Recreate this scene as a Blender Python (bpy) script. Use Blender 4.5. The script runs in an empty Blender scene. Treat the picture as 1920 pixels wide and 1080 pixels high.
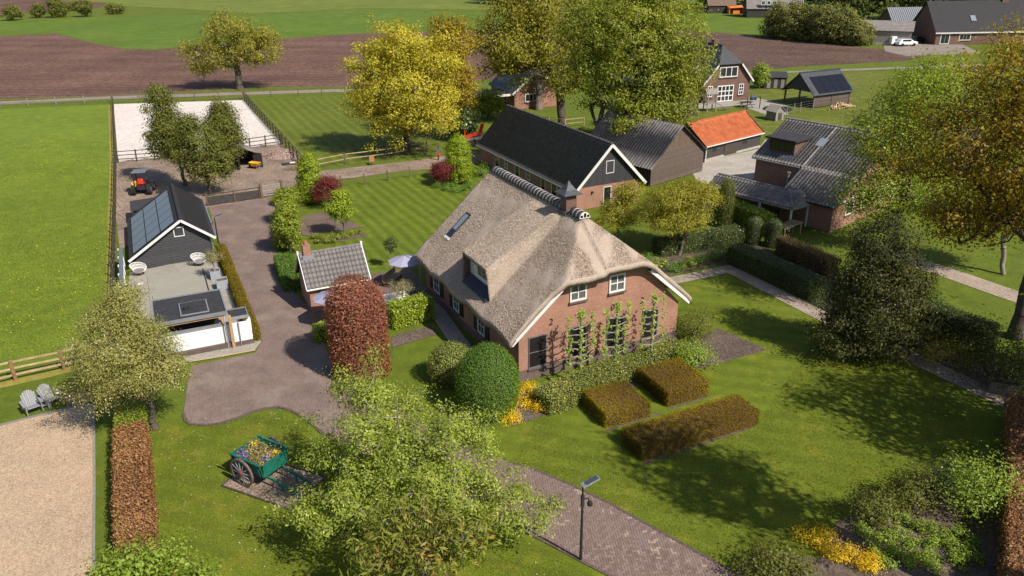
import bpy, bmesh, math, random
import numpy as np
from mathutils import Vector, Matrix
# ------------------------------------------------------------------ camera, sky, sun, exposure
sc = bpy.context.scene
col = sc.collection
R = math.radians
CAM_H = 21.0
PITCH, ROLL = R(23.6), R(-0.6)
cam_d = bpy.data.cameras.new('camera'); cam = bpy.data.objects.new('camera', cam_d); col.objects.link(cam)
cam_d.sensor_width = 36; cam_d.lens = 28.0; cam_d.clip_end = 5000; cam_d.clip_start = 0.1
def cam_axes():
    c, s = math.cos(PITCH), math.sin(PITCH)
    r, u, f = Vector((1, 0, 0)), Vector((0, s, c)), Vector((0, c, -s))
    return math.cos(ROLL)*r + math.sin(ROLL)*u, -math.sin(ROLL)*r + math.cos(ROLL)*u, f
_r, _u, _f = cam_axes()
_m = Matrix((_r, _u, -_f)).transposed().to_4x4(); _m.translation = (0, 0, CAM_H)
cam.matrix_world = _m
sc.camera = cam
SUN_AZ, SUN_EL = -41.0, 45.0          # direction the light comes from (degrees from +X, counter-clockwise) and its height
world = bpy.data.worlds.new('World'); sc.world = world; world.use_nodes = True
wn = world.node_tree.nodes; wl = world.node_tree.links
bg = wn['Background']; sky = wn.new('ShaderNodeTexSky'); sky.sky_type = 'NISHITA'; sky.sun_disc = False
sky.sun_elevation = R(SUN_EL); sky.sun_rotation = R(90 - SUN_AZ); sky.air_density = 1.0; sky.dust_density = 1.0; sky.ozone_density = 1.0
wl.new(sky.outputs[0], bg.inputs[0]); bg.inputs[1].default_value = 0.09
sun_d = bpy.data.lights.new('sun', 'SUN'); sun_d.energy = 5.0; sun_d.angle = R(0.55); sun_d.color = (1.0, 0.93, 0.82)
sun = bpy.data.objects.new('sun', sun_d); col.objects.link(sun)
_to = Vector((math.cos(R(SUN_AZ))*math.cos(R(SUN_EL)), math.sin(R(SUN_AZ))*math.cos(R(SUN_EL)), math.sin(R(SUN_EL))))
sun.rotation_euler = _to.to_track_quat('Z', 'Y').to_euler(); sun.location = (60, -60, 80)
sc.view_settings.view_transform = 'Standard'; sc.view_settings.look = 'None'
sc.view_settings.exposure = 0.4; sc.view_settings.gamma = 1.0; sc.view_settings.use_curve_mapping = False
sc.render.engine = 'CYCLES'
sc.cycles.use_denoising = True
sc.cycles.max_bounces = 6; sc.cycles.diffuse_bounces = 3; sc.cycles.glossy_bounces = 2; sc.cycles.transmission_bounces = 4
sc.cycles.transparent_max_bounces = 6; sc.cycles.caustics_reflective = False; sc.cycles.caustics_refractive = False
rng = np.random.default_rng(7); random.seed(7)

# ------------------------------------------------------------------ materials
MAT = {}
def new_mat(name):
    m = bpy.data.materials.new(name); m.use_nodes = True; MAT[name] = m
    nt = m.node_tree
    return m, nt, nt.nodes, nt.links, nt.nodes['Principled BSDF']
def ramp(nt, fac, stops):
    r = nt.nodes.new('ShaderNodeValToRGB'); e = r.color_ramp.elements
    while len(e) < len(stops): e.new(0.5)
    for k, (p, c) in enumerate(stops):
        e[k].position = p; e[k].color = (c[0], c[1], c[2], 1)
    nt.links.new(fac, r.inputs[0]); return r.outputs[0]
def noise(nt, vec, scale, detail=4, rough=.6, dist=0):
    n = nt.nodes.new('ShaderNodeTexNoise'); n.inputs['Scale'].default_value = scale; n.inputs['Detail'].default_value = detail
    n.inputs['Roughness'].default_value = rough; n.inputs['Distortion'].default_value = dist
    if vec is not None: nt.links.new(vec, n.inputs['Vector'])
    return n.outputs[0]
def coord(nt, scale=(1, 1, 1), rot=0):
    t = nt.nodes.new('ShaderNodeTexCoord'); mp = nt.nodes.new('ShaderNodeMapping')
    mp.inputs['Scale'].default_value = scale; mp.inputs['Rotation'].default_value = (0, 0, rot)
    nt.links.new(t.outputs['Object'], mp.inputs[0]); return mp.outputs[0]
def mix(nt, a, b, fac, mode='MIX'):
    n = nt.nodes.new('ShaderNodeMix'); n.data_type = 'RGBA'; n.blend_type = mode
    for s, v in ((n.inputs[0], fac), (n.inputs[6], a), (n.inputs[7], b)):
        if isinstance(v, (int, float)): s.default_value = v
        elif isinstance(v, tuple): s.default_value = (v[0], v[1], v[2], 1)
        else: nt.links.new(v, s)
    return n.outputs[2]
def math_n(nt, op, a, b=None, clamp=False):
    n = nt.nodes.new('ShaderNodeMath'); n.operation = op; n.use_clamp = clamp
    for s, v in zip(n.inputs, (a, b)):
        if v is None: continue
        if isinstance(v, (int, float)): s.default_value = v
        else: nt.links.new(v, s)
    return n.outputs[0]
def bump(nt, p, h, strength, dist=.02):
    b = nt.nodes.new('ShaderNodeBump'); b.inputs['Strength'].default_value = strength; b.inputs['Distance'].default_value = dist
    nt.links.new(h, b.inputs['Height']); nt.links.new(b.outputs[0], p.inputs['Normal'])
def plain(name, c, rough=.7, var=.25, scale=4, metal=0, bmp=.15, stretch=(1, 1, 1), spec=.3):
    """a base colour with mottled wear, fine relief and a little colour shift from object to object"""
    m, nt, n, l, p = new_mat(name)
    v = coord(nt, stretch)
    f = noise(nt, v, scale, 6, .65)
    lo = tuple(x*(1-var) for x in c); hi = tuple(min(1, x*(1+var)) for x in c)
    cc = ramp(nt, f, [(.3, lo), (.7, hi)])
    oi = n.new('ShaderNodeObjectInfo')
    k = math_n(nt, 'MULTIPLY_ADD', oi.outputs['Random'], .22); nt.nodes[-1].inputs[2].default_value = .89
    cc = mix(nt, cc, k, 1.0, 'MULTIPLY')
    l.new(cc, p.inputs['Base Color']); p.inputs['Roughness'].default_value = rough; p.inputs['Metallic'].default_value = metal
    p.inputs['Specular IOR Level'].default_value = spec
    if bmp: bump(nt, p, noise(nt, v, scale*6, 4), bmp, .01)
    return m
def grass(name, a, b, c, stripe=None, clover=0.0, scale=1.0, dry=(.20, .17, .05), dryamt=.25):
    """short turf: three greens in patches, dry flecks, and optional mowing stripes (angle, width, strength)"""
    a, b, c, dry = [tuple(q*k for q, k in zip(t, (1.2, 1.17, .68))) for t in (a, b, c, dry)]
    m, nt, n, l, p = new_mat(name)
    v = coord(nt)
    big = noise(nt, v, .16*scale, 5, .6); mid = noise(nt, v, 1.1*scale, 5, .65); fine = noise(nt, v, 14, 5, .75)
    cc = ramp(nt, big, [(.32, a), (.52, b), (.72, c)])
    cc = mix(nt, cc, ramp(nt, mid, [(.3, tuple(x*.78 for x in a)), (.7, tuple(x*1.2 for x in c))]), .42)
    dm = ramp(nt, noise(nt, v, .55*scale, 6, .7), [(.54, (0, 0, 0)), (.74, (1, 1, 1))])
    cc = mix(nt, cc, dry, math_n(nt, 'MULTIPLY', dm, dryamt))
    if stripe:
        ang, w, st = stripe
        vr = coord(nt, (1, 1, 1), ang)
        wv = n.new('ShaderNodeTexWave'); wv.wave_type = 'BANDS'; wv.bands_direction = 'X'; wv.inputs['Scale'].default_value = .31416/w*1.0
        wv.inputs['Distortion'].default_value = 1.8; wv.inputs['Detail'].default_value = 3; wv.inputs['Detail Scale'].default_value = .6
        l.new(vr, wv.inputs['Vector'])
        s = ramp(nt, wv.outputs['Fac'], [(.35, (1-st, 1-st, 1-st)), (.65, (1+st*.5, 1+st*.55, 1+st*.3))])
        cc = mix(nt, cc, s, 1.0, 'MULTIPLY')
    fl = ramp(nt, fine, [(.3, (.55, .58, .5)), (.7, (1.4, 1.38, 1.35))])
    cc = mix(nt, cc, fl, .75, 'MULTIPLY')
    if clover:
        vo = n.new('ShaderNodeTexVoronoi'); vo.inputs['Scale'].default_value = 5.0; l.new(v, vo.inputs['Vector'])
        sp = ramp(nt, vo.outputs['Distance'], [(.05, (1, 1, 1)), (.09, (0, 0, 0))])
        sp = math_n(nt, 'MULTIPLY', sp, ramp(nt, noise(nt, v, .5, 4), [(.5, (0, 0, 0)), (.62, (1, 1, 1))]))
        cc = mix(nt, cc, (.45, .36, .03), math_n(nt, 'MULTIPLY', sp, clover))
    l.new(cc, p.inputs['Base Color']); p.inputs['Roughness'].default_value = .85; p.inputs['Specular IOR Level'].default_value = .15
    bump(nt, p, fine, .5, .05)
    return m
def granular(name, cols, scale, rough=.9, bmp=.5, dist=.03, patch=.3, patch_scale=.4, furrow=None):
    """sand, gravel or soil: grains of several colours over soft patches"""
    m, nt, n, l, p = new_mat(name)
    v = coord(nt)
    g = noise(nt, v, scale, 3, .8)
    vo = n.new('ShaderNodeTexVoronoi'); vo.inputs['Scale'].default_value = scale*1.3; l.new(v, vo.inputs['Vector'])
    cc = ramp(nt, math_n(nt, 'ADD', math_n(nt, 'MULTIPLY', g, .55), math_n(nt, 'MULTIPLY', vo.outputs['Color'], .45)), [(.3+.4*k/(len(cols)-1), c) for k, c in enumerate(cols)])
    pt = ramp(nt, noise(nt, v, patch_scale, 6, .65), [(.3, (1-patch,)*3), (.7, (1+patch*.6,)*3)])
    cc = mix(nt, cc, pt, 1.0, 'MULTIPLY')
    if furrow:
        for ang, w, st in furrow:
            wv = n.new('ShaderNodeTexWave'); wv.wave_type = 'BANDS'; wv.inputs['Scale'].default_value = .31416/w; wv.inputs['Distortion'].default_value = 4; wv.inputs['Detail'].default_value = 4; wv.inputs['Detail Scale'].default_value = .25
            l.new(coord(nt, (1, 1, 1), ang), wv.inputs['Vector'])
            cc = mix(nt, cc, ramp(nt, wv.outputs['Fac'], [(.2, (1-st,)*3), (.8, (1+st,)*3)]), 1.0, 'MULTIPLY')
    l.new(cc, p.inputs['Base Color']); p.inputs['Roughness'].default_value = rough; p.inputs['Specular IOR Level'].default_value = .2
    bump(nt, p, g, bmp, dist)
    return m
def bricks(name, c1, c2, mortar, w=.21, h=.0625, rough=.85, floor=False, rot=0, wear=None):
    """brickwork: on walls the courses follow height, on floors they lie in the ground plane"""
    m, nt, n, l, p = new_mat(name)
    if floor: vec = coord(nt, (1, 1, 1), rot)
    else:
        t = n.new('ShaderNodeTexCoord'); s = n.new('ShaderNodeSeparateXYZ'); l.new(t.outputs['Object'], s.inputs[0])
        cb = n.new('ShaderNodeCombineXYZ'); l.new(math_n(nt, 'ADD', s.outputs[0], s.outputs[1]), cb.inputs[0]); l.new(s.outputs[2], cb.inputs[1]); vec = cb.outputs[0]
    b = n.new('ShaderNodeTexBrick'); l.new(vec, b.inputs['Vector']); b.inputs['Scale'].default_value = 1
    b.inputs['Brick Width'].default_value = w; b.inputs['Row Height'].default_value = h; b.inputs['Mortar Size'].default_value = .006
    b.inputs['Color1'].default_value = (*c1, 1); b.inputs['Color2'].default_value = (*c2, 1); b.inputs['Mortar'].default_value = (*mortar, 1)
    v = coord(nt)
    pt = ramp(nt, noise(nt, v, .7, 6, .65), [(.3, (.78, .78, .78)), (.7, (1.16, 1.14, 1.12))])
    cc = mix(nt, b.outputs[0], pt, 1.0, 'MULTIPLY')
    if wear:
        wm = ramp(nt, noise(nt, v, .35, 6, .7), [(.52, (0, 0, 0)), (.66, (1, 1, 1))])
        cc = mix(nt, cc, wear, math_n(nt, 'MULTIPLY', wm, .55))
    cc = mix(nt, cc, ramp(nt, noise(nt, v, 9, 4, .7), [(.3, (.82, .82, .82)), (.7, (1.15, 1.15, 1.15))]), 1.0, 'MULTIPLY')
    l.new(cc, p.inputs['Base Color']); p.inputs['Roughness'].default_value = rough; p.inputs['Specular IOR Level'].default_value = .2
    bump(nt, p, b.outputs['Fac'], -.3, .008)
    return m
def leaf(name, stops, trans=.42, rough=.5, spec=.25, gain=True):
    """leaves: every leaf carries its own tint, light passes through the blade"""
    m, nt, n, l, p = new_mat(name)
    stops = [(q, tuple(min(.8, x*k) for x, k in zip(c, (1.5, 1.45, 1.05)))) for q, c in stops] if gain else stops
    a = n.new('ShaderNodeAttribute'); a.attribute_name = 'tint'
    cc = ramp(nt, a.outputs['Fac'], stops)
    l.new(cc, p.inputs['Base Color']); p.inputs['Roughness'].default_value = rough; p.inputs['Specular IOR Level'].default_value = spec
    tr = n.new('ShaderNodeBsdfTranslucent'); l.new(mix(nt, cc, (1.25, 1.2, .55), 1.0, 'MULTIPLY'), tr.inputs[0])
    mx = n.new('ShaderNodeMixShader'); mx.inputs[0].default_value = trans
    l.new(p.outputs[0], mx.inputs[1]); l.new(tr.outputs[0], mx.inputs[2]); l.new(mx.outputs[0], n['Material Output'].inputs[0])
    return m
def glass_mat(name, c=(.02, .024, .028), rough=.06):
    m, nt, n, l, p = new_mat(name)
    p.inputs['Base Color'].default_value = (*c, 1); p.inputs['Roughness'].default_value = rough; p.inputs['Specular IOR Level'].default_value = .7
    bump(nt, p, noise(nt, coord(nt), 1.3, 2), .03, .02)
    return m

grass('turf', (.060, .088, .016), (.078, .108, .019), (.10, .128, .024), None, .0, 1, (.15, .13, .035), .25)
grass('lawn_front', (.068, .096, .015), (.088, .118, .018), (.112, .138, .024), (R(-73), 1.2, .085), 0, 1, (.20, .165, .045), .65)
grass('lawn_striped', (.066, .094, .016), (.082, .115, .018), (.105, .135, .024), (R(-26.8), .95, .17), 0, 1, (.17, .16, .05), .35)
grass('lawn_paddock', (.066, .090, .018), (.084, .108, .022), (.108, .128, .03), (R(-25), 1.25, .13), 0, .8, (.17, .15, .05), .4)
grass('meadow', (.082, .123, .020), (.105, .150, .025), (.135, .18, .034), None, .8, .8, (.17, .20, .03), .5)
grass('far_grass', (.058, .10, .019), (.075, .122, .023), (.098, .142, .033), (R(-80), 3.2, .05), 0, .25, (.15, .16, .05), .35)
grass('pale_grass', (.085, .115, .03), (.105, .135, .038), (.13, .15, .05), None, 0, .15, (.20, .18, .08), .5)
grass('rough_grass', (.065, .088, .02), (.085, .105, .026), (.115, .125, .035), None, 0, .8, (.22, .18, .08), .6)
grass('dry_grass', (.15, .14, .045), (.19, .165, .06), (.23, .195, .08), None, 0, 1.2, (.28, .22, .11), .5)
granular('plough', [(0.089, 0.048, 0.035), (0.128, 0.070, 0.052), (0.166, 0.094, 0.071)], 1.6, .95, .6, .15, .3, .06, [(R(-84), 2.4, .09), (R(-84), 11, .06)])
granular('plough_brown', [(0.072, 0.041, 0.030), (0.106, 0.063, 0.048), (0.145, 0.088, 0.068)], 2.2, .95, .8, .2, .28, .08, [(R(-66), 1.8, .12), (R(-66), 9, .06)])
granular('white_sand', [(0.504, 0.451, 0.410), (0.588, 0.525, 0.480), (0.655, 0.590, 0.545)], 3.0, .95, .6, .06, .10, .22)
granular('yard_dirt', [(0.171, 0.123, 0.094), (0.239, 0.174, 0.135), (0.306, 0.230, 0.176)], 5, .95, .6, .05, .38, .3)
granular('pale_gravel', [(0.272, 0.189, 0.115), (0.416, 0.303, 0.199), (0.528, 0.403, 0.280)], 16, .9, .9, .03, .12, .5)
granular('path_gravel', [(.20, .16, .13), (.32, .255, .205), (.46, .37, .30)], 14, .9, .9, .03, .25, .7)
granular('track', [(0.176, 0.148, 0.124), (0.232, 0.195, 0.165), (0.288, 0.242, 0.203)], 3, .95, .4, .04, .2, .3)
granular('soil', [(.075, .053, .042), (.12, .088, .072), (.175, .13, .108)], 9, .95, .9, .06, .3, .5)
granular('cart_chips', [(.11, .08, .065), (.22, .16, .12), (.40, .31, .23)], 16, .95, .9, .03, .2, 1.)
granular('concrete', [(0.243, 0.221, 0.189), (0.293, 0.266, 0.229), (0.333, 0.302, 0.260)], 7, .9, .15, .01, .14, .6)
granular('pale_concrete', [(.30, .27, .235), (.355, .32, .28), (.41, .37, .325)], 7, .9, .15, .01, .2, .5)
bricks('drive_brick', (.182, .128, .112), (.212, .154, .135), (.125, .095, .08), .2, .1, .85, True, R(26.8+45), (.235, .19, .155))
bricks('terrace_brick', (.14, .095, .08), (.17, .118, .10), (.10, .075, .062), .2, .1, .85, True, R(26.8))
bricks('house_brick', (0.296, 0.150, 0.105), (0.344, 0.182, 0.129), (0.320, 0.198, 0.150), .215, .062)
bricks('barn_brick', (0.280, 0.144, 0.102), (0.336, 0.179, 0.126), (0.320, 0.198, 0.150), .215, .062)
bricks('dark_brick', (.135, .072, .055), (.175, .098, .075), (.14, .11, .095), .215, .062)
bricks('red_brick', (.27, .125, .085), (.32, .155, .105), (.30, .22, .18), .215, .062)
plain('plinth', (.115, .085, .075), .85, .2, 3)
# thatch: fine vertical straw over broad weathered patches
m, nt, n_, l_, p = new_mat('thatch')
v = coord(nt); a_ = noise(nt, coord(nt, (5, 5, 1.2)), 7, 5, .75); b_ = noise(nt, v, .5, 5, .6); c_ = noise(nt, v, 26, 4, .8)
cc = ramp(nt, b_, [(.3, (.37, .30, .25)), (.7, (.47, .39, .33))])
cc = mix(nt, cc, ramp(nt, a_, [(.3, (.62, .62, .62)), (.7, (1.3, 1.28, 1.25))]), .85, 'MULTIPLY')
cc = mix(nt, cc, ramp(nt, c_, [(.32, (.55, .53, .52)), (.68, (1.35, 1.33, 1.3))]), .8, 'MULTIPLY')
l_.new(cc, p.inputs['Base Color']); p.inputs['Roughness'].default_value = .95; p.inputs['Specular IOR Level'].default_value = .1
bump(nt, p, math_n(nt, 'ADD', a_, c_), .7, .05)
plain('black_boards', (.044, .043, .047), .6, .3, 3, 0, .3, (1, 1, 6))
plain('tarred_boards', (.045, .040, .038), .75, .4, 3, 0, .3, (1, 1, 5))
plain('weathered_boards', (.105, .078, .066), .85, .4, 2.5, 0, .4, (1, 1, 7))
plain('roof_black', (.036, .034, .037), .75, .3, 5, 0, .2, spec=.15)
plain('barn_tile', (.085, .074, .070), .62, .35, 2.4, 0, .25)
plain('shed_tile', (.155, .142, .137), .7, .25, 6, 0, .2)
plain('old_tile', (.21, .185, .175), .8, .4, 2.2, 0, .35)
plain('slate_blue', (.05, .052, .06), .5, .25, 3)
plain('orange_tile', (0.374, 0.099, 0.036), .75, .3, 1.6, 0, .25)
plain('corrugated', (.19, .17, .16), .8, .35, 2, 0, .2)
plain('felt', (.034, .034, .038), .85, .25, 3, 0, .3)
plain('white_paint', (0.651, 0.634, 0.612), .5, .06, 3, 0, .05)
plain('white_plaster', (0.688, 0.687, 0.693), .8, .04, 1.2, 0, .1)
plain('cream_paint', (.66, .62, .55), .5, .08, 3, 0, .05)
plain('grey_metal', (.24, .25, .27), .4, .15, 4, .6, .05)
plain('zinc', (.33, .345, .37), .45, .15, 2, .5, .08)
plain('dark_metal', (.035, .036, .038), .45, .2, 6, .3, .05)
plain('galvanised', (.42, .43, .44), .42, .12, 6, .7, .05)
plain('lead', (.055, .062, .085), .5, .25, 4)
plain('shutter', (.012, .018, .016), .5, .2, 4)
plain('wood_fresh', (.42, .25, .12), .7, .25, 4, 0, .2, (1, 1, .3))
plain('wood_post', (.26, .14, .075), .8, .3, 4, 0, .2)
plain('wood_rail', (.36, .26, .16), .8, .3, 4, 0, .2)
plain('wood_dark', (.062, .048, .038), .8, .3, 4, 0, .2)
plain('wood_grey', (.25, .225, .20), .85, .3, 4, 0, .2)
plain('wood_brown', (.13, .09, .065), .8, .3, 4, 0, .2)
plain('bark', (.085, .067, .052), .95, .4, 5, 0, .6, (1, 1, .4))
plain('bark_grey', (.15, .125, .105), .95, .35, 5, 0, .6, (1, 1, .4))
plain('bark_pale', (.24, .21, .175), .95, .3, 5, 0, .5, (1, 1, .4))
plain('hedge_wood', (.040, .045, .016), .95, .4, 6, 0, .8)
plain('hedge_wood_brown', (.085, .045, .028), .95, .4, 6, 0, .8)
plain('green_paint', (.012, .125, .085), .45, .25, 4, 0, .1)
plain('dark_red', (.20, .045, .035), .6, .25, 5)
plain('wheel_wood', (.12, .085, .08), .7, .3, 5)
plain('spoke_grey', (.20, .20, .22), .7, .2, 5)
plain('furniture_grey', (.24, .24, .26), .6, .1, 4, 0, .1)
plain('rattan_white', (.66, .64, .61), .6, .08, 5)
plain('cushion', (.20, .19, .19), .9, .1, 4)
plain('parasol', (.27, .26, .36), .8, .06, 2)
plain('cover_sheet', (.30, .285, .235), .8, .07, .7, 0, .05)
plain('planter', (.26, .275, .30), .6, .12, 4)
plain('yellow_paint', (.72, .36, .02), .45, .15, 4)
plain('red_paint', (.58, .035, .018), .4, .15, 4)
plain('blue_plastic', (.04, .12, .45), .4, .15, 4)
plain('orange_sheet', (.72, .20, .03), .5, .2, 3)
plain('blue_sheet', (.05, .14, .27), .5, .2, 3)
plain('rubber', (.018, .018, .019), .8, .2, 8)
plain('car_white', (.72, .72, .73), .25, .03, 2, 0, 0)
plain('car_dark', (.02, .023, .032), .25, .1, 2, 0, 0)
plain('brick_loose', (.25, .175, .15), .9, .35, 6)
plain('log_end', (.50, .36, .22), .9, .35, 5)
plain('stone', (.16, .14, .125), .9, .3, 3, 0, .5)
plain('kerb', (.20, .19, .18), .9, .2, 5)
plain('kerb_brick', (.10, .07, .062), .9, .3, 6)
plain('numeral', (.015, .014, .014), .5, .1, 4)
plain('flower_yellow', (.75, .52, .02), .7, .2, 8)
plain('flower_blue', (.09, .09, .50), .7, .2, 8)
plain('terracotta', (.36, .16, .09), .8, .2, 6)
glass_mat('glass'); glass_mat('dark_glass', (.008, .008, .009), .12); glass_mat('curtain_glass', (.10, .11, .105), .15); glass_mat('screen_black', (.014, .013, .013), .35)
glass_mat('solar', (.048, .058, .088), .25); glass_mat('sky_glass', (.20, .23, .26), .1)
def L3(a, b, c): return [(0, a), (.5, b), (1, c)]
leaf('leaf_pear', [(0, (.115, .155, .026)), (.55, (.20, .25, .05)), (.9, (.29, .335, .09)), (1, (.42, .43, .19))])
leaf('leaf_fresh', L3((.11, .155, .02), (.18, .235, .03), (.26, .32, .055)))
leaf('leaf_hawthorn', [(0, (.14, .15, .05)), (.6, (.24, .24, .10)), (.93, (.31, .30, .145)), (1, (.66, .62, .52))])
leaf('leaf_lime', L3((.10, .155, .022), (.17, .24, .04), (.25, .32, .07)))
leaf('leaf_chestnut', [(0, (.10, .125, .025)), (.6, (.175, .195, .045)), (.85, (.24, .22, .07)), (1, (.28, .12, .06))])
leaf('leaf_sallow', L3((.085, .095, .035), (.14, .15, .055), (.20, .205, .085)))
leaf('leaf_willow', L3((.13, .13, .026), (.21, .205, .04), (.29, .27, .065)))
leaf('leaf_gold', L3((.205, .188, .022), (.325, .298, .034), (.44, .40, .06)))
leaf('leaf_oak', L3((.10, .122, .018), (.17, .195, .028), (.25, .275, .05)))
leaf('leaf_bronze', L3((.12, .125, .016), (.19, .185, .026), (.26, .25, .045)))
leaf('leaf_brown', L3((.105, .075, .04), (.15, .115, .06), (.20, .16, .085)))
leaf('leaf_amber', L3((.14, .108, .012), (.225, .172, .02), (.315, .24, .035)))
leaf('leaf_poplar', L3((.065, .075, .018), (.108, .12, .03), (.155, .165, .048)))
leaf('leaf_bright', L3((.12, .17, .014), (.195, .255, .022), (.27, .335, .045)))
leaf('leaf_hornbeam', L3((.105, .14, .018), (.17, .215, .03), (.245, .285, .055)))
leaf('leaf_red', L3((.075, .013, .018), (.13, .022, .03), (.19, .045, .05)))
leaf('leaf_copper', L3((.135, .048, .042), (.23, .09, .075), (.345, .17, .13)))
leaf('leaf_dark', L3((.028, .046, .013), (.05, .075, .02), (.08, .108, .035)), .2, .35, .5)
leaf('leaf_box', L3((.045, .095, .015), (.075, .145, .022), (.11, .19, .035)), .25)
leaf('leaf_variegated', [(0, (.07, .10, .022)), (.55, (.135, .165, .045)), (.85, (.24, .24, .08)), (1, (.50, .46, .18))], .25)
leaf('leaf_laurel', L3((.095, .15, .012), (.17, .225, .02), (.27, .32, .04)), .25, .35, .5)
leaf('leaf_yew', [(0, (.078, .060, .004)), (.5, (.138, .100, .006)), (.85, (.19, .130, .008)), (1, (.20, .175, .012))], .2, .8, .06)
leaf('leaf_beech_dry', [(0, (.12, .055, .03)), (.5, (.205, .105, .058)), (.9, (.31, .175, .10)), (1, (.20, .19, .05))], .2)
leaf('leaf_yellow', L3((.42, .26, .012), (.55, .38, .016), (.6, .46, .04)), .3)
leaf('leaf_olive', L3((.12, .115, .065), (.19, .18, .11), (.27, .25, .165)), .2)
leaf('leaf_maple', L3((.135, .13, .02), (.21, .205, .03), (.29, .275, .05)))
leaf('leaf_holly', [(0, (.022, .027, .008)), (.6, (.042, .048, .014)), (.93, (.068, .072, .022)), (1, (.12, .11, .04))], .15, .6, .2)
leaf('leaf_wood', L3((.028, .040, .012), (.05, .066, .02), (.08, .098, .03)))
leaf('leaf_heather', [(0, (.12, .12, .05)), (.6, (.21, .19, .09)), (.9, (.38, .30, .08)), (1, (.14, .12, .45))], .2)
leaf('petal_white', L3((.55, .53, .48), (.68, .66, .60), (.8, .78, .72)), .2, gain=False)
leaf('straw', [(0, (.30, .235, .19)), (.5, (.52, .43, .36)), (1, (.70, .60, .52))], .15, .85, .1, False)
leaf('grass_blade', L3((.085, .105, .016), (.125, .148, .022), (.175, .19, .036)), .4)
leaf('buttercup', L3((.62, .42, .02), (.75, .55, .03), (.8, .62, .05)), .2)

# ------------------------------------------------------------------ helpers
def tag(o, label=None, cat=None, group=None, kind=None):
    if label: o['label'] = label
    if cat: o['category'] = cat
    if group: o['group'] = group
    if kind: o['kind'] = kind
    return o
def thing(name, label, cat, x, y, z=0, rot=0, group=None):
    o = bpy.data.objects.new(name, None); o.empty_display_size = .3; col.objects.link(o)
    o.location = (x, y, z); o.rotation_euler = (0, 0, R(rot)); return tag(o, label, cat, group)
def link(name, me, mat, parent=None):
    o = bpy.data.objects.new(name, me)
    if mat and not me.materials: me.materials.append(MAT[mat])
    col.objects.link(o)
    if parent: o.parent = parent
    return o
def copy_tree(o, parent=None):
    c = o.copy(); col.objects.link(c); c.parent = parent
    for ch in o.children: copy_tree(ch, c)
    return c
def fast_mesh(name, verts, faces, smooth=False):
    """verts (n,3) and faces (m,k) arrays, all faces with k corners"""
    verts = np.asarray(verts, np.float32); faces = np.asarray(faces, np.int32); k = faces.shape[1]
    me = bpy.data.meshes.new(name); me.vertices.add(len(verts)); me.vertices.foreach_set('co', verts.ravel())
    me.loops.add(faces.size); me.loops.foreach_set('vertex_index', faces.ravel())
    me.polygons.add(len(faces)); me.polygons.foreach_set('loop_start', np.arange(0, faces.size, k, dtype=np.int32))
    try: me.polygons.foreach_set('loop_total', np.full(len(faces), k, np.int32))
    except Exception: pass
    if smooth: me.polygons.foreach_set('use_smooth', np.ones(len(faces), bool))
    me.update(calc_edges=True); return me
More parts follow.
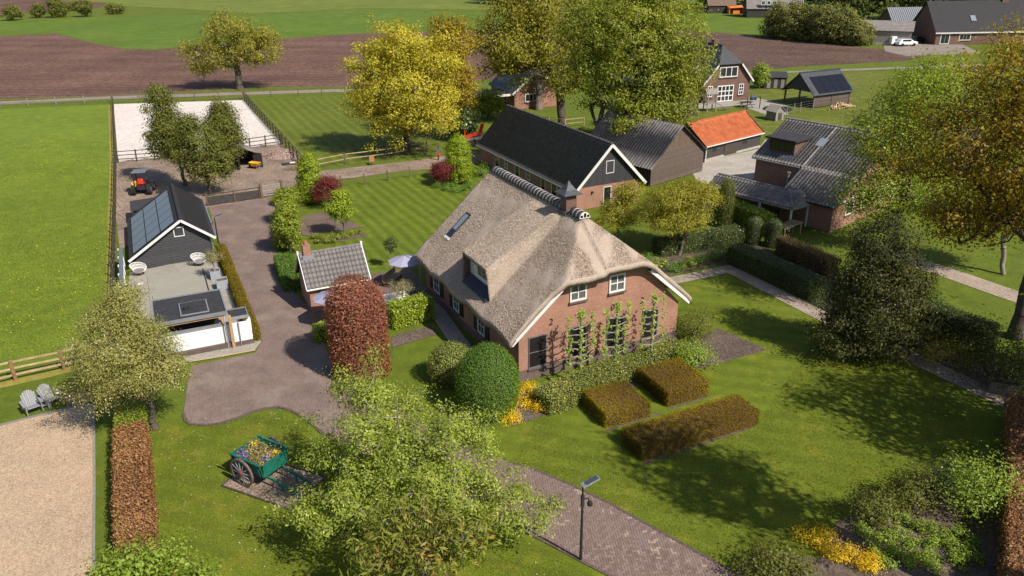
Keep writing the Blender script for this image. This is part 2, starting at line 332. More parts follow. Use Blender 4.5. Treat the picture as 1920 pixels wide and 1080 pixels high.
class MB:
    """collects boxes, bars and panels; build() links them as one mesh"""
    def __init__(s): s.v = []; s.f = []
    def add(s, vs, fs):
        b = len(s.v); s.v += [tuple(map(float, p)) for p in vs]; s.f += [tuple(b+i for i in f) for f in fs]; return s
    def box(s, x0, x1, y0, y1, z0, z1):
        return s.add([(x0, y0, z0), (x1, y0, z0), (x1, y1, z0), (x0, y1, z0), (x0, y0, z1), (x1, y0, z1), (x1, y1, z1), (x0, y1, z1)],
                     [(0, 3, 2, 1), (4, 5, 6, 7), (0, 1, 5, 4), (1, 2, 6, 5), (2, 3, 7, 6), (3, 0, 4, 7)])
    def bar(s, a, b, w, h=None, up=(0, 0, 1)):
        a, b = Vector(a), Vector(b); d = (b-a).normalized(); h = h or w
        u = Vector(up); u = (u - d*u.dot(d))
        if u.length < 1e-4: u = Vector((1, 0, 0)) - d*d.x
        u.normalize(); r = d.cross(u)
        vs = [e + r*sx*w/2 + u*sz*h/2 for e in (a, b) for sx, sz in ((-1, -1), (1, -1), (1, 1), (-1, 1))]
        return s.add(vs, [(3, 2, 1, 0), (4, 5, 6, 7), (0, 1, 5, 4), (1, 2, 6, 5), (2, 3, 7, 6), (3, 0, 4, 7)])
    def tube(s, pts, radii, n=8, cap=True):
        pts = [Vector(p) for p in pts]; radii = radii if hasattr(radii, '__len__') else [radii]*len(pts)
        b = len(s.v); prev = None
        for k, p in enumerate(pts):
            d = (pts[min(k+1, len(pts)-1)] - pts[max(k-1, 0)]).normalized()
            u = prev if prev is not None else (Vector((0, 0, 1)) if abs(d.z) < .9 else Vector((1, 0, 0)))
            u = (u - d*u.dot(d)).normalized(); r = d.cross(u); prev = u
            for i in range(n):
                a = 2*math.pi*i/n; s.v.append(tuple(p + (u*math.cos(a) + r*math.sin(a))*radii[k]))
        for k in range(len(pts)-1):
            for i in range(n):
                j = (i+1) % n; s.f.append((b+k*n+i, b+k*n+j, b+(k+1)*n+j, b+(k+1)*n+i))
        if cap:
            s.f.append(tuple(b+i for i in reversed(range(n)))); s.f.append(tuple(b+(len(pts)-1)*n+i for i in range(n)))
        return s
    def slab(s, pts, t, nrm=None):
        """a flat polygon given thickness t along its normal (downwards side)"""
        P = [Vector(p) for p in pts]; n = nrm or (P[1]-P[0]).cross(P[2]-P[0]).normalized(); n = Vector(n); k = len(P)
        vs = P + [p - n*t for p in P]
        return s.add(vs, [tuple(range(k)), tuple(reversed(range(k, 2*k)))] + [(i, i+k, (i+1) % k + k, (i+1) % k) for i in range(k)])
    def lathe(s, prof, n=12, c=(0, 0)):
        b = len(s.v)
        for r, z in prof:
            for i in range(n):
                a = 2*math.pi*i/n; s.v.append((c[0]+r*math.cos(a), c[1]+r*math.sin(a), z))
        for k in range(len(prof)-1):
            for i in range(n):
                j = (i+1) % n; s.f.append((b+k*n+i, b+k*n+j, b+(k+1)*n+j, b+(k+1)*n+i))
        s.f.append(tuple(b+i for i in reversed(range(n)))); s.f.append(tuple(b+(len(prof)-1)*n+i for i in range(n)))
        return s
    def mesh(s, name, smooth=False, bev=0):
        me = bpy.data.meshes.new(name); me.from_pydata(s.v, [], s.f)
        bm = bmesh.new(); bm.from_mesh(me)
        bmesh.ops.recalc_face_normals(bm, faces=bm.faces)
        if bev: bmesh.ops.bevel(bm, geom=list(bm.edges), offset=bev, segments=1, affect='EDGES')
        bm.to_mesh(me); bm.free()
        if smooth: me.polygons.foreach_set('use_smooth', [True]*len(me.polygons))
        me.update(); return me
    def build(s, name, mat, parent=None, smooth=False, bev=0): return link(name, s.mesh(name, smooth, bev), mat, parent)
def structure(name, me, mat): return tag(link(name, me, mat), kind='structure')
def curve(pts, n=6):
    """a smooth closed line through the points"""
    P = [Vector((p[0], p[1])) for p in pts]; k = len(P); out = []
    for i in range(k):
        a, b, c, d = P[i-1], P[i], P[(i+1) % k], P[(i+2) % k]
        for j in range(n):
            t = j/n; out.append(tuple(.5*((2*b) + (c-a)*t + (2*a-5*b+4*c-d)*t*t + (3*b-a-3*c+d)*t**3)))
    return out
def sheet(name, pts, z, mat, thick=0):
    pts = list(pts)
    ar = sum(pts[i][0]*pts[(i+1) % len(pts)][1] - pts[(i+1) % len(pts)][0]*pts[i][1] for i in range(len(pts)))
    if ar < 0: pts = pts[::-1]
    me = bpy.data.meshes.new(name)
    if thick:
        b = MB(); b.slab([(x, y, z) for x, y in pts], thick, (0, 0, 1)); me = b.mesh(name)
    else: me.from_pydata([(x, y, z) for x, y in pts], [], [tuple(range(len(pts)))]); me.update()
    return structure(name, me, mat)
def strip(name, pts, w, z, mat, thick=0):
    P = [Vector(p) for p in pts]; Lf, Rt = [], []
    for k, p in enumerate(P):
        d = (P[min(k+1, len(P)-1)] - P[max(k-1, 0)]).normalized(); n = Vector((-d.y, d.x))
        Lf.append(tuple(p+n*w/2)); Rt.append(tuple(p-n*w/2))
    return sheet(name, Lf + Rt[::-1], z, mat, thick)
def inside(pts, x, y):
    P = np.asarray(pts); r = np.zeros(len(x), bool); j = len(P)-1
    for i in range(len(P)):
        xi, yi, xj, yj = P[i, 0], P[i, 1], P[j, 0], P[j, 1]
        r ^= ((yi > y) != (yj > y)) & (x < (xj-xi)*(y-yi)/(yj-yi+1e-12)+xi); j = i
    return r

# leaves -------------------------------------------------------------------------------
def leaves(C, N, size, aspect=.55, tint=None, jit=.45, flat=.35):
    """leaf blades centred at C facing roughly N: a bent kite of four corners"""
    n = len(C); N = N + rng.normal(0, flat, (n, 3)); N /= np.linalg.norm(N, axis=1)[:, None]+1e-9
    T = rng.normal(0, 1, (n, 3)); T -= N*np.sum(T*N, 1)[:, None]; T /= np.linalg.norm(T, axis=1)[:, None]+1e-9
    B = np.cross(N, T); L = (size*(1+rng.uniform(-jit, jit, n)))[:, None]; W = L*aspect
    V = np.stack([C - T*L*.5, C + B*W*.5 + N*L*.08, C + T*L*.5 - N*L*.06, C - B*W*.5 + N*L*.08], 1).reshape(-1, 3)
    F = np.arange(4*n).reshape(-1, 4)
    return V, F, (rng.random(n) if tint is None else tint)
def leaf_obj(name, V, F, t, mat, parent=None):
    me = fast_mesh(name, V, F); at = me.attributes.new('tint', 'FLOAT', 'FACE'); at.data.foreach_set('value', np.clip(t, 0, 1).astype(np.float32))
    return link(name, me, mat, parent)
def lumpy(D, k, amp, freq=3.2):
    """smooth bumps over directions, for uneven outlines"""
    r = np.random.default_rng(k); s = np.zeros(len(D))
    for _ in range(7):
        w = r.normal(0, freq, 3); s += np.sin(D @ w + r.uniform(0, 6.28))
    return 1 + amp*s/3.0
def tree(name, label, cat, x, y, h, ell, n_cl, per, leaf_size, lmat, bark='bark', tr=.2, fork=.3, cl_r=.5, seed=1, group=None, shell=.45,
         lean=(0, 0), aspect=.55, lump=.32, up=.5, tint_sd=.16, droop=0, flat=.5, z=0, stems=1, clsq=.7):
    """a tapered trunk, limbs grown out to every leaf clump, and a crown of single leaves.
    ell: list of (dx, dy, cz, rx, ry, rz, share) ellipsoids that fill the crown"""
    r = np.random.default_rng(seed)
    root = thing(name, label, cat, x, y, z, 0, group)
    pts, nrm = [], []
    tot = sum(e[6] for e in ell)
    for k, e in enumerate(ell):
        m = max(3, int(n_cl*e[6]/tot)); D = r.normal(0, 1, (m, 3)); D /= np.linalg.norm(D, axis=1)[:, None]
        rad = (shell + (1-shell)*r.random(m)**.6) * lumpy(D, seed*13+k, lump)
        pts.append(np.array(e[:3]) + D*rad[:, None]*np.array(e[3:6])); nrm.append(D)
    P = np.concatenate(pts); D = np.concatenate(nrm)
    P[:, 2] = np.maximum(P[:, 2], .35)
    fz = h*fork
    # limbs: join every clump to the nearest node that is nearer to the fork
    nodes = []; par = []; tips = []
    for s in range(stems):
        off = np.array([0, 0, 0.]) if stems == 1 else np.array([math.cos(s*2.4)*tr*1.6, math.sin(s*2.4)*tr*1.6, 0])
        for i in range(5):
            t = i/4; jt = min(tr*.5, .09); nodes.append(off*(1+2*t) + np.array([lean[0]*t + (jt*math.sin(i*2+seed+s) if 0 < i < 4 else 0), lean[1]*t + (jt*math.cos(i*1.7+seed+s) if 0 < i < 4 else 0), fz*t])); par.append(len(nodes)-2 if i else -1)
    ctr = np.array([np.average([e[0] for e in ell], weights=[e[6] for e in ell]), np.average([e[1] for e in ell], weights=[e[6] for e in ell]), 0])
    topz = max(e[2]+e[5]*.55 for e in ell); base = nodes[-1]
    for i in range(1, 5):
        t = i/4; nodes.append(base*(1-t) + np.array([ctr[0], ctr[1], topz])*t + r.normal(0, min(tr*.9, .2), 3)); par.append(len(nodes)-2)
    first_free = 3
    f0 = np.array(nodes[4]); order = np.argsort(np.linalg.norm(P-f0, axis=1))
    X = np.zeros((len(nodes)+3*len(P), 3)); X[:len(nodes)] = nodes; cnt = len(nodes); par = par + [0]*(3*len(P))
    for i in order:
        p = P[i]; d = np.linalg.norm(X[first_free:cnt]-p, axis=1) + .9*np.maximum(0, X[first_free:cnt, 2]-p[2]+.1)
        j = int(np.argmin(d))+first_free; q = X[j]; L = np.linalg.norm(p-q)
        k = 2 if L > 1.0 else 1
        for s in range(1, k+1):
            t = s/k; w = q*(1-t)+p*t
            if s < k: w = w + r.normal(0, .09*L, 3) + np.array([0, 0, .07*L - droop*L*.1])
            X[cnt] = w; par[cnt] = j; j = cnt; cnt += 1
        tips.append(j)
    X = X[:cnt]; par = np.array(par[:cnt]); load = np.zeros(cnt); load[tips] = 1
    for i in range(cnt-1, 0, -1):
        if par[i] >= 0: load[par[i]] += load[i]
    rad = np.maximum(tr*(load/max(load.max(), 1))**.46, .012+tr*.03)
    rad[0] = tr*1.35
    child = [i for i in range(cnt) if par[i] >= 0]
    trunk_seg = [i for i in child if rad[i] > tr*.55]; limb_seg = [i for i in child if rad[i] <= tr*.55]
    def segs(ids, n):
        if not ids: return None
        a = X[par[ids]]; b = X[ids]; ra = np.minimum(rad[par[ids]], rad[ids]*1.5); rb = rad[ids]
        d = b-a; d /= np.linalg.norm(d, axis=1)[:, None]+1e-9; u = np.where(np.abs(d[:, 2:3]) < .9, [[0, 0, 1.]], [[1., 0, 0]])
        u = u-d*np.sum(u*d, 1)[:, None]; u /= np.linalg.norm(u, axis=1)[:, None]; w = np.cross(d, u); V = []
        for (c, rr) in ((a, ra), (b, rb)):
            for i in range(n):
                an = 2*math.pi*i/n; V.append(c + (u*math.cos(an)+w*math.sin(an))*rr[:, None])
        V = np.stack(V, 1).reshape(-1, 3); F = []
        bs = np.arange(len(ids))*2*n
        for i in range(n):
            j = (i+1) % n; F.append(np.stack([bs+i, bs+j, bs+n+j, bs+n+i], 1))
        return V, np.concatenate(F)
    s1 = segs(trunk_seg, 8); s2 = segs(limb_seg, 4)
    if s1: link('trunk', fast_mesh('trunk', s1[0], s1[1], True), bark, root)
    if s2: tag(link('branches', fast_mesh('branches', s2[0], s2[1], True), bark, root), kind='stuff')
    n = len(P)*per
    idx = np.repeat(np.arange(len(P)), per)
    off = r.normal(0, 1, (n, 3))*np.array([cl_r, cl_r, cl_r*clsq]); off[:, 2] -= droop*np.abs(r.normal(0, cl_r, n))
    C = P[idx] + off; C[:, 2] = np.maximum(C[:, 2], .12)
    N = D[idx]*.55 + off*.5/cl_r + np.array([0, 0, up])
    ct = r.normal(.5, tint_sd, len(P))
    V, F, _ = leaves(C, N, leaf_size, aspect, flat=flat)
    leaf_obj('crown', V, F, ct[idx] + r.normal(0, .17, n), lmat, root)
    return root
def surface_leaves(kind, dims, density, size, rough=.06):
    """points and normals over a clipped shape standing on z=0: 'box' (lx, ly, h) centred, 'dome' (rx, ry, h)"""
    if kind == 'box':
        lx, ly, h = dims; fa = [(lx*ly, 2), (lx*h, 1), (lx*h, 1), (ly*h, 0), (ly*h, 0)]; C, N = [], []
        for k, (a, ax) in enumerate(fa):
            m = int(a*density); u, w = rng.random(m)-.5, rng.random(m)
            if k == 0: c = np.stack([u*lx, (w-.5)*ly, np.full(m, h)], 1); nn = (0, 0, 1)
            elif k < 3: s = 1 if k == 1 else -1; c = np.stack([u*lx, np.full(m, s*ly/2), w*h], 1); nn = (0, s, 0)
            else: s = 1 if k == 3 else -1; c = np.stack([np.full(m, s*lx/2), u*ly, w*h], 1); nn = (s, 0, 0)
            C.append(c); N.append(np.tile(nn, (m, 1)))
        C = np.concatenate(C); N = np.concatenate(N).astype(float)
    else:
        rx, ry, h = dims; m = int(density*(2*math.pi*rx*ry + math.pi*(rx+ry)*h*.6)); a = rng.random(m)*6.283; t = rng.random(m)
        ph = np.arcsin(np.clip(t*1.15-.15, -.15, 1)); e = .5 if kind == 'dome' else .28
        cr = np.sign(np.cos(ph))*np.abs(np.cos(ph))**e if kind == 'column' else np.cos(ph)
        sz = np.maximum(0, (t if kind == 'column' else np.sin(ph)))
        if kind == 'column':
            cr = np.where(t < .72, 1.0 - .16*(t-.4)**2, np.sqrt(np.maximum(0, 1-((t-.72)/.28)**2)))
            zc = t*h; C = np.stack([np.cos(a)*cr*rx, np.sin(a)*cr*ry, zc], 1); N = np.stack([np.cos(a), np.sin(a), np.where(t > .8, 1.2, .05)], 1)
        else:
            zc = .42*h + np.sin(np.arcsin(rng.uniform(-.75, 1, m)))*.58*h; s_ = (zc-.42*h)/(.58*h); cr = np.sqrt(np.maximum(0, 1-s_**2))
            C = np.stack([np.cos(a)*cr*rx, np.sin(a)*cr*ry, zc], 1); N = np.stack([np.cos(a)*cr, np.sin(a)*cr, s_], 1)
    C = C + N*rng.normal(0, rough, len(C))[:, None] + rng.normal(0, rough*.5, C.shape); C[:, 2] = np.maximum(C[:, 2], .02)
    return C, N
def clipped(name, label, cat, x, y, kind, dims, lmat, rot=0, density=420, size=.07, core='hedge_wood', rough=.04, group=None, aspect=.6, tint_patch=.5, z=0, flat=.55, wave=.05):
    """a hedge, block, ball or column: woody core with leaves all over it"""
    root = thing(name, label, cat, x, y, z, rot, group)
    C, N = surface_leaves(kind, dims, density, size, rough)
    k = rng.integers(1, 999); w = 1 + 0*C[:, 0]
    C = C + N*(wave*(np.sin(C[:, 0]*2.3+k)+np.sin(C[:, 1]*2.9+k*2)+np.sin(C[:, 2]*3.7+k*3))/3)[:, None]; C[:, 2] = np.maximum(C[:, 2], .02)
    V, F, t = leaves(C, N, size, aspect, flat=flat)
    q = np.sin(C[:, 0]*1.3+k)+np.sin(C[:, 1]*1.7+k*1.3)+np.sin((C[:, 0]+C[:, 2])*.9+k*.7)
    leaf_obj('foliage', V, F, .5 + .12*tint_patch*q + rng.normal(0, .2, len(C)), lmat, root)
    b = MB(); i = .05+size*.3
    if kind == 'box': b.box(-dims[0]/2+i, dims[0]/2-i, -dims[1]/2+i, dims[1]/2-i, 0, dims[2]-i)
    elif kind == 'column': b.lathe([(dims[0]*.9, 0), (dims[0]*.92, dims[2]*.7), (dims[0]*.72, dims[2]*.88), (dims[0]*.2, dims[2]*.95)], 12)
    else: b.lathe([(dims[0]*.6*c_, z_*dims[2]) for c_, z_ in ((.8, .02), (1.4, .25), (1.46, .45), (1.15, .75), (.5, .92))], 12)
    if kind != 'box':
        b.v = [(vx, vy*dims[1]/dims[0], vz) for vx, vy, vz in b.v]
    b.build('stems', core, root)
    return root
def hedge(name, label, p, q, w, h, lmat, **kw):
    d = Vector(q)-Vector(p); c = (Vector(p)+Vector(q))/2
    return clipped(name, label, 'hedge', c.x, c.y, 'box', (d.length, w, h), lmat, math.degrees(math.atan2(d.y, d.x)), **kw)
def shrub(name, label, x, y, rx, ry, h, lmat, n=2500, size=.1, group=None, seed=1, lump=.25, core=None, cat='shrub', aspect=.55, z=0, tint_sd=.16, nst=6, bark='bark'):
    """a loose bush: leaves in clumps on a few stems"""
    r = np.random.default_rng(seed); root = thing(name, label, cat, x, y, z, 0, group)
    m = max(6, n//40); D = r.normal(0, 1, (m, 3)); D[:, 2] = np.abs(D[:, 2])*.9 - .15; D /= np.linalg.norm(D, axis=1)[:, None]
    rad = (.4+.6*r.random(m)**.5)*lumpy(D, seed, lump); P = np.array([0, 0, h*.35])+D*rad[:, None]*np.array([rx, ry, h*.65]); P[:, 2] = np.maximum(P[:, 2], .08)
    idx = np.repeat(np.arange(m), n//m); cl = .2*min(rx, ry)+.04; off = r.normal(0, cl, (len(idx), 3)); C = P[idx]+off; C[:, 2] = np.maximum(C[:, 2], .03)
    V, F, _ = leaves(C, D[idx]*.6+off/cl*.4+np.array([0, 0, .5]), size, aspect, flat=.5)
    ct = r.normal(.5, tint_sd, m); leaf_obj('foliage', V, F, ct[idx]+r.normal(0, .17, len(idx)), lmat, root)
    b = MB()
    for k in range(nst):
        p = P[k*m//nst]*.85; b.tube([(0, 0, 0), (p[0]*.45, p[1]*.45, p[2]*.6), tuple(p)], [.035*h**.5, .025*h**.5, .01], 5)
    b.build('stems', bark, root)
    return root
# buildings ----------------------------------------------------------------------------
def tiles(name, mat, parent, o, along, upv, length, slope, pitch=.24, row=.33, amp=.03, lap=.022, wave='pan'):
    """a roof plane of lapped tiles: waves across, steps up the slope. o = eave corner, along and upv unit vectors"""
    nc = max(1, round(length/pitch)); nr = max(1, round(slope/row)); o = np.array(o, float); A = np.array(along, float); U = np.array(upv, float); N = np.cross(A, U); N /= np.linalg.norm(N)
    if N[2] < 0: N = -N
    k = 5 if wave == 'pan' else 3
    u = np.linspace(0, 1, nc*k+1); ph = (u*nc) % 1.0
    wv = amp*(np.abs(np.sin(np.pi*ph))**.8) if wave == 'pan' else amp*(ph < .12)
    rows = []
    for i in range(nr):
        for (t, e) in ((i/nr, lap), ((i+1)/nr, 0.0)):
            rows.append(o + np.outer(u*length, A) + U*(t*slope) + np.outer(wv+e+rng.normal(0, .003), N))
    V = np.concatenate(rows); w = len(u); F = []
    for i in range(2*nr-1):
        a = np.arange(w-1)+i*w; F.append(np.stack([a, a+1, a+w+1, a+w], 1))
    return tag(link(name, fast_mesh(name, V, np.concatenate(F)), mat, parent), kind='stuff')
def window(parent, axis, pos, a0, a1, z0, z1, nx, nz, frame='white_paint', glass='glass', out=-1, fw=.07, sill=True, depth=.05, name='window', bar=.03):
    """axis 'y': in a wall at y=pos spanning x a0..a1; axis 'x': in a wall at x=pos spanning y a0..a1. out: side it faces"""
    def bx(b, p0, p1, q0, q1, r0, r1):
        lo, hi = sorted((pos+out*r0, pos+out*r1))
        return b.box(p0, p1, lo, hi, q0, q1) if axis == 'y' else b.box(lo, hi, p0, p1, q0, q1)
    f = MB(); bx(f, a0, a1, z1-fw, z1, .002, depth); bx(f, a0, a1, z0, z0+fw, .002, depth); bx(f, a0, a0+fw, z0+fw, z1-fw, .002, depth); bx(f, a1-fw, a1, z0+fw, z1-fw, .002, depth)
    w = f.build(name, frame, parent)
    g = MB(); bx(g, a0+fw, a1-fw, z0+fw, z1-fw, .004, .014); g.build('pane', glass, w)
    if nx > 1 or nz > 1:
        for i in range(1, nx): c = a0+fw+(a1-a0-2*fw)*i/nx; bx(MB(), c-bar/2, c+bar/2, z0+fw, z1-fw, .016, depth-.01).build('glazing_bar', frame, w)
        for i in range(1, nz): c = z0+fw+(z1-z0-2*fw)*i/nz; bx(MB(), a0+fw, a1-fw, c-bar/2, c+bar/2, .016, depth-.007).build('glazing_bar', frame, w)
    if sill: s = MB(); bx(s, a0-.05, a1+.05, z0-.09, z0-.004, .002, depth+.07); s.build('sill', 'plinth', w)
    return w
def fence(name, label, pts, mat_p, mat_r, h=1.15, rails=(.35, .7, 1.05), step=2.2, pw=.11, rw=.09, rt=.035, group=None, skip=()):
    """posts every few metres and rails between them, each its own part"""
    root = thing(name, label, 'fence', pts[0][0], pts[0][1], 0, 0, group); o = Vector((pts[0][0], pts[0][1]))
    post = MB().box(-pw/2, pw/2, -pw/2, pw/2, -.1, h).mesh('post', False, .012); post.materials.append(MAT[mat_p])
    rail = MB().box(0, 1, -rt/2, rt/2, -rw/2, rw/2).mesh('rail'); rail.materials.append(MAT[mat_r])
    stops = []
    for a, b in zip(pts[:-1], pts[1:]):
        a, b = Vector(a)-o, Vector(b)-o; k = max(1, round((b-a).length/step))
        stops += [a+(b-a)*i/k for i in range(k)]
    stops.append(Vector(pts[-1])-o)
    for k, s in enumerate(stops):
        p = link('post', post, None, root); p.location = (s.x, s.y, 0); p.rotation_euler = (random.gauss(0, .015), random.gauss(0, .015), random.uniform(-.1, .1)); p.scale.z = random.uniform(.96, 1.04)
    for a, b in zip(stops[:-1], stops[1:]):
        d = b-a; n = Vector((-d.y, d.x)).normalized()*(pw/2+rt/2-.004)
        for z in rails:
            q = link('rail', rail, None, root); q.location = (a.x+n.x, a.y+n.y, z+random.gauss(0, .012)); q.rotation_euler = (0, random.gauss(0, .006), math.atan2(d.y, d.x)); q.scale.x = d.length
    return root

# ------------------------------------------------------------------ ground, fields, paths
sheet('ground', [(-1500, -120), (1500, -120), (1500, 2500), (-1500, 2500)], -.03, 'turf')
sheet('meadow', [(-115.77, 112.04), (-71.31, 112.32), (-57.56, 115.51), (-42.45, 83.14), (-26.11, 47.03), (-23.49, 40.99), (-24.04, 40.02), (-27.47, 37.37), (-36.16, 31.11)], -.02, 'meadow')
strip('field_margin', [(-57.14, 115.08), (-42.28, 83.13), (-26.01, 47.02), (-23.36, 40.99)], .55, -.014, 'dry_grass')
strip('fence_margin', [(-32.18, 32.36), (-26.74, 36.13), (-24.80, 37.20), (-22.83, 38.45)], .7, -.014, 'dry_grass')
sheet('ploughed_field', [(-188.23, 201.63), (-128.44, 210.00), (-116.99, 215.13), (-97.70, 193.60), (-84.46, 180.59), (-76.83, 179.03), (-59.36, 194.43), (-35.38, 208.43), (-11.48, 211.15), (7.47, 211.84), (4.81, 135.60), (-22.53, 128.83), (-38.62, 128.82), (-53.98, 124.91), (-59.88, 121.59), (-75.99, 120.32), (-110.46, 114.43)], -.022, 'plough')
sheet('far_field', [(-199.48, 214.24), (-132.32, 216.62), (-119.13, 219.25), (-99.31, 196.96), (-85.32, 182.54), (-77.61, 180.95), (-60.01, 196.68), (-35.80, 211.00), (6.27, 217.35), (7.38, 255.94), (-47.50, 283.45), (-80.32, 266.60), (-117.81, 267.22), (-155.83, 256.83), (-234.51, 253.53)], -.024, 'far_grass')
sheet('pale_field', [(-329.51, 315.39), (-174.13, 322.95), (-133.80, 309.41), (-82.75, 274.99), (-48.64, 290.50), (24.89, 269.70), (62.17, 683.45), (-1080.58, 1055.73)], -.027, 'pale_grass')
sheet('fallow_field', [(-258.09, 279.97), (-167.77, 277.23), (-147.98, 306.28), (-157.89, 331.91), (-212.03, 368.76), (-350.21, 383.27)], -.021, 'plough')
strip('field_ditch', [(-197.96, 247.93), (-158.08, 260.67), (-143.11, 270.25), (-122.34, 279.95)], 7, -.018, 'rough_grass')
strip('field_track', [(-94.64, 113.57), (-74.19, 117.26), (-59.46, 120.68), (-41.12, 123.21), (-21.97, 125.35), (-8.05, 127.43)], 2.6, -.012, 'track')
strip('verge', [(-98.51, 118.61), (-75.73, 119.88), (-60.09, 122.05), (-42.31, 127.07), (-22.45, 128.32)], 1.6, -.016, 'rough_grass')
sheet('ploughed_plot', [(28.52, 197.44), (45.32, 208.01), (57.51, 192.41), (69.04, 176.88), (78.56, 162.77), (80.04, 157.09), (72.84, 150.29), (51.53, 145.08), (40.71, 140.18), (20.17, 137.43)], -.018, 'plough_brown')
strip('farm_lane', [(40.35, 137.22), (49.47, 138.97), (63.09, 141.07), (75.29, 143.37), (95.54, 145.84)], 1.8, -.008, 'track')
sheet('green_field', [(28.84, 199.75), (45.86, 210.56), (60.57, 194.37), (74.40, 240.67), (60.58, 261.02), (35.67, 248.82)], -.022, 'far_grass')
sheet('neighbour_yard', [(80.29, 177.81), (89.84, 175.05), (97.05, 180.27), (91.45, 159.31), (75.77, 156.66), (74.83, 163.90)], -.006, 'track')
sheet('neighbour_lawn', [(16.90, 104.01), (24.52, 107.17), (41.35, 135.99), (62.08, 138.69), (68.04, 128.72), (49.63, 91.54), (31.54, 89.13), (22.73, 98.76)], -.016, 'rough_grass')
sheet('neighbour_patio', [(23.74, 106.84), (27.07, 112.80), (34.91, 115.66), (37.87, 109.82), (35.90, 103.02), (33.22, 102.82), (31.29, 109.80), (26.81, 107.78)], -.004, 'concrete')
sheet('farmyard', [(17.81, 76.89), (20.13, 80.11), (26.87, 85.07), (28.86, 89.26), (32.91, 89.60), (26.82, 76.13), (20.94, 71.69), (17.50, 71.82)], -.006, 'pale_concrete')
sheet('riding_arena', [(-56.74, 115.22), (-38.84, 117.35), (-26.15, 89.91), (-41.36, 82.43)], .03, 'white_sand', .1)
sheet('yard', [(-41.70, 82.22), (-41.34, 82.29), (-26.10, 89.70), (-24.04, 85.83), (-21.74, 82.28), (-20.12, 73.22), (-21.80, 68.37), (-26.25, 66.35), (-28.72, 61.89), (-29.28, 55.81), (-35.20, 67.89)], -.006, 'yard_dirt')
strip('arena_margin', [(-38.48, 116.91), (-25.90, 89.64), (-21.67, 80.11)], 1.0, -.012, 'rough_grass')
sheet('dirt_path', curve([(-20.89, 73.25), (-20.99, 76.83), (-17.12, 78.68), (-12.01, 80.79), (-7.78, 83.04), (-4.52, 86.19), (-2.92, 81.50), (-5.83, 79.05), (-11.55, 77.25), (-16.37, 74.73)], 5), -.010, 'yard_dirt')
sheet('paddock_lawn', [(-38.50, 117.75), (-21.21, 120.67), (-6.15, 122.51), (-3.50, 90.73), (-7.97, 85.38), (-14.33, 81.53), (-20.73, 78.42), (-25.78, 89.64)], -.014, 'lawn_paddock')
sheet('striped_lawn', [(-17.21, 71.87), (-13.20, 74.24), (-8.28, 76.33), (-3.08, 77.72), (1.24, 66.62), (-3.26, 49.97), (-7.06, 51.51), (-10.10, 51.89), (-14.23, 55.36), (-11.38, 59.78), (-15.36, 64.80)], -.011, 'lawn_striped')
sheet('front_lawn', [(-0.58, 32.68), (1.24, 33.12), (5.30, 36.68), (10.67, 48.41), (14.80, 50.04), (18.14, 43.11), (20.85, 38.10), (24.07, 32.45), (17.05, 20.89), (8.04, 21.02), (3.81, 26.15), (-0.15, 28.84), (-2.02, 30.49)], -.012, 'lawn_front')
sheet('drive_lawn', curve([(-16.77, 32.07), (-15.69, 32.23), (-13.97, 32.02), (-12.73, 32.96), (-11.58, 33.47), (-10.49, 32.87), (-9.51, 31.84), (-8.29, 30.43), (-4.67, 28.16), (-1.38, 25.67), (1.50, 23.55), (3.66, 21.58), (-1.20, 20.19), (-12.07, 20.34)], 4), -.011, 'lawn_front')
sheet('gravel_yard', [(-28.84, 28.01), (-24.48, 32.26), (-21.19, 34.20), (-20.87, 34.09), (-14.33, 20.37), (-23.05, 20.48)], .012, 'pale_gravel')
strip('gravel_edging', [(-28.90, 28.09), (-24.53, 32.35), (-21.19, 34.30)], .1, .04, 'kerb', .12)
strip('gravel_edging', [(-20.92, 34.19), (-17.95, 28.01), (-14.35, 20.37)], .1, .04, 'kerb', .12)
sheet('brick_landing', [(-22.85, 35.09), (-21.41, 36.02), (-20.56, 34.79), (-22.14, 33.97)], .008, 'terrace_brick')
# the brick driveway
DRIVE = [(-26.25, 66.35), (-21.61, 68.52), (-20.52, 66.61), (-18.92, 61.58), (-17.38, 55.46), (-15.33, 49.37), (-13.81, 47.05), (-12.36, 44.91), (-11.54, 42.65), (-10.48, 39.72), (-9.45, 36.99), (-8.54, 36.19),
         (-6.44, 34.16), (-4.11, 31.97), (-1.52, 29.94), (-0.15, 28.92), (0.68, 28.56), (2.31, 27.38), (3.81, 26.15), (6.35, 23.68), (8.11, 21.98), (9.92, 20.04),
         (5.81, 20.10), (3.56, 21.99), (2.45, 22.86), (1.45, 23.69), (-1.38, 25.83), (-4.69, 28.35), (-8.34, 30.69), (-9.41, 31.98), (-10.42, 33.01), (-11.59, 33.71), (-12.77, 33.25), (-14.06, 32.29), (-15.43, 32.27), (-16.09, 33.22),
         (-17.43, 37.74), (-17.27, 38.09), (-14.39, 39.37), (-14.38, 40.79), (-16.12, 44.38), (-19.00, 50.39), (-21.51, 55.58), (-23.69, 60.17)]
drive = sheet('driveway', DRIVE, .006, 'drive_brick')
strip('gravel_strip', [(-17.83, 38.52), (-16.05, 39.15), (-14.52, 39.81)], .35, .014, 'pale_gravel')
strip('drive_edging', [(-0.15, 28.92), (0.68, 28.56), (2.31, 27.38), (3.81, 26.15), (6.35, 23.68), (8.11, 21.98), (9.92, 20.04)], .13, .03, 'kerb_brick', .1)
strip('drive_edging', [(-4.69, 28.35), (-1.38, 25.83), (1.45, 23.69), (2.45, 22.86), (3.56, 21.99), (5.81, 20.10)], .13, .03, 'kerb_brick', .1)
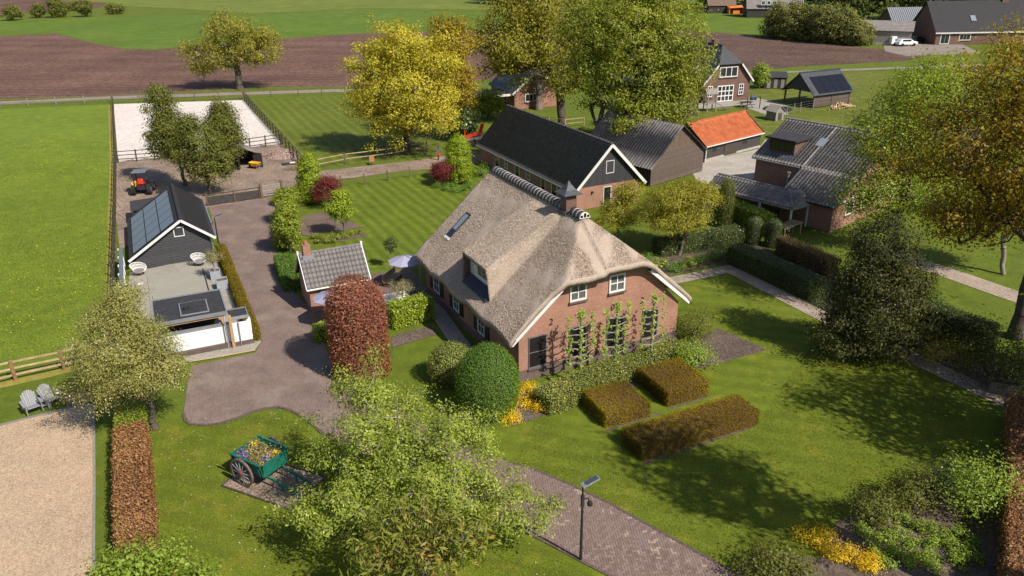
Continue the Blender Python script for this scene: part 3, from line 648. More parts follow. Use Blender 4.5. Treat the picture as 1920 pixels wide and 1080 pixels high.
strip('drive_edging', [(-16.09, 33.22), (-15.78, 32.60), (-15.43, 32.27), (-14.70, 32.17), (-14.06, 32.29), (-13.43, 32.69), (-12.77, 33.25), (-12.21, 33.58), (-11.59, 33.71), (-10.97, 33.46), (-10.42, 33.01), (-9.91, 32.49), (-9.41, 31.98), (-8.86, 31.30), (-8.34, 30.69), (-6.49, 29.50), (-4.69, 28.35)], .12, .03, 'kerb_brick', .1)
# herringbone pavers where the drive comes near: the largest singly, the rest joined
b0, b1 = (0.95, 28.29), (8.55, 21.51)
ux, uy = b1[0]-b0[0], b1[1]-b0[1]; ul = math.hypot(ux, uy); ux, uy = ux/ul, uy/ul
ha = math.atan2(uy, ux) + R(45)
ca, sa = math.cos(ha), math.sin(ha)
PV = []
W_ = .104
for i in range(-220, 221):
    for j in range(-220, 221):
        # herringbone: horizontal brick at cells (i,j),(i+1,j); the upright one beside it at (i,j),(i,j+1)
        k = (i - j) % 4
        if k == 0: c = ((i+1)*W_, (j+.5)*W_, 0)
        elif k == 3: c = ((i+.5)*W_, (j+1)*W_, 90)
        else: continue
        PV.append(c)
PV = np.array(PV); X = b0[0] + PV[:, 0]*ca - PV[:, 1]*sa; Y = b0[1] + PV[:, 0]*sa + PV[:, 1]*ca
zone = [(-0.15, 28.88), (0.68, 28.52), (2.31, 27.35), (3.81, 26.11), (6.34, 23.65), (8.10, 21.95), (8.55, 21.51), (4.04, 21.57), (3.57, 22.01), (2.45, 22.89), (1.45, 23.72), (-1.38, 25.87), (-3.03, 27.76)]
ok = inside(zone, X, Y); PV, X, Y = PV[ok], X[ok], Y[ok]
order = np.argsort(X**2+Y**2)
pm = MB().box(-.1, .1, -.0485, .0485, -.02, .02).mesh('paver', False, .004)
for nm, cc in (('paver_a', (.165, .112, .096)), ('paver_b', (.205, .148, .128)), ('paver_c', (.29, .215, .165))): plain(nm, cc, .85, .15, 9, 0, .2)
meshes = []
for nm in ('paver_a', 'paver_b', 'paver_c'):
    q = pm.copy(); q.materials.clear(); q.materials.append(MAT[nm]); meshes.append(q)
def paver_kind(x, y):
    s = math.sin(x*1.1+y*.6)+math.sin(y*1.7-x*.5+1); return random.choices((0, 1, 2), (5, 5, .35 + 1.6*max(0, s-.6)))[0]
vis = [i for i in order if True]
near = [i for i in vis if Y[i] > 22.2][:300]; ns = set(int(i) for i in near)
for i in near:
    o = link('paver', meshes[paver_kind(X[i], Y[i])], None, drive); o.location = (X[i], Y[i], .008+random.gauss(0, .0015)); o.rotation_euler = (random.gauss(0, .006), random.gauss(0, .006), ha + R(PV[i, 2]))
rest = [[], [], []]
for i in vis:
    if int(i) not in ns: rest[paver_kind(X[i], Y[i])].append(i)
for k in range(3):
    b = MB()
    for i in rest[k]:
        a = ha + R(PV[i, 2]); c, s = math.cos(a), math.sin(a); z = .027+random.gauss(0, .0015)
        vs = [(X[i]+c*p-s*q, Y[i]+s*p+c*q, zz) for zz, e in ((.004, 0), (z-.004, 0), (z, .004)) for p, q in ((-.1+e, -.0485+e), (.1-e, -.0485+e), (.1-e, .0485-e), (-.1+e, .0485-e))]
        b.add(vs, [(8, 9, 10, 11)] + [(m+r_, (m+1) % 4+r_, (m+1) % 4+r_+4, m+r_+4) for r_ in (0, 4) for m in range(4)])
    me = bpy.data.meshes.new('paving_field'); me.from_pydata(b.v, [], b.f); me.update()
    tag(link('paving_field', me, ('paver_a', 'paver_b', 'paver_c')[k], drive), kind='stuff')
# garden paths, terraces and beds
sheet('terrace', [(-12.39, 44.75), (-10.97, 46.64), (-9.76, 50.71), (-7.08, 51.71), (-5.06, 46.49), (-4.59, 44.87), (-7.22, 44.17), (-10.15, 42.40), (-11.19, 41.94)], .002, 'terrace_brick')
sheet('parking_pad', [(-17.56, 62.61), (-17.41, 63.65), (-15.53, 64.51), (-11.91, 60.70), (-15.37, 58.54), (-16.68, 58.94)], .002, 'terrace_brick')
strip('house_path', [(-5.50, 46.84), (-4.46, 44.10), (-3.37, 41.21), (-2.39, 38.73), (-1.59, 36.55)], 1.0, .006, 'concrete')
sheet('garden_path', [(10.64, 49.59), (15.39, 51.78), (18.91, 44.45), (21.75, 39.45), (24.89, 33.54), (24.10, 32.49), (20.90, 38.22), (18.13, 43.18), (14.81, 50.23), (10.67, 48.41)], -.004, 'path_gravel')
sheet('patio', [(-26.62, 51.36), (-21.93, 54.71), (-14.44, 40.79), (-14.52, 39.81), (-17.81, 38.46), (-23.59, 43.81)], .02, 'concrete', .08)
sheet('planting_bed', [(0.36, 35.25), (2.72, 35.90), (9.24, 39.60), (12.04, 41.88), (14.15, 39.17), (9.88, 37.04), (8.49, 37.19), (5.61, 34.78), (3.35, 33.57), (1.74, 32.87), (-0.07, 31.76)], .0, 'soil')
sheet('planting_bed', curve([(11.42, 22.92), (12.30, 24.51), (14.76, 26.41), (18.24, 28.14), (20.26, 28.49), (19.18, 25.34), (16.18, 20.66), (9.80, 20.75), (7.97, 22.16), (9.44, 23.23)], 4), .0, 'soil')
sheet('planting_bed', [(15.53, 52.17), (17.62, 56.69), (21.14, 51.22), (24.21, 44.16), (26.34, 38.59), (24.82, 33.74), (21.80, 39.58), (19.02, 44.68)], -.002, 'soil')
sheet('planting_bed', [(8.73, 52.57), (10.55, 50.06), (15.45, 52.18), (15.67, 56.17), (11.79, 56.87)], -.002, 'soil')
strip('planting_bed', [(-15.17, 57.45), (-13.15, 57.98), (-11.46, 59.03)], 1.2, .0, 'soil')
sheet('mulch_bed', [(-7.00, 41.29), (-4.95, 42.64), (-4.23, 41.57), (-6.80, 39.83)], -.002, 'soil')
sheet('hedge_bed', [(4.09, 31.90), (6.57, 33.70), (9.10, 34.71), (10.31, 34.69), (11.30, 31.54), (5.65, 28.82), (4.63, 31.14)], -.004, 'lawn_front')
cart_pad = sheet('cart_bed', [(-12.34, 27.52), (-9.05, 25.92), (-8.05, 28.03), (-11.45, 29.59)], .02, 'cart_chips')
for a, b_ in (((-12.34, 27.52), (-9.05, 25.92)), ((-9.05, 25.92), (-8.05, 28.03)), ((-8.05, 28.03), (-11.45, 29.59)), ((-11.45, 29.59), (-12.34, 27.52))): strip('cart_bed_edging', [a, b_], .07, .05, 'wood_dark', .08)
strip('side_drive', [(27.01, 55.49), (27.95, 52.33), (29.70, 49.82), (31.16, 47.25), (33.31, 43.56)], 1.9, -.006, 'path_gravel')
sheet('outer_verge', [(24.28, 32.68), (28.35, 36.20), (37.12, 32.91), (24.74, 18.96), (16.12, 19.96)], -.010, 'dry_grass')

# ------------------------------------------------------------------ thatched farmhouse
HX, HY, HA = 0.31, 35.90, 26.8
hs = thing('farmhouse', 'brick farmhouse with large thatched half-hipped roof and striped ridge', 'house', HX, HY, 0, HA)
W, Lh = 10.05, 13.0
b = MB()
gz = 2.42
fr = [(0, 0), (W, 0), (W, gz), (W-2.5, 5.1), (2.5, 5.1), (0, gz)]
b.add([(x, 0, z) for x, z in fr] + [(x, .3, z) for x, z in fr], [(0, 1, 2, 3, 4, 5), (11, 10, 9, 8, 7, 6)] + [(i, i+6, (i+1) % 6+6, (i+1) % 6) for i in range(6)])
bkp = [(0, 0), (W, 0), (W, gz), (W/2, 7.0), (0, gz)]
b.add([(x, Lh, z) for x, z in bkp] + [(x, Lh-.3, z) for x, z in bkp], [(4, 3, 2, 1, 0), (5, 6, 7, 8, 9)] + [(i, (i+1) % 5, (i+1) % 5+5, i+5) for i in range(5)])
b.box(0, .3, .3, Lh-.3, 0, gz); b.box(W-.3, W, .3, Lh-.3, 0, gz)
hw = b.build('wall', 'house_brick', hs)
b = MB(); b.box(-.03, W+.03, -.03, .1, -.05, .6); b.box(-.03, .1, .1, Lh+.03, -.05, .45); b.box(W-.1, W+.03, .1, Lh+.03, -.05, .6); b.build('plinth', 'plinth', hs)
# thatch as a thick rounded shell
def smin(a, c, k): h = np.clip(.5+.5*(c-a)/k, 0, 1); return c*(1-h)+a*h - k*h*(1-h)
def roof_z(x, y):
    zl = 2.70 + (x+.68)*.87; zr = 2.70 + (W+.68-x)*.87; zh = 5.52 + (y+.55)*.76
    zm = smin(zl, zr, .35); d = zh-zm; zs = smin(zm, zh, .35)
    west = np.where(d > 0, zm-.16*np.exp(-np.maximum(d, 0)/.16), zh-.20)   # the west slope laps over the hip with a rolled edge
    return np.where(x < W/2-.2, west, zs)
xs = np.linspace(-.68, W+.68, 110); ys = np.concatenate([np.linspace(-.55, 3, 36), np.linspace(3.1, 13.15, 84)])
XX, YY = np.meshgrid(xs, ys, indexing='ij'); yy = YY.copy()
# the low verges stand back a little from the hip eave
lowm = np.clip((2.2-np.minimum(XX, W-XX))/.5, 0, 1)*np.clip((.6-YY)/1.15, 0, 1); yy = YY + .22*lowm
ZZ = roof_z(XX, YY)
rn = np.random.default_rng(3)
und = sum(np.sin(XX*rn.normal(0, 1.6)+YY*rn.normal(0, 1.6)+rn.uniform(0, 6))*.016 for _ in range(8)); ZZ = ZZ + und + rn.normal(0, .006, ZZ.shape)
# eaves swing up slightly over the side windows
ev = np.clip((.9-np.minimum(XX+.68, W+.68-XX))/.9, 0, 1); ZZ = ZZ + ev*.10*np.sin((YY-3.9)*1.75)
nx, ny = XX.shape; TH = .34
top_ = np.stack([XX, yy, ZZ], -1).reshape(-1, 3); bot = top_ - np.array([0, 0, TH])
idx = np.arange(nx*ny).reshape(nx, ny); F = [np.stack([idx[:-1, :-1], idx[1:, :-1], idx[1:, 1:], idx[:-1, 1:]], -1).reshape(-1, 4)]
F.append(F[0][:, ::-1] + nx*ny)
for e in (idx[0, ::-1], idx[-1, :], idx[:, 0], idx[::-1, -1]): F.append(np.stack([e[:-1], e[1:], e[1:]+nx*ny, e[:-1]+nx*ny][::-1], -1))
th = link('thatch', fast_mesh('thatch', np.concatenate([top_, bot]), np.concatenate(F), True), 'thatch', hs)
# dormer: a flatter thatch sweep with a deep lip on the west slope
u = np.linspace(0, 1, 46); v_ = np.linspace(0, 1, 60)
UU, VV = np.meshgrid(u, v_, indexing='ij')
yb = 3.2 + VV*3.65; xb = -.05 + UU*4.7
prof = np.clip((yb-3.25)/(.45+.3*UU), 0, 1); prof = prof*prof*(3-2*prof)
tail = np.clip((6.84-yb)/.10, 0, 1)
zd = 5.02 + (xb+.05)*.52; zr0 = 2.70+(xb+.68)*.87
zz = zr0 - .03 + np.maximum(0, zd-zr0)*prof*np.clip(tail+.55*0, 0, 1) + .0
zz = np.where(UU > .92, zr0 - .05 + np.maximum(0, zd-zr0)*prof*(1-UU)/.08, zz)
t2 = np.stack([xb, yb, zz + rn.normal(0, .006, zz.shape)], -1).reshape(-1, 3)
zbt = np.maximum(zz-.22, zr0-.12); b2 = np.stack([xb+.05, yb, np.minimum(zbt, zz-.01)], -1).reshape(-1, 3)
n1, n2 = UU.shape; idx = np.arange(n1*n2).reshape(n1, n2); F = [np.stack([idx[:-1, :-1], idx[1:, :-1], idx[1:, 1:], idx[:-1, 1:]], -1).reshape(-1, 4)]; F.append(F[0][:, ::-1]+n1*n2)
for e in (idx[0, ::-1], idx[-1, :], idx[:, 0], idx[::-1, -1]): F.append(np.stack([e[:-1], e[1:], e[1:]+n1*n2, e[:-1]+n1*n2][::-1], -1))
dm = link('dormer', fast_mesh('dormer', np.concatenate([t2, b2]), np.concatenate(F), True), 'thatch', hs)
MB().box(.36, .46, 3.6, 6.6, 3.5, 5.0).build('front_panel', 'cream_paint', dm)
window(dm, 'x', .36, 3.75, 5.6, 3.9, 4.72, 3, 1, 'white_paint', 'glass', -1, .07, False, .06)
MB().add([(-.02, 6.62, 3.15), (.46, 6.62, 3.6), (.46, 6.62, 5.05), (-.02, 6.62, 4.83), (-.02, 6.7, 3.15), (.46, 6.7, 3.6), (.46, 6.7, 5.05), (-.02, 6.7, 4.83)], [(0, 1, 2, 3), (7, 6, 5, 4), (0, 4, 5, 1), (1, 5, 6, 2), (2, 6, 7, 3), (3, 7, 4, 0)]).build('cheek_board', 'wood_brown', dm)
MB().slab([(-.2, 3.45, 3.19), (.345, 3.45, 3.67), (.345, 6.6, 3.67), (-.2, 6.6, 3.19)], .05).build('apron', 'lead', dm)
for k in range(17):
    y = 3.58+k*.186; MB().bar((-.18, y, 3.24), (.33, y, 3.69), .07, .06).build('apron_tile', 'lead', dm)
# loose straw ends all over the thatch
n_s = 190000; xs_ = rn.uniform(-.68, W+.68, n_s); ys_ = rn.uniform(-.5, 13.1, n_s); zs_ = roof_z(xs_, ys_)
e_ = .05; gx = (roof_z(xs_+e_, ys_)-zs_)/e_; gy = (roof_z(xs_, ys_+e_)-zs_)/e_
evs = np.clip((.9-np.minimum(xs_+.68, W+.68-xs_))/.9, 0, 1); zs_ = zs_ + evs*.10*np.sin((ys_-3.9)*1.75)
hid = (xs_ > .1) & (xs_ < 4.4) & (ys_ > 3.45) & (ys_ < 6.8)
wl_ = np.clip((2.2-np.minimum(xs_, W-xs_))/.5, 0, 1)*np.clip((.6-ys_)/1.15, 0, 1); ys2 = ys_+.22*wl_
C = np.stack([xs_, ys2, zs_+.02], 1)[~hid]; Nn = np.stack([-gx, -gy, np.ones(n_s)], 1)[~hid]
# on the dormer
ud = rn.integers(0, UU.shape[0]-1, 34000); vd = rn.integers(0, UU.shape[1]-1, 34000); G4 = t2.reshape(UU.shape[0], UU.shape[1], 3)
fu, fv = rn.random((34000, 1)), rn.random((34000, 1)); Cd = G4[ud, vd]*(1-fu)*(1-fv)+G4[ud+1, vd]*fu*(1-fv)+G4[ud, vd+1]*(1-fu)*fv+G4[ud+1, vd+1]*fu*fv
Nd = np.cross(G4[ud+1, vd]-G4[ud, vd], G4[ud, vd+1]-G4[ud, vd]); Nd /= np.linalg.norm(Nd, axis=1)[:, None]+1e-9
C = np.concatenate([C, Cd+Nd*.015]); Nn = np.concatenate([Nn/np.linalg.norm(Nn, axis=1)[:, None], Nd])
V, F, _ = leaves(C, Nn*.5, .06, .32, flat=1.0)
tp_ = .5+.16*(np.sin(C[:, 0]*1.1+C[:, 1]*.4)+np.sin(C[:, 1]*.9-C[:, 0]*.6))/2+.2*(np.arange(len(C)) >= len(C)-34000) - .40*((5.52+(C[:, 1]+.55)*.76 - 2.70-(np.minimum(C[:, 0], W-C[:, 0])+.68)*.87) < .05)  # tint stands in for light balance: hip straw darkened, dormer straw brightened
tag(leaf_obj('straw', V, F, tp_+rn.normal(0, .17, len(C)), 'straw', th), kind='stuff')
# skylight
sx, sz = .97, 2.42+(.97+.68)*.915
fr_ = MB()
def on_roof(x, o): return (2.70+(x+.68)*.87) + o
def skylight(parent, x0, x1, y0, y1):
    fr_ = MB()
    for (xa, xb_, ya, yb_) in ((x0, x0+.08, y0, y1), (x1-.08, x1, y0, y1), (x0, x1, y0, y0+.07), (x0, x1, y1-.07, y1)):
        fr_.slab([(xa, ya, on_roof(xa, .07)), (xb_, ya, on_roof(xb_, .07)), (xb_, yb_, on_roof(xb_, .07)), (xa, yb_, on_roof(xa, .07))], .1)
    f = fr_.build('skylight', 'dark_metal', parent)
    MB().slab([(x0+.45, y0+.07, on_roof(x0+.45, .055)), (x1-.08, y0+.07, on_roof(x1-.08, .055)), (x1-.08, y1-.07, on_roof(x1-.08, .055)), (x0+.45, y1-.07, on_roof(x0+.45, .055))], .02).build('pane', 'sky_glass', f)
    MB().slab([(x0+.08, y0+.07, on_roof(x0+.08, .05)), (x0+.45, y0+.07, on_roof(x0+.45, .05)), (x0+.45, y1-.07, on_roof(x0+.45, .05)), (x0+.08, y1-.07, on_roof(x0+.08, .05))], .02).build('pane', 'dark_glass', f)
    MB().slab([(x0-.14, y0-.02, on_roof(x0-.14, .06)), (x0, y0-.02, on_roof(x0, .06)), (x0, y1+.02, on_roof(x0, .06)), (x0-.14, y1+.02, on_roof(x0-.14, .06))], .06).build('flashing', 'white_paint', f)
skylight(hs, 1.0, 2.45, 11.1, 11.75)
# ridge: dark half-round tiles bedded in white mortar
def half_ring(y0, y1, r0, r1, zc, n=9):
    b = MB(); vs = []
    for y in (y0, y1):
        for r_ in (r0, r1):
            for i in range(n+1):
                a = math.pi*(-.06+1.12*i/n); vs.append((W/2+r_*math.cos(a), y, zc+r_*math.sin(a)))
    m = n+1; fs = []
    for i in range(n): fs += [(m+i, m+i+1, 3*m+i+1, 3*m+i), (i+1, i, 2*m+i, 2*m+i+1), (i, i+1, m+i+1, m+i), (2*m+i+1, 2*m+i, 3*m+i, 3*m+i+1)]
    fs += [(0, m, 3*m, 2*m), (n, 2*m+n, 3*m+n, m+n)]
    return b.add(vs, fs)
rz = 7.53; N_r = 30; y_a, y_b = 2.05, 12.85; st = (y_b-y_a)/N_r
tm = half_ring(0, st-.085, .02, .30, 0).mesh('ridge_tile', True); tm.materials.append(MAT['slate_blue'])
mm = half_ring(0, .085, .02, .312, 0).mesh('mortar_band', True); mm.materials.append(MAT['pale_concrete'])
for k in range(N_r):
    y = y_a+k*st
    if 3.3 < y+st/2 < 4.2: continue
    o = link('ridge_tile', tm, None, th); o.location = (0, y+.085, rz+random.gauss(0, .006))
    o = link('mortar_band', mm, None, th); o.location = (0, y, rz+random.gauss(0, .006))
b = MB(); vs = [(W/2+.33*math.cos(math.pi*i/10), y_a-.04, rz-.02+.33*math.sin(math.pi*i/10)) for i in range(11)]; b.add(vs+[(x, y_a, z) for x, _, z in vs], [tuple(range(11)), tuple(reversed(range(11, 22)))]+[(i, i+11, (i+1) % 11+11, (i+1) % 11) for i in range(11)])
b.build('ridge_end', 'cream_paint', th)
for a in (-.2, 0.0, .2):
    MB().box(W/2+a-.07, W/2+a+.07, y_a-.055, y_a-.043, rz+.03, rz+.26-abs(a)*.5).build('ridge_end_pane', 'dark_glass', th)
ch = MB().box(W/2-.3, W/2+.3, 3.45, 4.05, 7.1, 8.25).build('chimney', 'dark_brick', th)
MB().box(W/2-.42, W/2+.42, 3.33, 4.17, 7.3, 7.5).build('flashing', 'lead', ch)
for sx in (-1, 1):
    for sy in (-1, 1): MB().box(W/2+sx*.26-.03, W/2+sx*.26+.03, 3.75+sy*.26-.03, 3.75+sy*.26+.03, 8.25, 8.42).build('cowl_leg', 'dark_metal', ch)
cp = [(.56, 8.42), (.56, 8.46), (.3, 8.66), (.12, 8.92), (.02, 9.12)]
b = MB()
for r_, z in cp: b.v += [(W/2+sx*r_, 3.75+sy*r_, z) for sx, sy in ((-1, -1), (1, -1), (1, 1), (-1, 1))]
b.f += [(3, 2, 1, 0), (16, 17, 18, 19)] + [(4*k+i, 4*k+(i+1) % 4, 4*k+4+(i+1) % 4, 4*k+4+i) for k in range(4) for i in range(4)]
b.build('cowl', 'slate_blue', ch)
# barge boards
for s in (0, 1):
    f = (lambda x: W-x) if s else (lambda x: x)
    MB().bar((f(-.55), -.30, 2.36), (f(2.3), -.36, 4.86), .05, .17).build('barge_board', 'white_paint', hs)
    MB().bar((f(-.42), -.17, 2.36), (f(2.4), -.2, 4.84), .22, .03).build('soffit_board', 'white_paint', hs)
# windows of the gable
for x0 in (2.95, 5.34): window(hs, 'y', 0, x0, x0+1.0, 3.90, 4.92, 2, 2, 'white_paint', 'curtain_glass', -1, .09, True, .07, bar=.055)
for x0 in (.55, 2.95, 5.3, 7.62): window(hs, 'y', 0, x0, x0+1.06, .62, 2.42, 1, 2, 'grey_metal', 'screen_black', -1, .045, True, .05)
for y0, y1 in ((10.6, 11.6), (7.55, 8.45), (4.05, 4.95)):
    w = window(hs, 'x', 0, y0, y1, .75, 1.85, 2, 2, 'white_paint', 'glass', -1, .09, True, .06)
    for ya, yb_ in ((y0-.55, y0-.03), (y1+.03, y1+.55)): MB().box(-.05, -.005, ya, yb_, .72, 1.9).build('shutter', 'shutter', hs)
def numeral(txt, x, z, size, parent):
    c = bpy.data.curves.new('numeral', 'FONT'); c.body = txt; c.size = size; c.extrude = .015; c.align_x = 'CENTER'; c.shear = .12; c.offset = -.006
    o = bpy.data.objects.new('numeral', c); col.objects.link(o); bpy.context.view_layer.update()
    me = bpy.data.meshes.new_from_object(o.evaluated_get(bpy.context.evaluated_depsgraph_get())); bpy.data.objects.remove(o)
    q = link('numeral', me, 'numeral', parent); q.rotation_euler = (R(90), 0, 0); q.location = (x, -.02, z); return q
for t_, x in (('2', 1.85), ('0', 3.55), ('0', 5.62), ('3', 7.52)): numeral(t_, x, 2.86, .52, hs)
for x in (2.2, 4.55, 6.9, 9.1): MB().tube([(x, -.05, .62), (x+.08, -.06, .72), (x+.16, -.05, .62)], .012, 5).build('wall_anchor', 'dark_metal', hs)

# ------------------------------------------------------------------ long barn behind the house
BX, BY = 8.35, 65.62
bn = thing('long_barn', 'long brick barn with dark pantile roof and black boarded gable', 'barn', 8.34, 65.62, 0, HA)
D = 19.0
ze, zr_, hw_ = 1.72, 5.38, 3.2
b = MB(); b.box(-hw_, hw_, 0, .25, 0, 1.95); b.box(-hw_, -hw_+.25, .25, D-.25, 0, 1.72); b.box(hw_-.25, hw_, .25, D-.25, 0, 1.72)
gp = [(-hw_, 0), (hw_, 0), (hw_, 1.75), (0, 5.2), (-hw_, 1.75)]
b.add([(x, D, z) for x, z in gp]+[(x, D-.25, z) for x, z in gp], [(4, 3, 2, 1, 0), (5, 6, 7, 8, 9)]+[(i, (i+1) % 5, (i+1) % 5+5, i+5) for i in range(5)])
b.build('wall', 'barn_brick', bn)
for k in range(32):     # upright gable boards
    x0 = -hw_+.02+k*.2; x1 = min(x0+.19, hw_-.02); f = lambda x: 5.22-abs(x)*(5.22-1.80)/hw_
    if min(f(x0), f(x1)) < 1.99: continue
    MB().add([(x0, -.03, 1.955), (x1, -.03, 1.955), (x1, -.03, f(x1)), (x0, -.03, f(x0)), (x0, .02, 1.955), (x1, .02, 1.955), (x1, .02, f(x1)), (x0, .02, f(x0))], [(0, 1, 2, 3), (7, 6, 5, 4), (0, 4, 5, 1), (1, 5, 6, 2), (2, 6, 7, 3), (3, 7, 4, 0)]).build('gable_board', 'black_boards', bn)
MB().add([(-3.1, .03, 1.95), (3.1, .03, 1.95), (0, .03, 5.1), (-3.1, .2, 1.95), (3.1, .2, 1.95), (0, .2, 5.1)], [(0, 1, 2), (5, 4, 3), (0, 3, 4, 1), (1, 4, 5, 2), (2, 5, 3, 0)]).build('gable_frame', 'wood_dark', bn)
dx, dz = 3.55, 3.66; sl = math.hypot(dx, dz)
for s in (-1, 1):
    MB().slab([(s*3.55, -.3, ze-.03), (0, -.3, zr_-.03), (0, D+.25, zr_-.03), (s*3.55, D+.25, ze-.03)], .1, (s*dz/sl, 0, dx/sl)).build('roof_deck', 'wood_dark', bn)
    tiles('roof_tiles', 'barn_tile', bn, (s*3.55, -.3, ze), (0, 1, 0), (-s*dx/sl, 0, dz/sl), D+.55, sl, .215, .34, .04, .025)
    MB().bar((s*3.62, -.34, ze-.14), (0, -.34, zr_-.07), .05, .24).build('barge_board', 'white_paint', bn)
    MB().tube([(s*3.66, -.3, ze-.05), (s*3.66, D+.2, ze-.05)], .06, 7).build('gutter', 'zinc', bn)
rt = half_ring(0, .40, .02, .13, 0, 6).mesh('ridge_tile', True); rt.materials.append(MAT['barn_tile'])
for k in range(46):
    o = link('ridge_tile', rt, None, bn); o.location = (-W/2, -.3+k*.424, zr_+.02+random.gauss(0, .008))
window(bn, 'y', -.03, -.38, .42, 2.85, 3.95, 1, 1, 'white_paint', 'black_boards', -1, .05, False, .04, 'hatch')
window(bn, 'y', 0, -.55, .25, .02, 1.72, 1, 1, 'white_paint', 'dark_glass', -1, .06, False, .04, 'door')
window(bn, 'y', 0, 1.6, 1.95, .9, 1.5, 1, 1, 'dark_metal', 'dark_glass', -1, .04, False, .03)
lp = MB(); lp.box(-1.75, -1.62, -.18, -.002, 1.35, 1.5); lp.build('wall_lamp', 'dark_metal', bn)
for y0, w_, kind in ((1.2, 1.1, 'window'), (3.2, 1.0, 'door'), (5.3, .8, 'door'), (8.2, .8, 'window'), (10.3, .9, 'door'), (12.8, .7, 'window'), (14.6, 1.0, 'door')):
    if kind == 'window': window(bn, 'x', -hw_, y0, y0+w_, .55, 1.5, 2, 2, 'white_paint', 'glass', -1, .08, True, .05)
    else: window(bn, 'x', -hw_, y0, y0+w_, .02, 1.6, 1, 1, 'white_paint', 'dark_glass', -1, .07, False, .05, 'door')

# ------------------------------------------------------------------ black boarded shed with solar panels
sh = thing('solar_shed', 'black weatherboarded shed with solar panels and white barge boards', 'shed', -26.57, 51.85, 0, 24.5)
xl, xa, xr, zl, za, zr2 = .25, 3.6, 5.35, 1.15, 3.32, 1.98
LS = 9.3
b = MB(); gp = [(xl, 0), (xr, 0), (xr, zr2-.05), (xa, za-.06), (xl, zl-.05)]
for y0, y1 in ((.1, .2), (LS-.2, LS)): b.add([(x, y0, z) for x, z in gp]+[(x, y1, z) for x, z in gp], [(0, 1, 2, 3, 4), (9, 8, 7, 6, 5)]+[(i, i+5, (i+1) % 5+5, (i+1) % 5) for i in range(5)])
b.box(xl, xl+.1, .2, LS-.2, 0, zl-.07); b.box(xr-.1, xr, .2, LS-.2, 0, zr2-.08); b.build('wall', 'black_boards', sh)
roofl = lambda x: (zl + (za-zl)*(x-xl)/(xa-xl)) if x < xa else (za + (zr2-za)*(x-xa)/(xr-xa))
for k in range(19):      # lapped boards of the gable
    z0 = .02+k*.17; z1 = z0+.185
    xs_ = [x for x in np.linspace(xl, xr, 120) if roofl(x)-.07 > z1]
    if not xs_: continue
    x0, x1 = xs_[0], xs_[-1]
    MB().add([(x0, .04, z0), (x1, .04, z0), (x1, .08, z1), (x0, .08, z1), (x0, .11, z0), (x1, .11, z0), (x1, .11, z1), (x0, .11, z1)], [(0, 1, 2, 3), (7, 6, 5, 4), (0, 4, 5, 1), (1, 5, 6, 2), (2, 6, 7, 3), (3, 7, 4, 0)]).build('weatherboard', 'black_boards', sh)
MB().box(xr-.02, xr+.04, .03, .12, 0, zr2-.05).build('corner_board', 'black_boards', sh)
# roof
def shed_plane(x0, z0, x1, z1, y0, y1, name, t=.09):
    n = Vector((-(z1-z0), 0, x1-x0)).normalized(); n = n if n.z > 0 else -n
    return MB().slab([(x0, y0, z0), (x1, y0, z1), (x1, y1, z1), (x0, y1, z0)], t, tuple(n)).build(name, 'roof_black', sh)
sl1 = (za-zl)/(xa-xl); sl2 = (za-zr2)/(xr-xa)
shed_plane(-.12, zl-sl1*.37, xa, za, -.28, LS+.2, 'roof_west'); shed_plane(xa, za, xr+.33, zr2-sl2*.33, -.28, LS+.2, 'roof_east')
tiles('roof_tiles', 'roof_black', sh, (xr+.33, -.28, zr2-sl2*.33+.012), (0, 1, 0), tuple(Vector((-(xr+.33-xa), 0, za-zr2+sl2*.33)).normalized()), LS+.48, math.hypot(xr+.33-xa, za-zr2+sl2*.33), .3, .34, .012, .015, 'flat')
rt2 = half_ring(0, .3, .02, .11, 0, 6).mesh('ridge_tile', True); rt2.materials.append(MAT['roof_black'])
for k in range(31): o = link('ridge_tile', rt2, None, sh); o.location = (xa-W/2, -.28+k*.315, za+.01)
nv = Vector((-sl1, 0, 1)).normalized(); uv = Vector((1, 0, sl1)).normalized()
pw_, ph_ = 1.62, 1.0
pm_ = MB()
for k in range(4):
    pass
for c in range(5):
    for r_ in range(3):
        o0 = Vector((.10, 0, roofl(.25)+(.10-.25)*sl1)) + nv*.05
        a = o0 + uv*(.18+r_*1.2) ; y0 = -.02+c*1.72; a.y = y0
        p1 = a; p2 = a+uv*1.16; q1 = Vector((p1.x, y0+1.66, p1.z)); q2 = Vector((p2.x, y0+1.66, p2.z))
        up_ = nv*.04
        s_ = MB().slab([tuple(p1+up_), tuple(p2+up_), tuple(q2+up_), tuple(q1+up_)], .04, tuple(nv)).build('solar_panel', 'dark_metal', sh)
        ins = .022
        MB().slab([tuple(p1+up_*1.08+uv*ins+Vector((0, ins, 0))), tuple(p2+up_*1.08-uv*ins+Vector((0, ins, 0))), tuple(q2+up_*1.08-uv*ins-Vector((0, ins, 0))), tuple(q1+up_*1.08+uv*ins-Vector((0, ins, 0)))], .004, tuple(nv)).build('cell_sheet', 'solar', s_)
MB().bar((-.16, -.32, zl-sl1*.41-.09), (xa, -.32, za-.09), .045, .17).build('barge_board', 'white_paint', sh)
MB().bar((xa, -.32, za-.09), (xr+.37, -.32, zr2-sl2*.37-.09), .045, .17).build('barge_board', 'white_paint', sh)
MB().tube([(xr+.4, -.25, zr2-sl2*.36-.02), (xr+.4, LS+.2, zr2-sl2*.36-.02)], .05, 7).build('gutter', 'zinc', sh)
MB().tube([(xr+.12, .02, .05), (xr+.12, .02, zr2-.3), (xr+.36, -.1, zr2-sl2*.36-.05)], .035, 7).build('downpipe', 'zinc', sh)
window(sh, 'y', .05, 3.02, 3.72, 1.98, 2.68, 1, 1, 'white_paint', 'black_boards', -1, .06, False, .05, 'hatch')
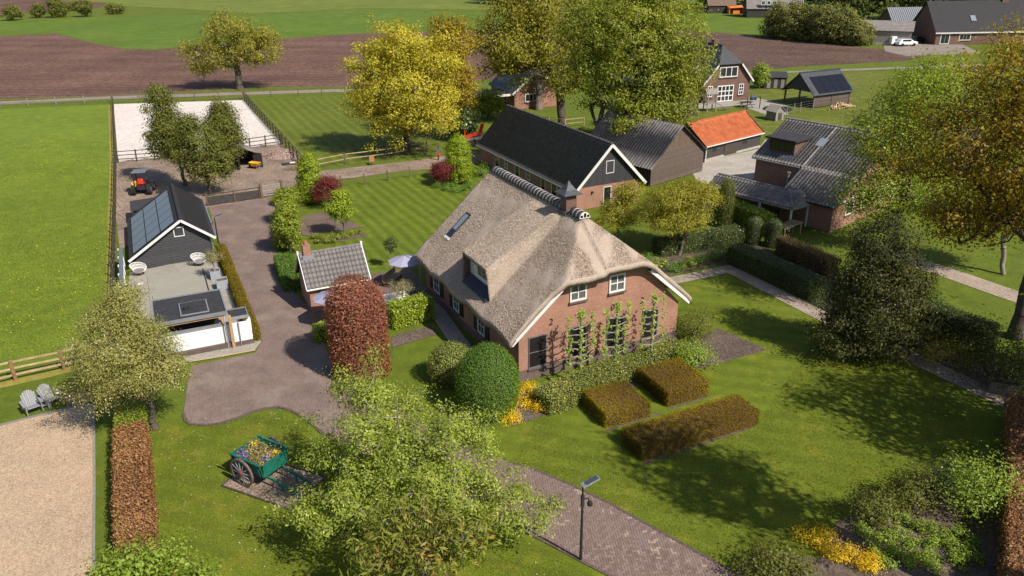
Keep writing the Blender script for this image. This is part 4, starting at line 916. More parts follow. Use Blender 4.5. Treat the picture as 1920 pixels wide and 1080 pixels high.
# lower store behind the shed
st_ = thing('lean_to', 'low felt roofed lean-to store against the rear of the black shed', 'shed', -30.6, 61.6, 0, 24.5)
b = MB(); b.box(0, 2.6, 0, .08, 0, 1.3); b.box(0, .08, .08, 2.6, 0, 1.3); b.box(2.52, 2.6, .08, 2.6, 0, 1.3); b.box(.08, 2.52, 2.52, 2.6, 0, 1.3); b.build('wall', 'tarred_boards', st_)
MB().slab([(-.15, -.15, 1.32), (2.75, -.15, 1.42), (2.75, 2.75, 1.42), (-.15, 2.75, 1.32)], .09).build('roof', 'felt', st_)

# ------------------------------------------------------------------ small brick garden shed
gs = thing('garden_shed', 'small brick garden shed with grey tiled roof and chimney', 'shed', -12.39, 44.60, 0, 25.5)
gw, gd = 3.6, 2.75; ge, gr = 1.86, 3.36
b = MB(); gp = [(0, 0), (gd, 0), (gd, ge), (gd/2, gr-.1), (0, ge)]
for x0, x1 in ((0, .2), (gw-.2, gw)): b.add([(x0, y, z) for y, z in gp]+[(x1, y, z) for y, z in gp], [(4, 3, 2, 1, 0), (5, 6, 7, 8, 9)]+[(i, (i+1) % 5, (i+1) % 5+5, i+5) for i in range(5)])
b.box(.2, gw-.2, 0, .2, 0, ge); b.box(.2, gw-.2, gd-.2, gd, 0, ge); b.build('wall', 'house_brick', gs)
gsl = (gr-ge)/(gd/2); ov = .22
tsl = math.hypot(gd/2+ov, (gd/2+ov)*gsl); tan_ = math.atan(gsl)
tile = MB()
tp = .2525; trw = tsl/7
# one pantile: a curved sheet with thickness
vs, fs = [], []
for yy_ in (0, trw+.05):
    for i in range(7):
        t = i/6; vs.append((t*tp, yy_, .045*math.sin(math.pi*t)**1.0 + (.03 if yy_ == 0 else 0)))
vs += [(x, y, z-.02) for x, y, z in vs]
for i in range(6): fs += [(i, i+1, 8+i, 7+i), (14+i+1, 14+i, 21+i, 21+i+1), (i+1, i, 14+i, 14+i+1), (7+i, 8+i, 22+i, 21+i)]
fs += [(0, 7, 21, 14), (6, 20, 27, 13)]
tile.add(vs, fs); tme = tile.mesh('roof_tile', True); tme.materials.append(MAT['shed_tile'])
MB().slab([(-.16, -ov, ge-gsl*ov), (gw+.16, -ov, ge-gsl*ov), (gw+.16, gd/2, gr), (-.16, gd/2, gr)], .06).build('roof_deck', 'wood_dark', gs)
MB().slab([(gw+.16, gd+ov, ge-gsl*ov), (-.16, gd+ov, ge-gsl*ov), (-.16, gd/2, gr), (gw+.16, gd/2, gr)], .06).build('roof_deck', 'wood_dark', gs)
ncol = round((gw+.32)/tp)
for side in (0, 1):
    for r_ in range(7):
        for c in range(ncol):
            if side == 1 and c % 1: continue
            o = link('roof_tile', tme, None, gs); d_ = r_*trw
            if side == 0: o.location = (-.16+c*tp, -ov+d_*math.cos(tan_), ge-gsl*ov+d_*math.sin(tan_)+.025); o.rotation_euler = (tan_+random.gauss(0, .006), random.gauss(0, .01), 0)
            else: o.location = (-.16+(c+1)*tp, gd+ov-d_*math.cos(tan_), ge-gsl*ov+d_*math.sin(tan_)+.025); o.rotation_euler = (tan_, 0, math.pi)
for c in range(10):
    MB().tube([(-.16+c*.39, gd/2, gr+.05), (-.16+c*.39+.385, gd/2, gr+.05)], [.10, .085], 8).build('ridge_tile', 'shed_tile', gs)
for x in (-.2, gw+.2):
    MB().box(x-.06, x+.06, gd/2-.08, gd/2+.08, gr+.02, gr+.24).build('finial', 'white_paint', gs)
    MB().bar((x, -ov-.02, ge-gsl*ov-.04), (x, gd/2, gr-.02), .05, .2).build('barge_board', 'grey_metal', gs)
    MB().bar((x, gd+ov+.02, ge-gsl*ov-.04), (x, gd/2, gr-.02), .05, .2).build('barge_board', 'grey_metal', gs)
MB().tube([(-.2, -ov-.06, ge-gsl*ov-.02), (gw+.2, -ov-.06, ge-gsl*ov-.02)], .055, 7).build('gutter', 'cream_paint', gs)
c_ = MB().box(.12, .58, gd/2-.23, gd/2+.23, gr-.35, gr+.62).build('chimney', 'house_brick', gs)
MB().box(.02, .68, gd/2-.36, gd/2+.30, gr-.28, gr-.06).build('flashing', 'zinc', c_)
MB().lathe([(.11, gr+.62), (.09, gr+.85)], 10, (.35, gd/2)).build('chimney_pot', 'terracotta', c_)
MB().box(.55, .68, -.14, -.002, 1.25, 1.45).build('wall_lamp', 'dark_metal', gs)
window(gs, 'y', 0, 1.7, 2.6, .05, 1.75, 2, 2, 'white_paint', 'glass', -1, .08, False, .05, 'door')

# ------------------------------------------------------------------ covered outdoor kitchen with white wall
SX, SY = -26.57, 51.85
ok_ = thing('outdoor_kitchen', 'outdoor kitchen with flat black roof, timber posts and white rendered wall', 'pavilion', SX, SY, 0, 24.5)
MB().box(.6, 4.85, -14.95, -14.75, .28, 1.35).build('wall', 'white_plaster', ok_)
MB().box(4.85, 6.02, -15.12, -14.92, .28, 1.38).build('wall', 'white_plaster', ok_)
MB().box(5.85, 6.06, -14.92, -14.5, .28, 1.44).build('wall', 'white_plaster', ok_)
MB().box(.56, 6.06, -15.16, -14.72, 0, .28).build('plinth', 'plinth', ok_)
MB().box(.55, 4.9, -14.99, -14.71, 1.35, 1.42).build('coping', 'zinc', ok_)
MB().box(1.15, 4.85, -14.95, -11.55, 2.05, 2.14).build('roof', 'felt', ok_)
for a in ((1.1, 4.9, -15.0, -14.93), (1.1, 4.9, -11.57, -11.5), (1.1, 1.17, -14.93, -11.57), (4.83, 4.9, -14.93, -11.57)): MB().box(*a, 2.0, 2.2).build('roof_edge', 'zinc', ok_)
sk = MB().box(2.5, 4.0, -14.5, -12.7, 2.142, 2.2).build('rooflight', 'zinc', ok_); MB().box(2.56, 3.94, -14.44, -12.76, 2.202, 2.21).build('pane', 'felt', sk)
MB().box(2.75, 3.05, -13.9, -13.7, 2.14, 2.42).build('vent', 'dark_metal', ok_)
MB().bar((1.1, -14.85, 1.93), (4.8, -14.85, 1.93), .12, .13).build('beam', 'wood_fresh', ok_)
for x, y in ((4.95, -15.22), (1.2, -14.85), (4.75, -11.65), (1.2, -11.65)): MB().box(x-.08, x+.08, y-.08, y+.08, 0, 2.0).build('post', 'wood_fresh', ok_)
MB().tube([(4.66, -15.18, .05), (4.66, -15.18, 1.7), (4.72, -15.05, 1.98)], .045, 8).build('downpipe', 'zinc', ok_)
MB().tube([(5.35, -15.2, .05), (5.35, -15.2, 1.5)], .035, 8).build('downpipe', 'zinc', ok_)
MB().box(4.98, 5.95, -14.9, -13.75, 1.6, 1.68).build('canopy', 'felt', ok_)
for a in ((4.94, 5.99, -14.94, -14.88), (4.94, 5.99, -13.77, -13.71), (5.93, 5.99, -14.88, -13.77)): MB().box(*a, 1.56, 1.74).build('canopy_edge', 'zinc', ok_)
MB().box(1.3, 4.5, -12.2, -11.7, .02, .92).build('counter', 'dark_metal', ok_)
pw2 = thing('patio_screen', 'white panelled screen wall with grey capping beside the meadow fence', 'screen', SX, SY, 0, 24.5)
for k in range(6): MB().box(-.62, -.54, -9.0+k*1.7, -9.0+k*1.7+1.56, .05, 1.3).build('panel', 'white_plaster', pw2)
for k in range(7): MB().box(-.76, -.5, -9.13+k*1.7, -9.02+k*1.7, 0, 1.36).build('post', 'white_plaster', pw2)
MB().box(-.66, -.42, -9.1, 1.15, 1.362, 1.42).build('capping', 'grey_metal', pw2)
pc = thing('pool_cover', 'olive grey rectangular cover sheet lying on the patio', 'pool cover', SX, SY, 0, 24.5)
MB().box(.85, 4.4, -8.6, -2.0, .022, .07).build('cover', 'cover_sheet', pc, False, .01); MB().box(4.4, 4.48, -8.6, -2.0, .022, .09).build('track', 'dark_metal', pc)
tag(MB().box(.2, .55, -3.0, -2.8, .022, .06).build('floor_spot', 'white_paint'), 'small white floor light set in the patio near the rattan chair', 'light').matrix_world = Matrix.Translation((SX, SY, 0)) @ Matrix.Rotation(R(24.5), 4, 'Z')

# ------------------------------------------------------------------ field shelter in the yard
fs_ = thing('field_shelter', 'small black timber field shelter with open doors by the arena', 'shed', -28.13, 78.71, 0, 30)
b = MB(); b.box(0, .08, 0, 2.6, 0, 1.55); b.box(.08, 2.3, 2.52, 2.6, 0, 1.55); b.box(2.22, 2.3, 0, 2.52, 0, 1.55); b.box(.08, .8, 0, .08, 0, 1.5); b.build('wall', 'black_boards', fs_)
MB().slab([(-.25, -.35, 1.52), (1.15, -.35, 2.15), (1.15, 2.8, 2.15), (-.25, 2.8, 1.52)], .07).build('roof_slope', 'corrugated', fs_)
MB().slab([(1.15, -.35, 2.15), (2.55, -.35, 1.52), (2.55, 2.8, 1.52), (1.15, 2.8, 2.15)], .07).build('roof_slope', 'corrugated', fs_)
MB().bar((2.28, 0, .75), (2.9, -.75, .75), .05, 1.42).build('door', 'black_boards', fs_); MB().bar((.8, -.02, .75), (.55, -.7, .75), .05, 1.42).build('door', 'black_boards', fs_)

# ------------------------------------------------------------------ weathered barn and orange roofed barn
wb = thing('weathered_barn', 'weathered timber barn with corrugated roof and horizontal boards', 'barn', 12.84, 71.11, 0, 41)
gw2, ze2, za2, xa2, dp = 7.9, 1.95, 5.1, 4.0, 9.0
for k in range(16):
    z0 = .05+k*.19; z1 = z0+.2; x0 = max(0, (z1-ze2)/(za2-ze2)*xa2); x1 = gw2-max(0, (z1-2.2)/(za2-2.2)*(gw2-xa2))
    MB().add([(x0, -.03, z0), (x1, -.03, z0), (x1, 0, z1), (x0, 0, z1), (x0, .05, z0), (x1, .05, z0), (x1, .05, z1), (x0, .05, z1)], [(0, 1, 2, 3), (7, 6, 5, 4), (0, 4, 5, 1), (1, 5, 6, 2), (2, 6, 7, 3), (3, 7, 4, 0)]).build('weatherboard', 'weathered_boards', wb)
for k in range(24):
    x0 = 1.3+k*.22; x1 = x0+.21; f = lambda x: ze2+(za2-ze2)*x/xa2 if x < xa2 else 2.2+(za2-2.2)*(gw2-x)/(gw2-xa2)
    zt0, zt1 = f(x0)-.05, f(x1)-.05
    if min(zt0, zt1) > 3.12: MB().add([(x0, -.01, 3.1), (x1, -.01, 3.1), (x1, -.01, zt1), (x0, -.01, zt0), (x0, .04, 3.1), (x1, .04, 3.1), (x1, .04, zt1), (x0, .04, zt0)], [(0, 1, 2, 3), (7, 6, 5, 4), (0, 4, 5, 1), (1, 5, 6, 2), (2, 6, 7, 3), (3, 7, 4, 0)]).build('gable_board', 'wood_brown', wb)
b = MB(); gp = [(0, 0), (gw2, 0), (gw2, 2.15), (xa2, za2-.1), (0, ze2-.05)]
b.add([(x, .06, z) for x, z in gp]+[(x, dp, z) for x, z in gp], [(0, 1, 2, 3, 4), (9, 8, 7, 6, 5)]+[(i, i+5, (i+1) % 5+5, (i+1) % 5) for i in range(5)]); b.build('wall', 'tarred_boards', wb)
for (x0, z0, x1, z1, nm) in ((-.35, ze2-.27, xa2, za2, 'roof_sheets'), (gw2+.35, 2.2-.26, xa2, za2, 'roof_sheets')):
    d_ = Vector((x1-x0, 0, z1-z0)); tiles(nm, 'corrugated', wb, (x0, -.35, z0), (0, 1, 0), tuple(d_.normalized()), dp+.6, d_.length, .34, 1.9, .085, .015)
ob = thing('orange_barn', 'black boarded barn with bright orange pantile roof', 'barn', 19.83, 79.85, 0, 38.5)
ow, od, oe, orr = 9.4, 4.9, 1.72, 3.55
MB().box(0, ow, 0, .12, .25, oe).build('wall', 'tarred_boards', ob)
b = MB(); gp = [(0, .25), (od, .25), (od, oe), (od/2, orr-.1), (0, oe)]
for x0, x1 in ((0, .12), (ow-.12, ow)): MB().add([(x0, y+.125 if y == 0 else y, z) for y, z in gp]+[(x1, y+.125 if y == 0 else y, z) for y, z in gp], [(4, 3, 2, 1, 0), (5, 6, 7, 8, 9)]+[(i, (i+1) % 5, (i+1) % 5+5, i+5) for i in range(5)]).build('gable', 'tarred_boards', ob)
MB().box(-.03, ow+.03, -.04, .2, 0, .25).build('plinth', 'pale_concrete', ob)
MB().box(3.1, 5.2, -.06, -.005, .1, 1.6).build('door', 'wood_dark', ob)
window(ob, 'y', 0, 6.3, 7.0, .85, 1.35, 2, 1, 'tarred_boards', 'dark_glass', -1, .05, False, .04); window(ob, 'y', 0, 1.2, 1.8, .85, 1.3, 2, 1, 'tarred_boards', 'dark_glass', -1, .05, False, .04)
os_ = (orr-oe)/(od/2)
for s in (0, 1):
    y0 = -.25 if s == 0 else od+.25; z0 = oe-os_*.25; d_ = Vector((0, od/2-y0, orr-z0))
    tiles('roof_tiles', 'orange_tile', ob, (-.2, y0, z0), (1, 0, 0), tuple(d_.normalized()), ow+.4, d_.length, .2, .3, .035, .022)
MB().tube([(-.2, -.3, oe-.14), (ow+.2, -.3, oe-.14)], .06, 7).build('gutter', 'white_paint', ob); MB().tube([(-.1, -.2, .05), (-.1, -.2, oe-.2)], .05, 7).build('downpipe', 'white_paint', ob)
for k in range(24): MB().tube([(-.2+k*.41, od/2, orr+.02), (-.2+k*.41+.4, od/2, orr+.02)], [.11, .09], 7).build('ridge_tile', 'orange_tile', ob)
for s in (-.22, ow+.22): MB().bar((s, -.3, oe-.2), (s, od/2, orr-.03), .05, .2).build('barge_board', 'tarred_boards', ob)

# ------------------------------------------------------------------ neighbour's tiled house on the right
nh = thing('tiled_bungalow', 'brick bungalow with weathered grey pantile roof and flat-topped dormer', 'house', 24.49, 58.03, 0, 41)
def nplane(pts_eave, upv, length, slope, mat='old_tile'): pass
s_ = .52; zE = 2.2
# west slope: long catslide in front, shorter behind
def wz(x): return zE + s_*x
n_ = math.hypot(1, s_)
tiles('roof_tiles', 'old_tile', nh, (-.2, -.3, wz(-.2)), (0, 1, 0), (1/n_, 0, s_/n_), 4.9, 3.2*n_, .30, .34, .085, .02)
tiles('roof_tiles', 'old_tile', nh, (3.0, -.3, wz(3.0)), (0, 1, 0), (1/n_, 0, s_/n_), 9.6, 4.9*n_, .30, .34, .085, .02)
tiles('roof_tiles', 'old_tile', nh, (12.8, -.3, wz(3.0)), (0, 1, 0), (-1/n_, 0, s_/n_), 9.6, 4.9*n_, .30, .34, .085, .02)
MB().slab([(-.2, -.3, wz(-.2)-.03), (7.9, -.3, wz(7.9)-.03), (7.9, 4.6, wz(7.9)-.03), (-.2, 4.6, wz(-.2)-.03)], .12, (-s_/n_, 0, 1/n_)).build('roof_deck', 'wood_dark', nh)
MB().slab([(3.0, 4.6, wz(3)-.03), (7.9, 4.6, wz(7.9)-.03), (7.9, 9.3, wz(7.9)-.03), (3.0, 9.3, wz(3)-.03)], .12, (-s_/n_, 0, 1/n_)).build('roof_deck', 'wood_dark', nh)
b = MB(); b.box(3.3, 3.5, 4.6, 9.0, 0, 3.75); b.box(.2, 12.5, 0, .2, 0, 2.2); b.box(.2, .4, .2, 4.4, 0, 2.2); b.box(3.5, 12.5, 8.8, 9.0, 0, 3.7); b.box(12.3, 12.5, .2, 8.8, 0, 3.6)
gp = [(.4, 2.2), (12.3, 2.2), (12.3, 3.7), (7.9, wz(7.9)-.2), (.4, 2.3)]
b.add([(x, .0, z) for x, z in gp]+[(x, .2, z) for x, z in gp], [(0, 1, 2, 3, 4), (9, 8, 7, 6, 5)]+[(i, i+5, (i+1) % 5+5, (i+1) % 5) for i in range(5)])
b.build('wall', 'red_brick', nh)
for x0 in (2.2, 4.6, 7.2, 9.6): window(nh, 'y', 0, x0, x0+1.2, .9, 2.0, 2, 1, 'white_paint', 'glass', -1, .09, True, .06)
MB().bar((.3, -.25, 2.3), (12.4, -.25, 2.3), .06, .16).build('fascia', 'white_paint', nh)
for k in range(24): MB().tube([(7.9, -.3+k*.4, wz(7.9)+.06), (7.9, .09+k*.4, wz(7.9)+.06)], [.13, .11], 7).build('ridge_tile', 'old_tile', nh)
MB().tube([(3.0, 4.55, wz(3)), (7.9, 4.55, wz(7.9)+.02)], .10, 7).build('valley', 'old_tile', nh)
MB().tube([(2.93, 4.7, wz(3)-.05), (2.93, 9.2, wz(3)-.05)], .06, 7).build('gutter', 'zinc', nh)
dm2 = MB().box(3.9, 6.2, 5.9, 8.3, wz(3.9), wz(5.6)+.35).build('dormer', 'dark_brick', nh)
MB().box(3.55, 6.6, 5.65, 8.55, wz(5.6)+.35, wz(5.6)+.5).build('dormer_roof', 'felt', dm2)
window(dm2, 'x', 3.9, 6.05, 8.15, wz(3.9)+.3, wz(5.6)+.25, 3, 1, 'dark_metal', 'dark_glass', -1, .09, False, .05)
MB().slab([(3.3, 5.7, wz(3.3)+.09), (3.88, 5.7, wz(3.88)+.09), (3.88, 8.4, wz(3.88)+.09), (3.3, 8.4, wz(3.3)+.09)], .04, (-s_/n_, 0, 1/n_)).build('apron', 'lead', dm2)
fl = MB().tube([(2.6, 5.4, .2), (2.6, 5.4, 3.2)], .09, 10).build('flue', 'galvanised', nh); MB().lathe([(.16, 3.2), (.16, 3.28)], 10, (2.6, 5.4)).build('flue_cap', 'galvanised', fl)
MB().slab([(5.4, 4.3, wz(5.4)+.12), (6.3, 4.3, wz(6.3)+.12), (6.3, 5.0, wz(6.3)+.12), (5.4, 5.0, wz(5.4)+.12)], .1, (-s_/n_, 0, 1/n_)).build('skylight', 'sky_glass', nh)
# veranda wing with hipped tiles
vw = thing('veranda', 'tiled veranda with hipped roof and white posts on the bungalow', 'veranda', 24.49, 58.03, 0, 41)
vs_ = .55; vn = math.hypot(1, vs_)
tiles('roof_tiles', 'old_tile', vw, (-2.1, 2.1, 1.95), (0, 1, 0), (1/vn, 0, vs_/vn), 8.0, 1.5*vn, .30, .34, .085, .02)
MB().add([(-2.1, 2.05, 1.95), (.3, 1.75, 1.95), (.5, 3.0, 2.77), (-.6, 3.4, 2.77)], [(0, 1, 2, 3)]).build('roof_hip', 'old_tile', vw)
MB().add([(-2.08, 2.1, 1.94), (-2.08, 10.1, 1.94), (-.6, 10.1, 2.73), (-.6, 2.6, 2.73)], [(0, 1, 2, 3)]).build('roof_deck', 'wood_dark', vw)
tiles('roof_tiles', 'old_tile', vw, (.9, 3.2, 1.95), (0, 1, 0), (-1/vn, 0, vs_/vn), 6.8, 1.5*vn, .30, .34, .085, .02)
for k in range(17): MB().tube([(-.6, 3.2+k*.4, 2.82), (-.6, 3.59+k*.4, 2.82)], [.12, .10], 7).build('ridge_tile', 'old_tile', vw)
MB().tube([(-2.1, 2.08, 2.0), (-.6, 3.3, 2.83)], .10, 7).build('hip_tile', 'old_tile', vw)
MB().bar((-2.12, 2.05, 1.88), (-2.12, 10.1, 1.88), .05, .16).build('fascia', 'wood_grey', vw); MB().bar((-2.12, 2.05, 1.88), (.3, 1.72, 1.88), .05, .16).build('fascia', 'wood_grey', vw)
for x, y in ((-1.9, 2.25), (-1.95, 5.0), (-1.95, 7.4), (-1.95, 9.8), (.1, 2.0)): MB().box(x-.06, x+.06, y-.06, y+.06, 0, 1.85).build('post', 'white_paint', vw)
MB().box(.3, .45, 2.3, 10.0, 0, 2.0).build('back_wall', 'dark_brick', vw)
# wing roof seen through the trees
rw_ = thing('bungalow_wing', 'far pantiled wing of the bungalow half hidden by trees', 'house', 44.01, 74.49, 0, 41)
tiles('roof_tiles', 'old_tile', rw_, (-2.6, 0, 2.3), (0, 1, 0), (1/n_, 0, s_/n_), 9, 3.4*n_, .30, .34, .085, .02); tiles('roof_tiles', 'old_tile', rw_, (4.2, 0, 2.3), (0, 1, 0), (-1/n_, 0, s_/n_), 9, 3.4*n_, .30, .34, .085, .02)
b = MB(); gp = [(-2.3, 0), (3.9, 0), (3.9, 2.3), (.8, 3.95), (-2.3, 2.3)]; b.add([(x, .2, z) for x, z in gp]+[(x, 8.8, z) for x, z in gp], [(0, 1, 2, 3, 4), (9, 8, 7, 6, 5)]+[(i, i+5, (i+1) % 5+5, (i+1) % 5) for i in range(5)]); b.build('wall', 'red_brick', rw_)
pf = thing('picket_fence', 'dark upright picket fence in front of the bungalow lawn', 'fence', 32.79, 62.90, 0, 0)
pa, pb = Vector((32.79, 62.90)), Vector((37.15, 58.76)); dd = pb-pa
pk = MB().box(-.045, .045, -.012, .012, 0, .95).mesh('picket'); pk.materials.append(MAT['wood_dark'])
for k in range(int(dd.length/.17)):
    o = link('picket', pk, None, pf); q = dd.normalized()*k*.17; o.location = (q.x, q.y, 0); o.rotation_euler = (0, 0, math.atan2(dd.y, dd.x))
for z in (.3, .75): MB().bar((0, .03, z), (dd.x, dd.y+.03, z), .04, .07).build('rail', 'wood_dark', pf)

# ------------------------------------------------------------------ far houses and sheds
fh = thing('gabled_house', 'dark red brick house with half-hipped black roof and white french doors', 'house', 26.72, 111.22, 0, 20)
fw_, fe, fa_, fd = 7.4, 2.95, 7.2, 12.0
def house_body(root, w, e, hipz, ridge, d, hipin, wall, roof, ov=.35, front_hip=True):
    xm = w/2; hx = xm*(hipz-e)/(ridge-e)
    b = MB(); gp = [(0, 0), (w, 0), (w, e), (w-hx, hipz), (hx, hipz), (0, e)]
    b.add([(x, 0, z) for x, z in gp]+[(x, d, z) for x, z in gp], [(0, 1, 2, 3, 4, 5), (11, 10, 9, 8, 7, 6)]+[(i, i+6, (i+1) % 6+6, (i+1) % 6) for i in range(6)]); b.build('wall', wall, root)
    sl = (ridge-e)/xm; z0 = e-sl*ov+.12; r2 = ridge+.14
    for s in (0, 1):
        f = (lambda x: w-x) if s else (lambda x: x)
        P = [(f(-ov), -ov, z0), (f(hx), -ov, hipz+.13), (f(xm), hipin, r2), (f(xm), d+ov, r2), (f(-ov), d+ov, z0)]
        MB().slab(P if not s else P[::-1], .1).build('roof_slope', roof, root)
        MB().bar((f(-ov), -ov-.03, z0-.1), (f(hx), -ov-.03, hipz+.02), .05, .22).build('barge_board', 'white_paint', root)
    MB().slab([(hx-.05, -ov-.1, hipz+.1), (w-hx+.05, -ov-.1, hipz+.1), (xm, hipin, r2+.01)], .1).build('roof_hip', roof, root)
    MB().tube([(xm, hipin, r2+.03), (xm, d+ov, r2+.03)], .1, 6).build('ridge', roof, root)
house_body(fh, fw_, fe, 5.05, fa_, fd, 2.0, 'dark_brick', 'slate_blue')
for y in (3.5, 7.0): MB().box(3.3, 4.1, y, y+.7, 6.6, 8.0).build('chimney', 'dark_brick', fh)
window(fh, 'y', 0, 2.25, 5.15, 3.35, 4.75, 3, 1, 'white_paint', 'glass', -1, .12, True, .08, bar=.1)
window(fh, 'y', 0, 2.1, 4.75, .05, 2.25, 4, 3, 'white_paint', 'glass', -1, .12, False, .08, 'french_door', .12)
window(fh, 'y', 0, .55, 1.35, .8, 2.3, 2, 3, 'white_paint', 'glass', -1, .1, True, .06, bar=.07); window(fh, 'y', 0, 5.6, 6.4, .8, 2.3, 2, 3, 'white_paint', 'glass', -1, .1, True, .06, bar=.07)
dd_ = MB().box(-.1, 1.6, 3.0, 5.2, 3.2, 5.0).build('dormer', 'white_paint', fh); MB().box(-.4, 1.9, 2.7, 5.5, 5.0, 5.14).build('dormer_roof', 'felt', dd_)
cb = thing('carport_barn', 'open timber carport with black solar roof and stacked firewood', 'carport', 40.47, 107.04, 0, 26.8)
cw, cd_ = 6.6, 5.2
for x, y in ((0, 0), (3.3, 0), (cw, 0), (0, cd_), (cw, cd_), (0, cd_/2)): MB().box(x-.09, x+.09, y-.09, y+.09, 0, 2.1).build('post', 'wood_brown', cb)
for k in range(9): MB().box(.1, cw-.1, -.02, .03, .1+k*.21, .3+k*.21).build('weatherboard', 'weathered_boards', cb)
rc = 4.3; e_ = 2.05; s2 = (rc-e_)/(cd_/2); n2_ = math.hypot(1, s2)
for s in (0, 1):
    y0 = -.4 if s == 0 else cd_+.4; z0 = e_-s2*.4
    MB().slab([(-.5, y0, z0), (cw+.4, y0, z0), (cw+.4, cd_/2, rc), (-.5, cd_/2, rc)] if s == 0 else [(cw+.4, y0, z0), (-.5, y0, z0), (-.5, cd_/2, rc), (cw+.4, cd_/2, rc)], .1).build('roof_slope', 'slate_blue', cb)
for k in range(4):
    for r_ in range(2):
        a = .25+r_*1.45; x0 = .6+k*1.55; nn = Vector((0, -s2, 1)).normalized()*.05
        MB().slab([(x0, -.4+a/n2_+nn.y, e_-s2*.4+a*s2/n2_+nn.z), (x0+1.5, -.4+a/n2_+nn.y, e_-s2*.4+a*s2/n2_+nn.z), (x0+1.5, -.4+(a+1.4)/n2_+nn.y, e_-s2*.4+(a+1.4)*s2/n2_+nn.z), (x0, -.4+(a+1.4)/n2_+nn.y, e_-s2*.4+(a+1.4)*s2/n2_+nn.z)], .035).build('solar_panel', 'dark_glass', cb)
MB().add([(-.3, -.1, e_), (-.3, cd_+.1, e_), (-.3, cd_/2, rc-.15), (-.22, -.1, e_), (-.22, cd_+.1, e_), (-.22, cd_/2, rc-.15)], [(0, 1, 2), (5, 4, 3), (0, 3, 4, 1), (1, 4, 5, 2), (2, 5, 3, 0)]).build('gable', 'black_boards', cb)
for k in range(17): MB().tube([(-.5+k*.44, cd_/2, rc+.03), (-.5+k*.44+.43, cd_/2, rc+.03)], [.12, .10], 6).build('ridge_tile', 'slate_blue', cb)
wp = thing('firewood_pile', 'heap of split firewood logs in front of the carport wall', 'woodpile', 43.83, 106.86, 0, 26.8)
r1 = np.random.default_rng(5)
b = MB()
for k in range(90):
    x = r1.normal(0, .9); z = abs(r1.normal(0, .38))*max(.15, 1-abs(x)/2.4); a = r1.uniform(0, 3.1); d = Vector((math.cos(a), math.sin(a)*.6, r1.normal(0, .3))).normalized()*.2; c = Vector((x, -.35+r1.normal(0, .25), z+.09)); b.tube([tuple(c-d), tuple(c+d)], .075, 5)
tag(b.build('logs', 'log_end', wp), kind='stuff')
lh = thing('brick_cottage', 'small red brick cottage with flat roofed porch behind the long barn', 'house', 0.61, 108.08, 0, 24)
b = MB(); gp = [(0, 0), (6.6, 0), (6.6, 2.4), (3.3, 4.9), (0, 2.4)]; b.add([(x, 0, z) for x, z in gp]+[(x, 8, z) for x, z in gp], [(0, 1, 2, 3, 4), (9, 8, 7, 6, 5)]+[(i, i+5, (i+1) % 5+5, (i+1) % 5) for i in range(5)]); b.build('wall', 'red_brick', lh)
for s in (0, 1):
    f = (lambda x: 6.6-x) if s else (lambda x: x); P = [(f(-.4), -.3, 2.2), (f(3.3), -.3, 5.02), (f(3.3), 8.3, 5.02), (f(-.4), 8.3, 2.2)]
    MB().slab(P[::-1] if s else P, .1).build('roof_slope', 'slate_blue', lh); MB().bar((f(-.42), -.34, 2.1), (f(3.3), -.34, 4.92), .05, .24).build('barge_board', 'white_paint', lh)
window(lh, 'y', 0, 1.5, 3.4, .9, 2.0, 3, 1, 'white_paint', 'glass', -1, .12, True, .08, bar=.1)
MB().box(-4.6, -.02, .3, 4.4, 1.95, 2.1).build('porch_roof', 'felt', lh)
for a in ((-4.68, -.02, .22, .3), (-4.68, -4.6, .3, 4.4)): MB().box(*a, 1.85, 2.14).build('porch_fascia', 'white_paint', lh)
for x, y in ((-4.5, .4), (-4.5, 4.2)): MB().box(x-.06, x+.06, y-.06, y+.06, 0, 1.93).build('porch_post', 'white_paint', lh)
MB().box(-2.6, -.05, 3.9, 4.0, 0, 1.9).build('porch_glazing', 'glass', lh); MB().box(2.9, 3.5, 5.5, 6.1, 4.4, 5.9).build('chimney', 'white_plaster', lh)
kd = thing('slate_house', 'dark house with slate roof and small white windows behind the big oak', 'house', 17.82, 100.29, 0, 24)
b = MB(); gp = [(0, 0), (7, 0), (7, 2.6), (3.5, 5.6), (0, 2.6)]; b.add([(x, 0, z) for x, z in gp]+[(x, 9, z) for x, z in gp], [(0, 1, 2, 3, 4), (9, 8, 7, 6, 5)]+[(i, i+5, (i+1) % 5+5, (i+1) % 5) for i in range(5)]); b.build('wall', 'tarred_boards', kd)
for s in (0, 1):
    f = (lambda x: 7-x) if s else (lambda x: x); P = [(f(-.4), -.3, 2.4), (f(3.5), -.3, 5.72), (f(3.5), 9.3, 5.72), (f(-.4), 9.3, 2.4)]; MB().slab(P[::-1] if s else P, .1).build('roof_slope', 'slate_blue', kd)
for x0 in (1.2, 3.6): window(kd, 'y', 0, x0, x0+1.2, .9, 2.0, 2, 1, 'white_paint', 'glass', -1, .12, True, .08)
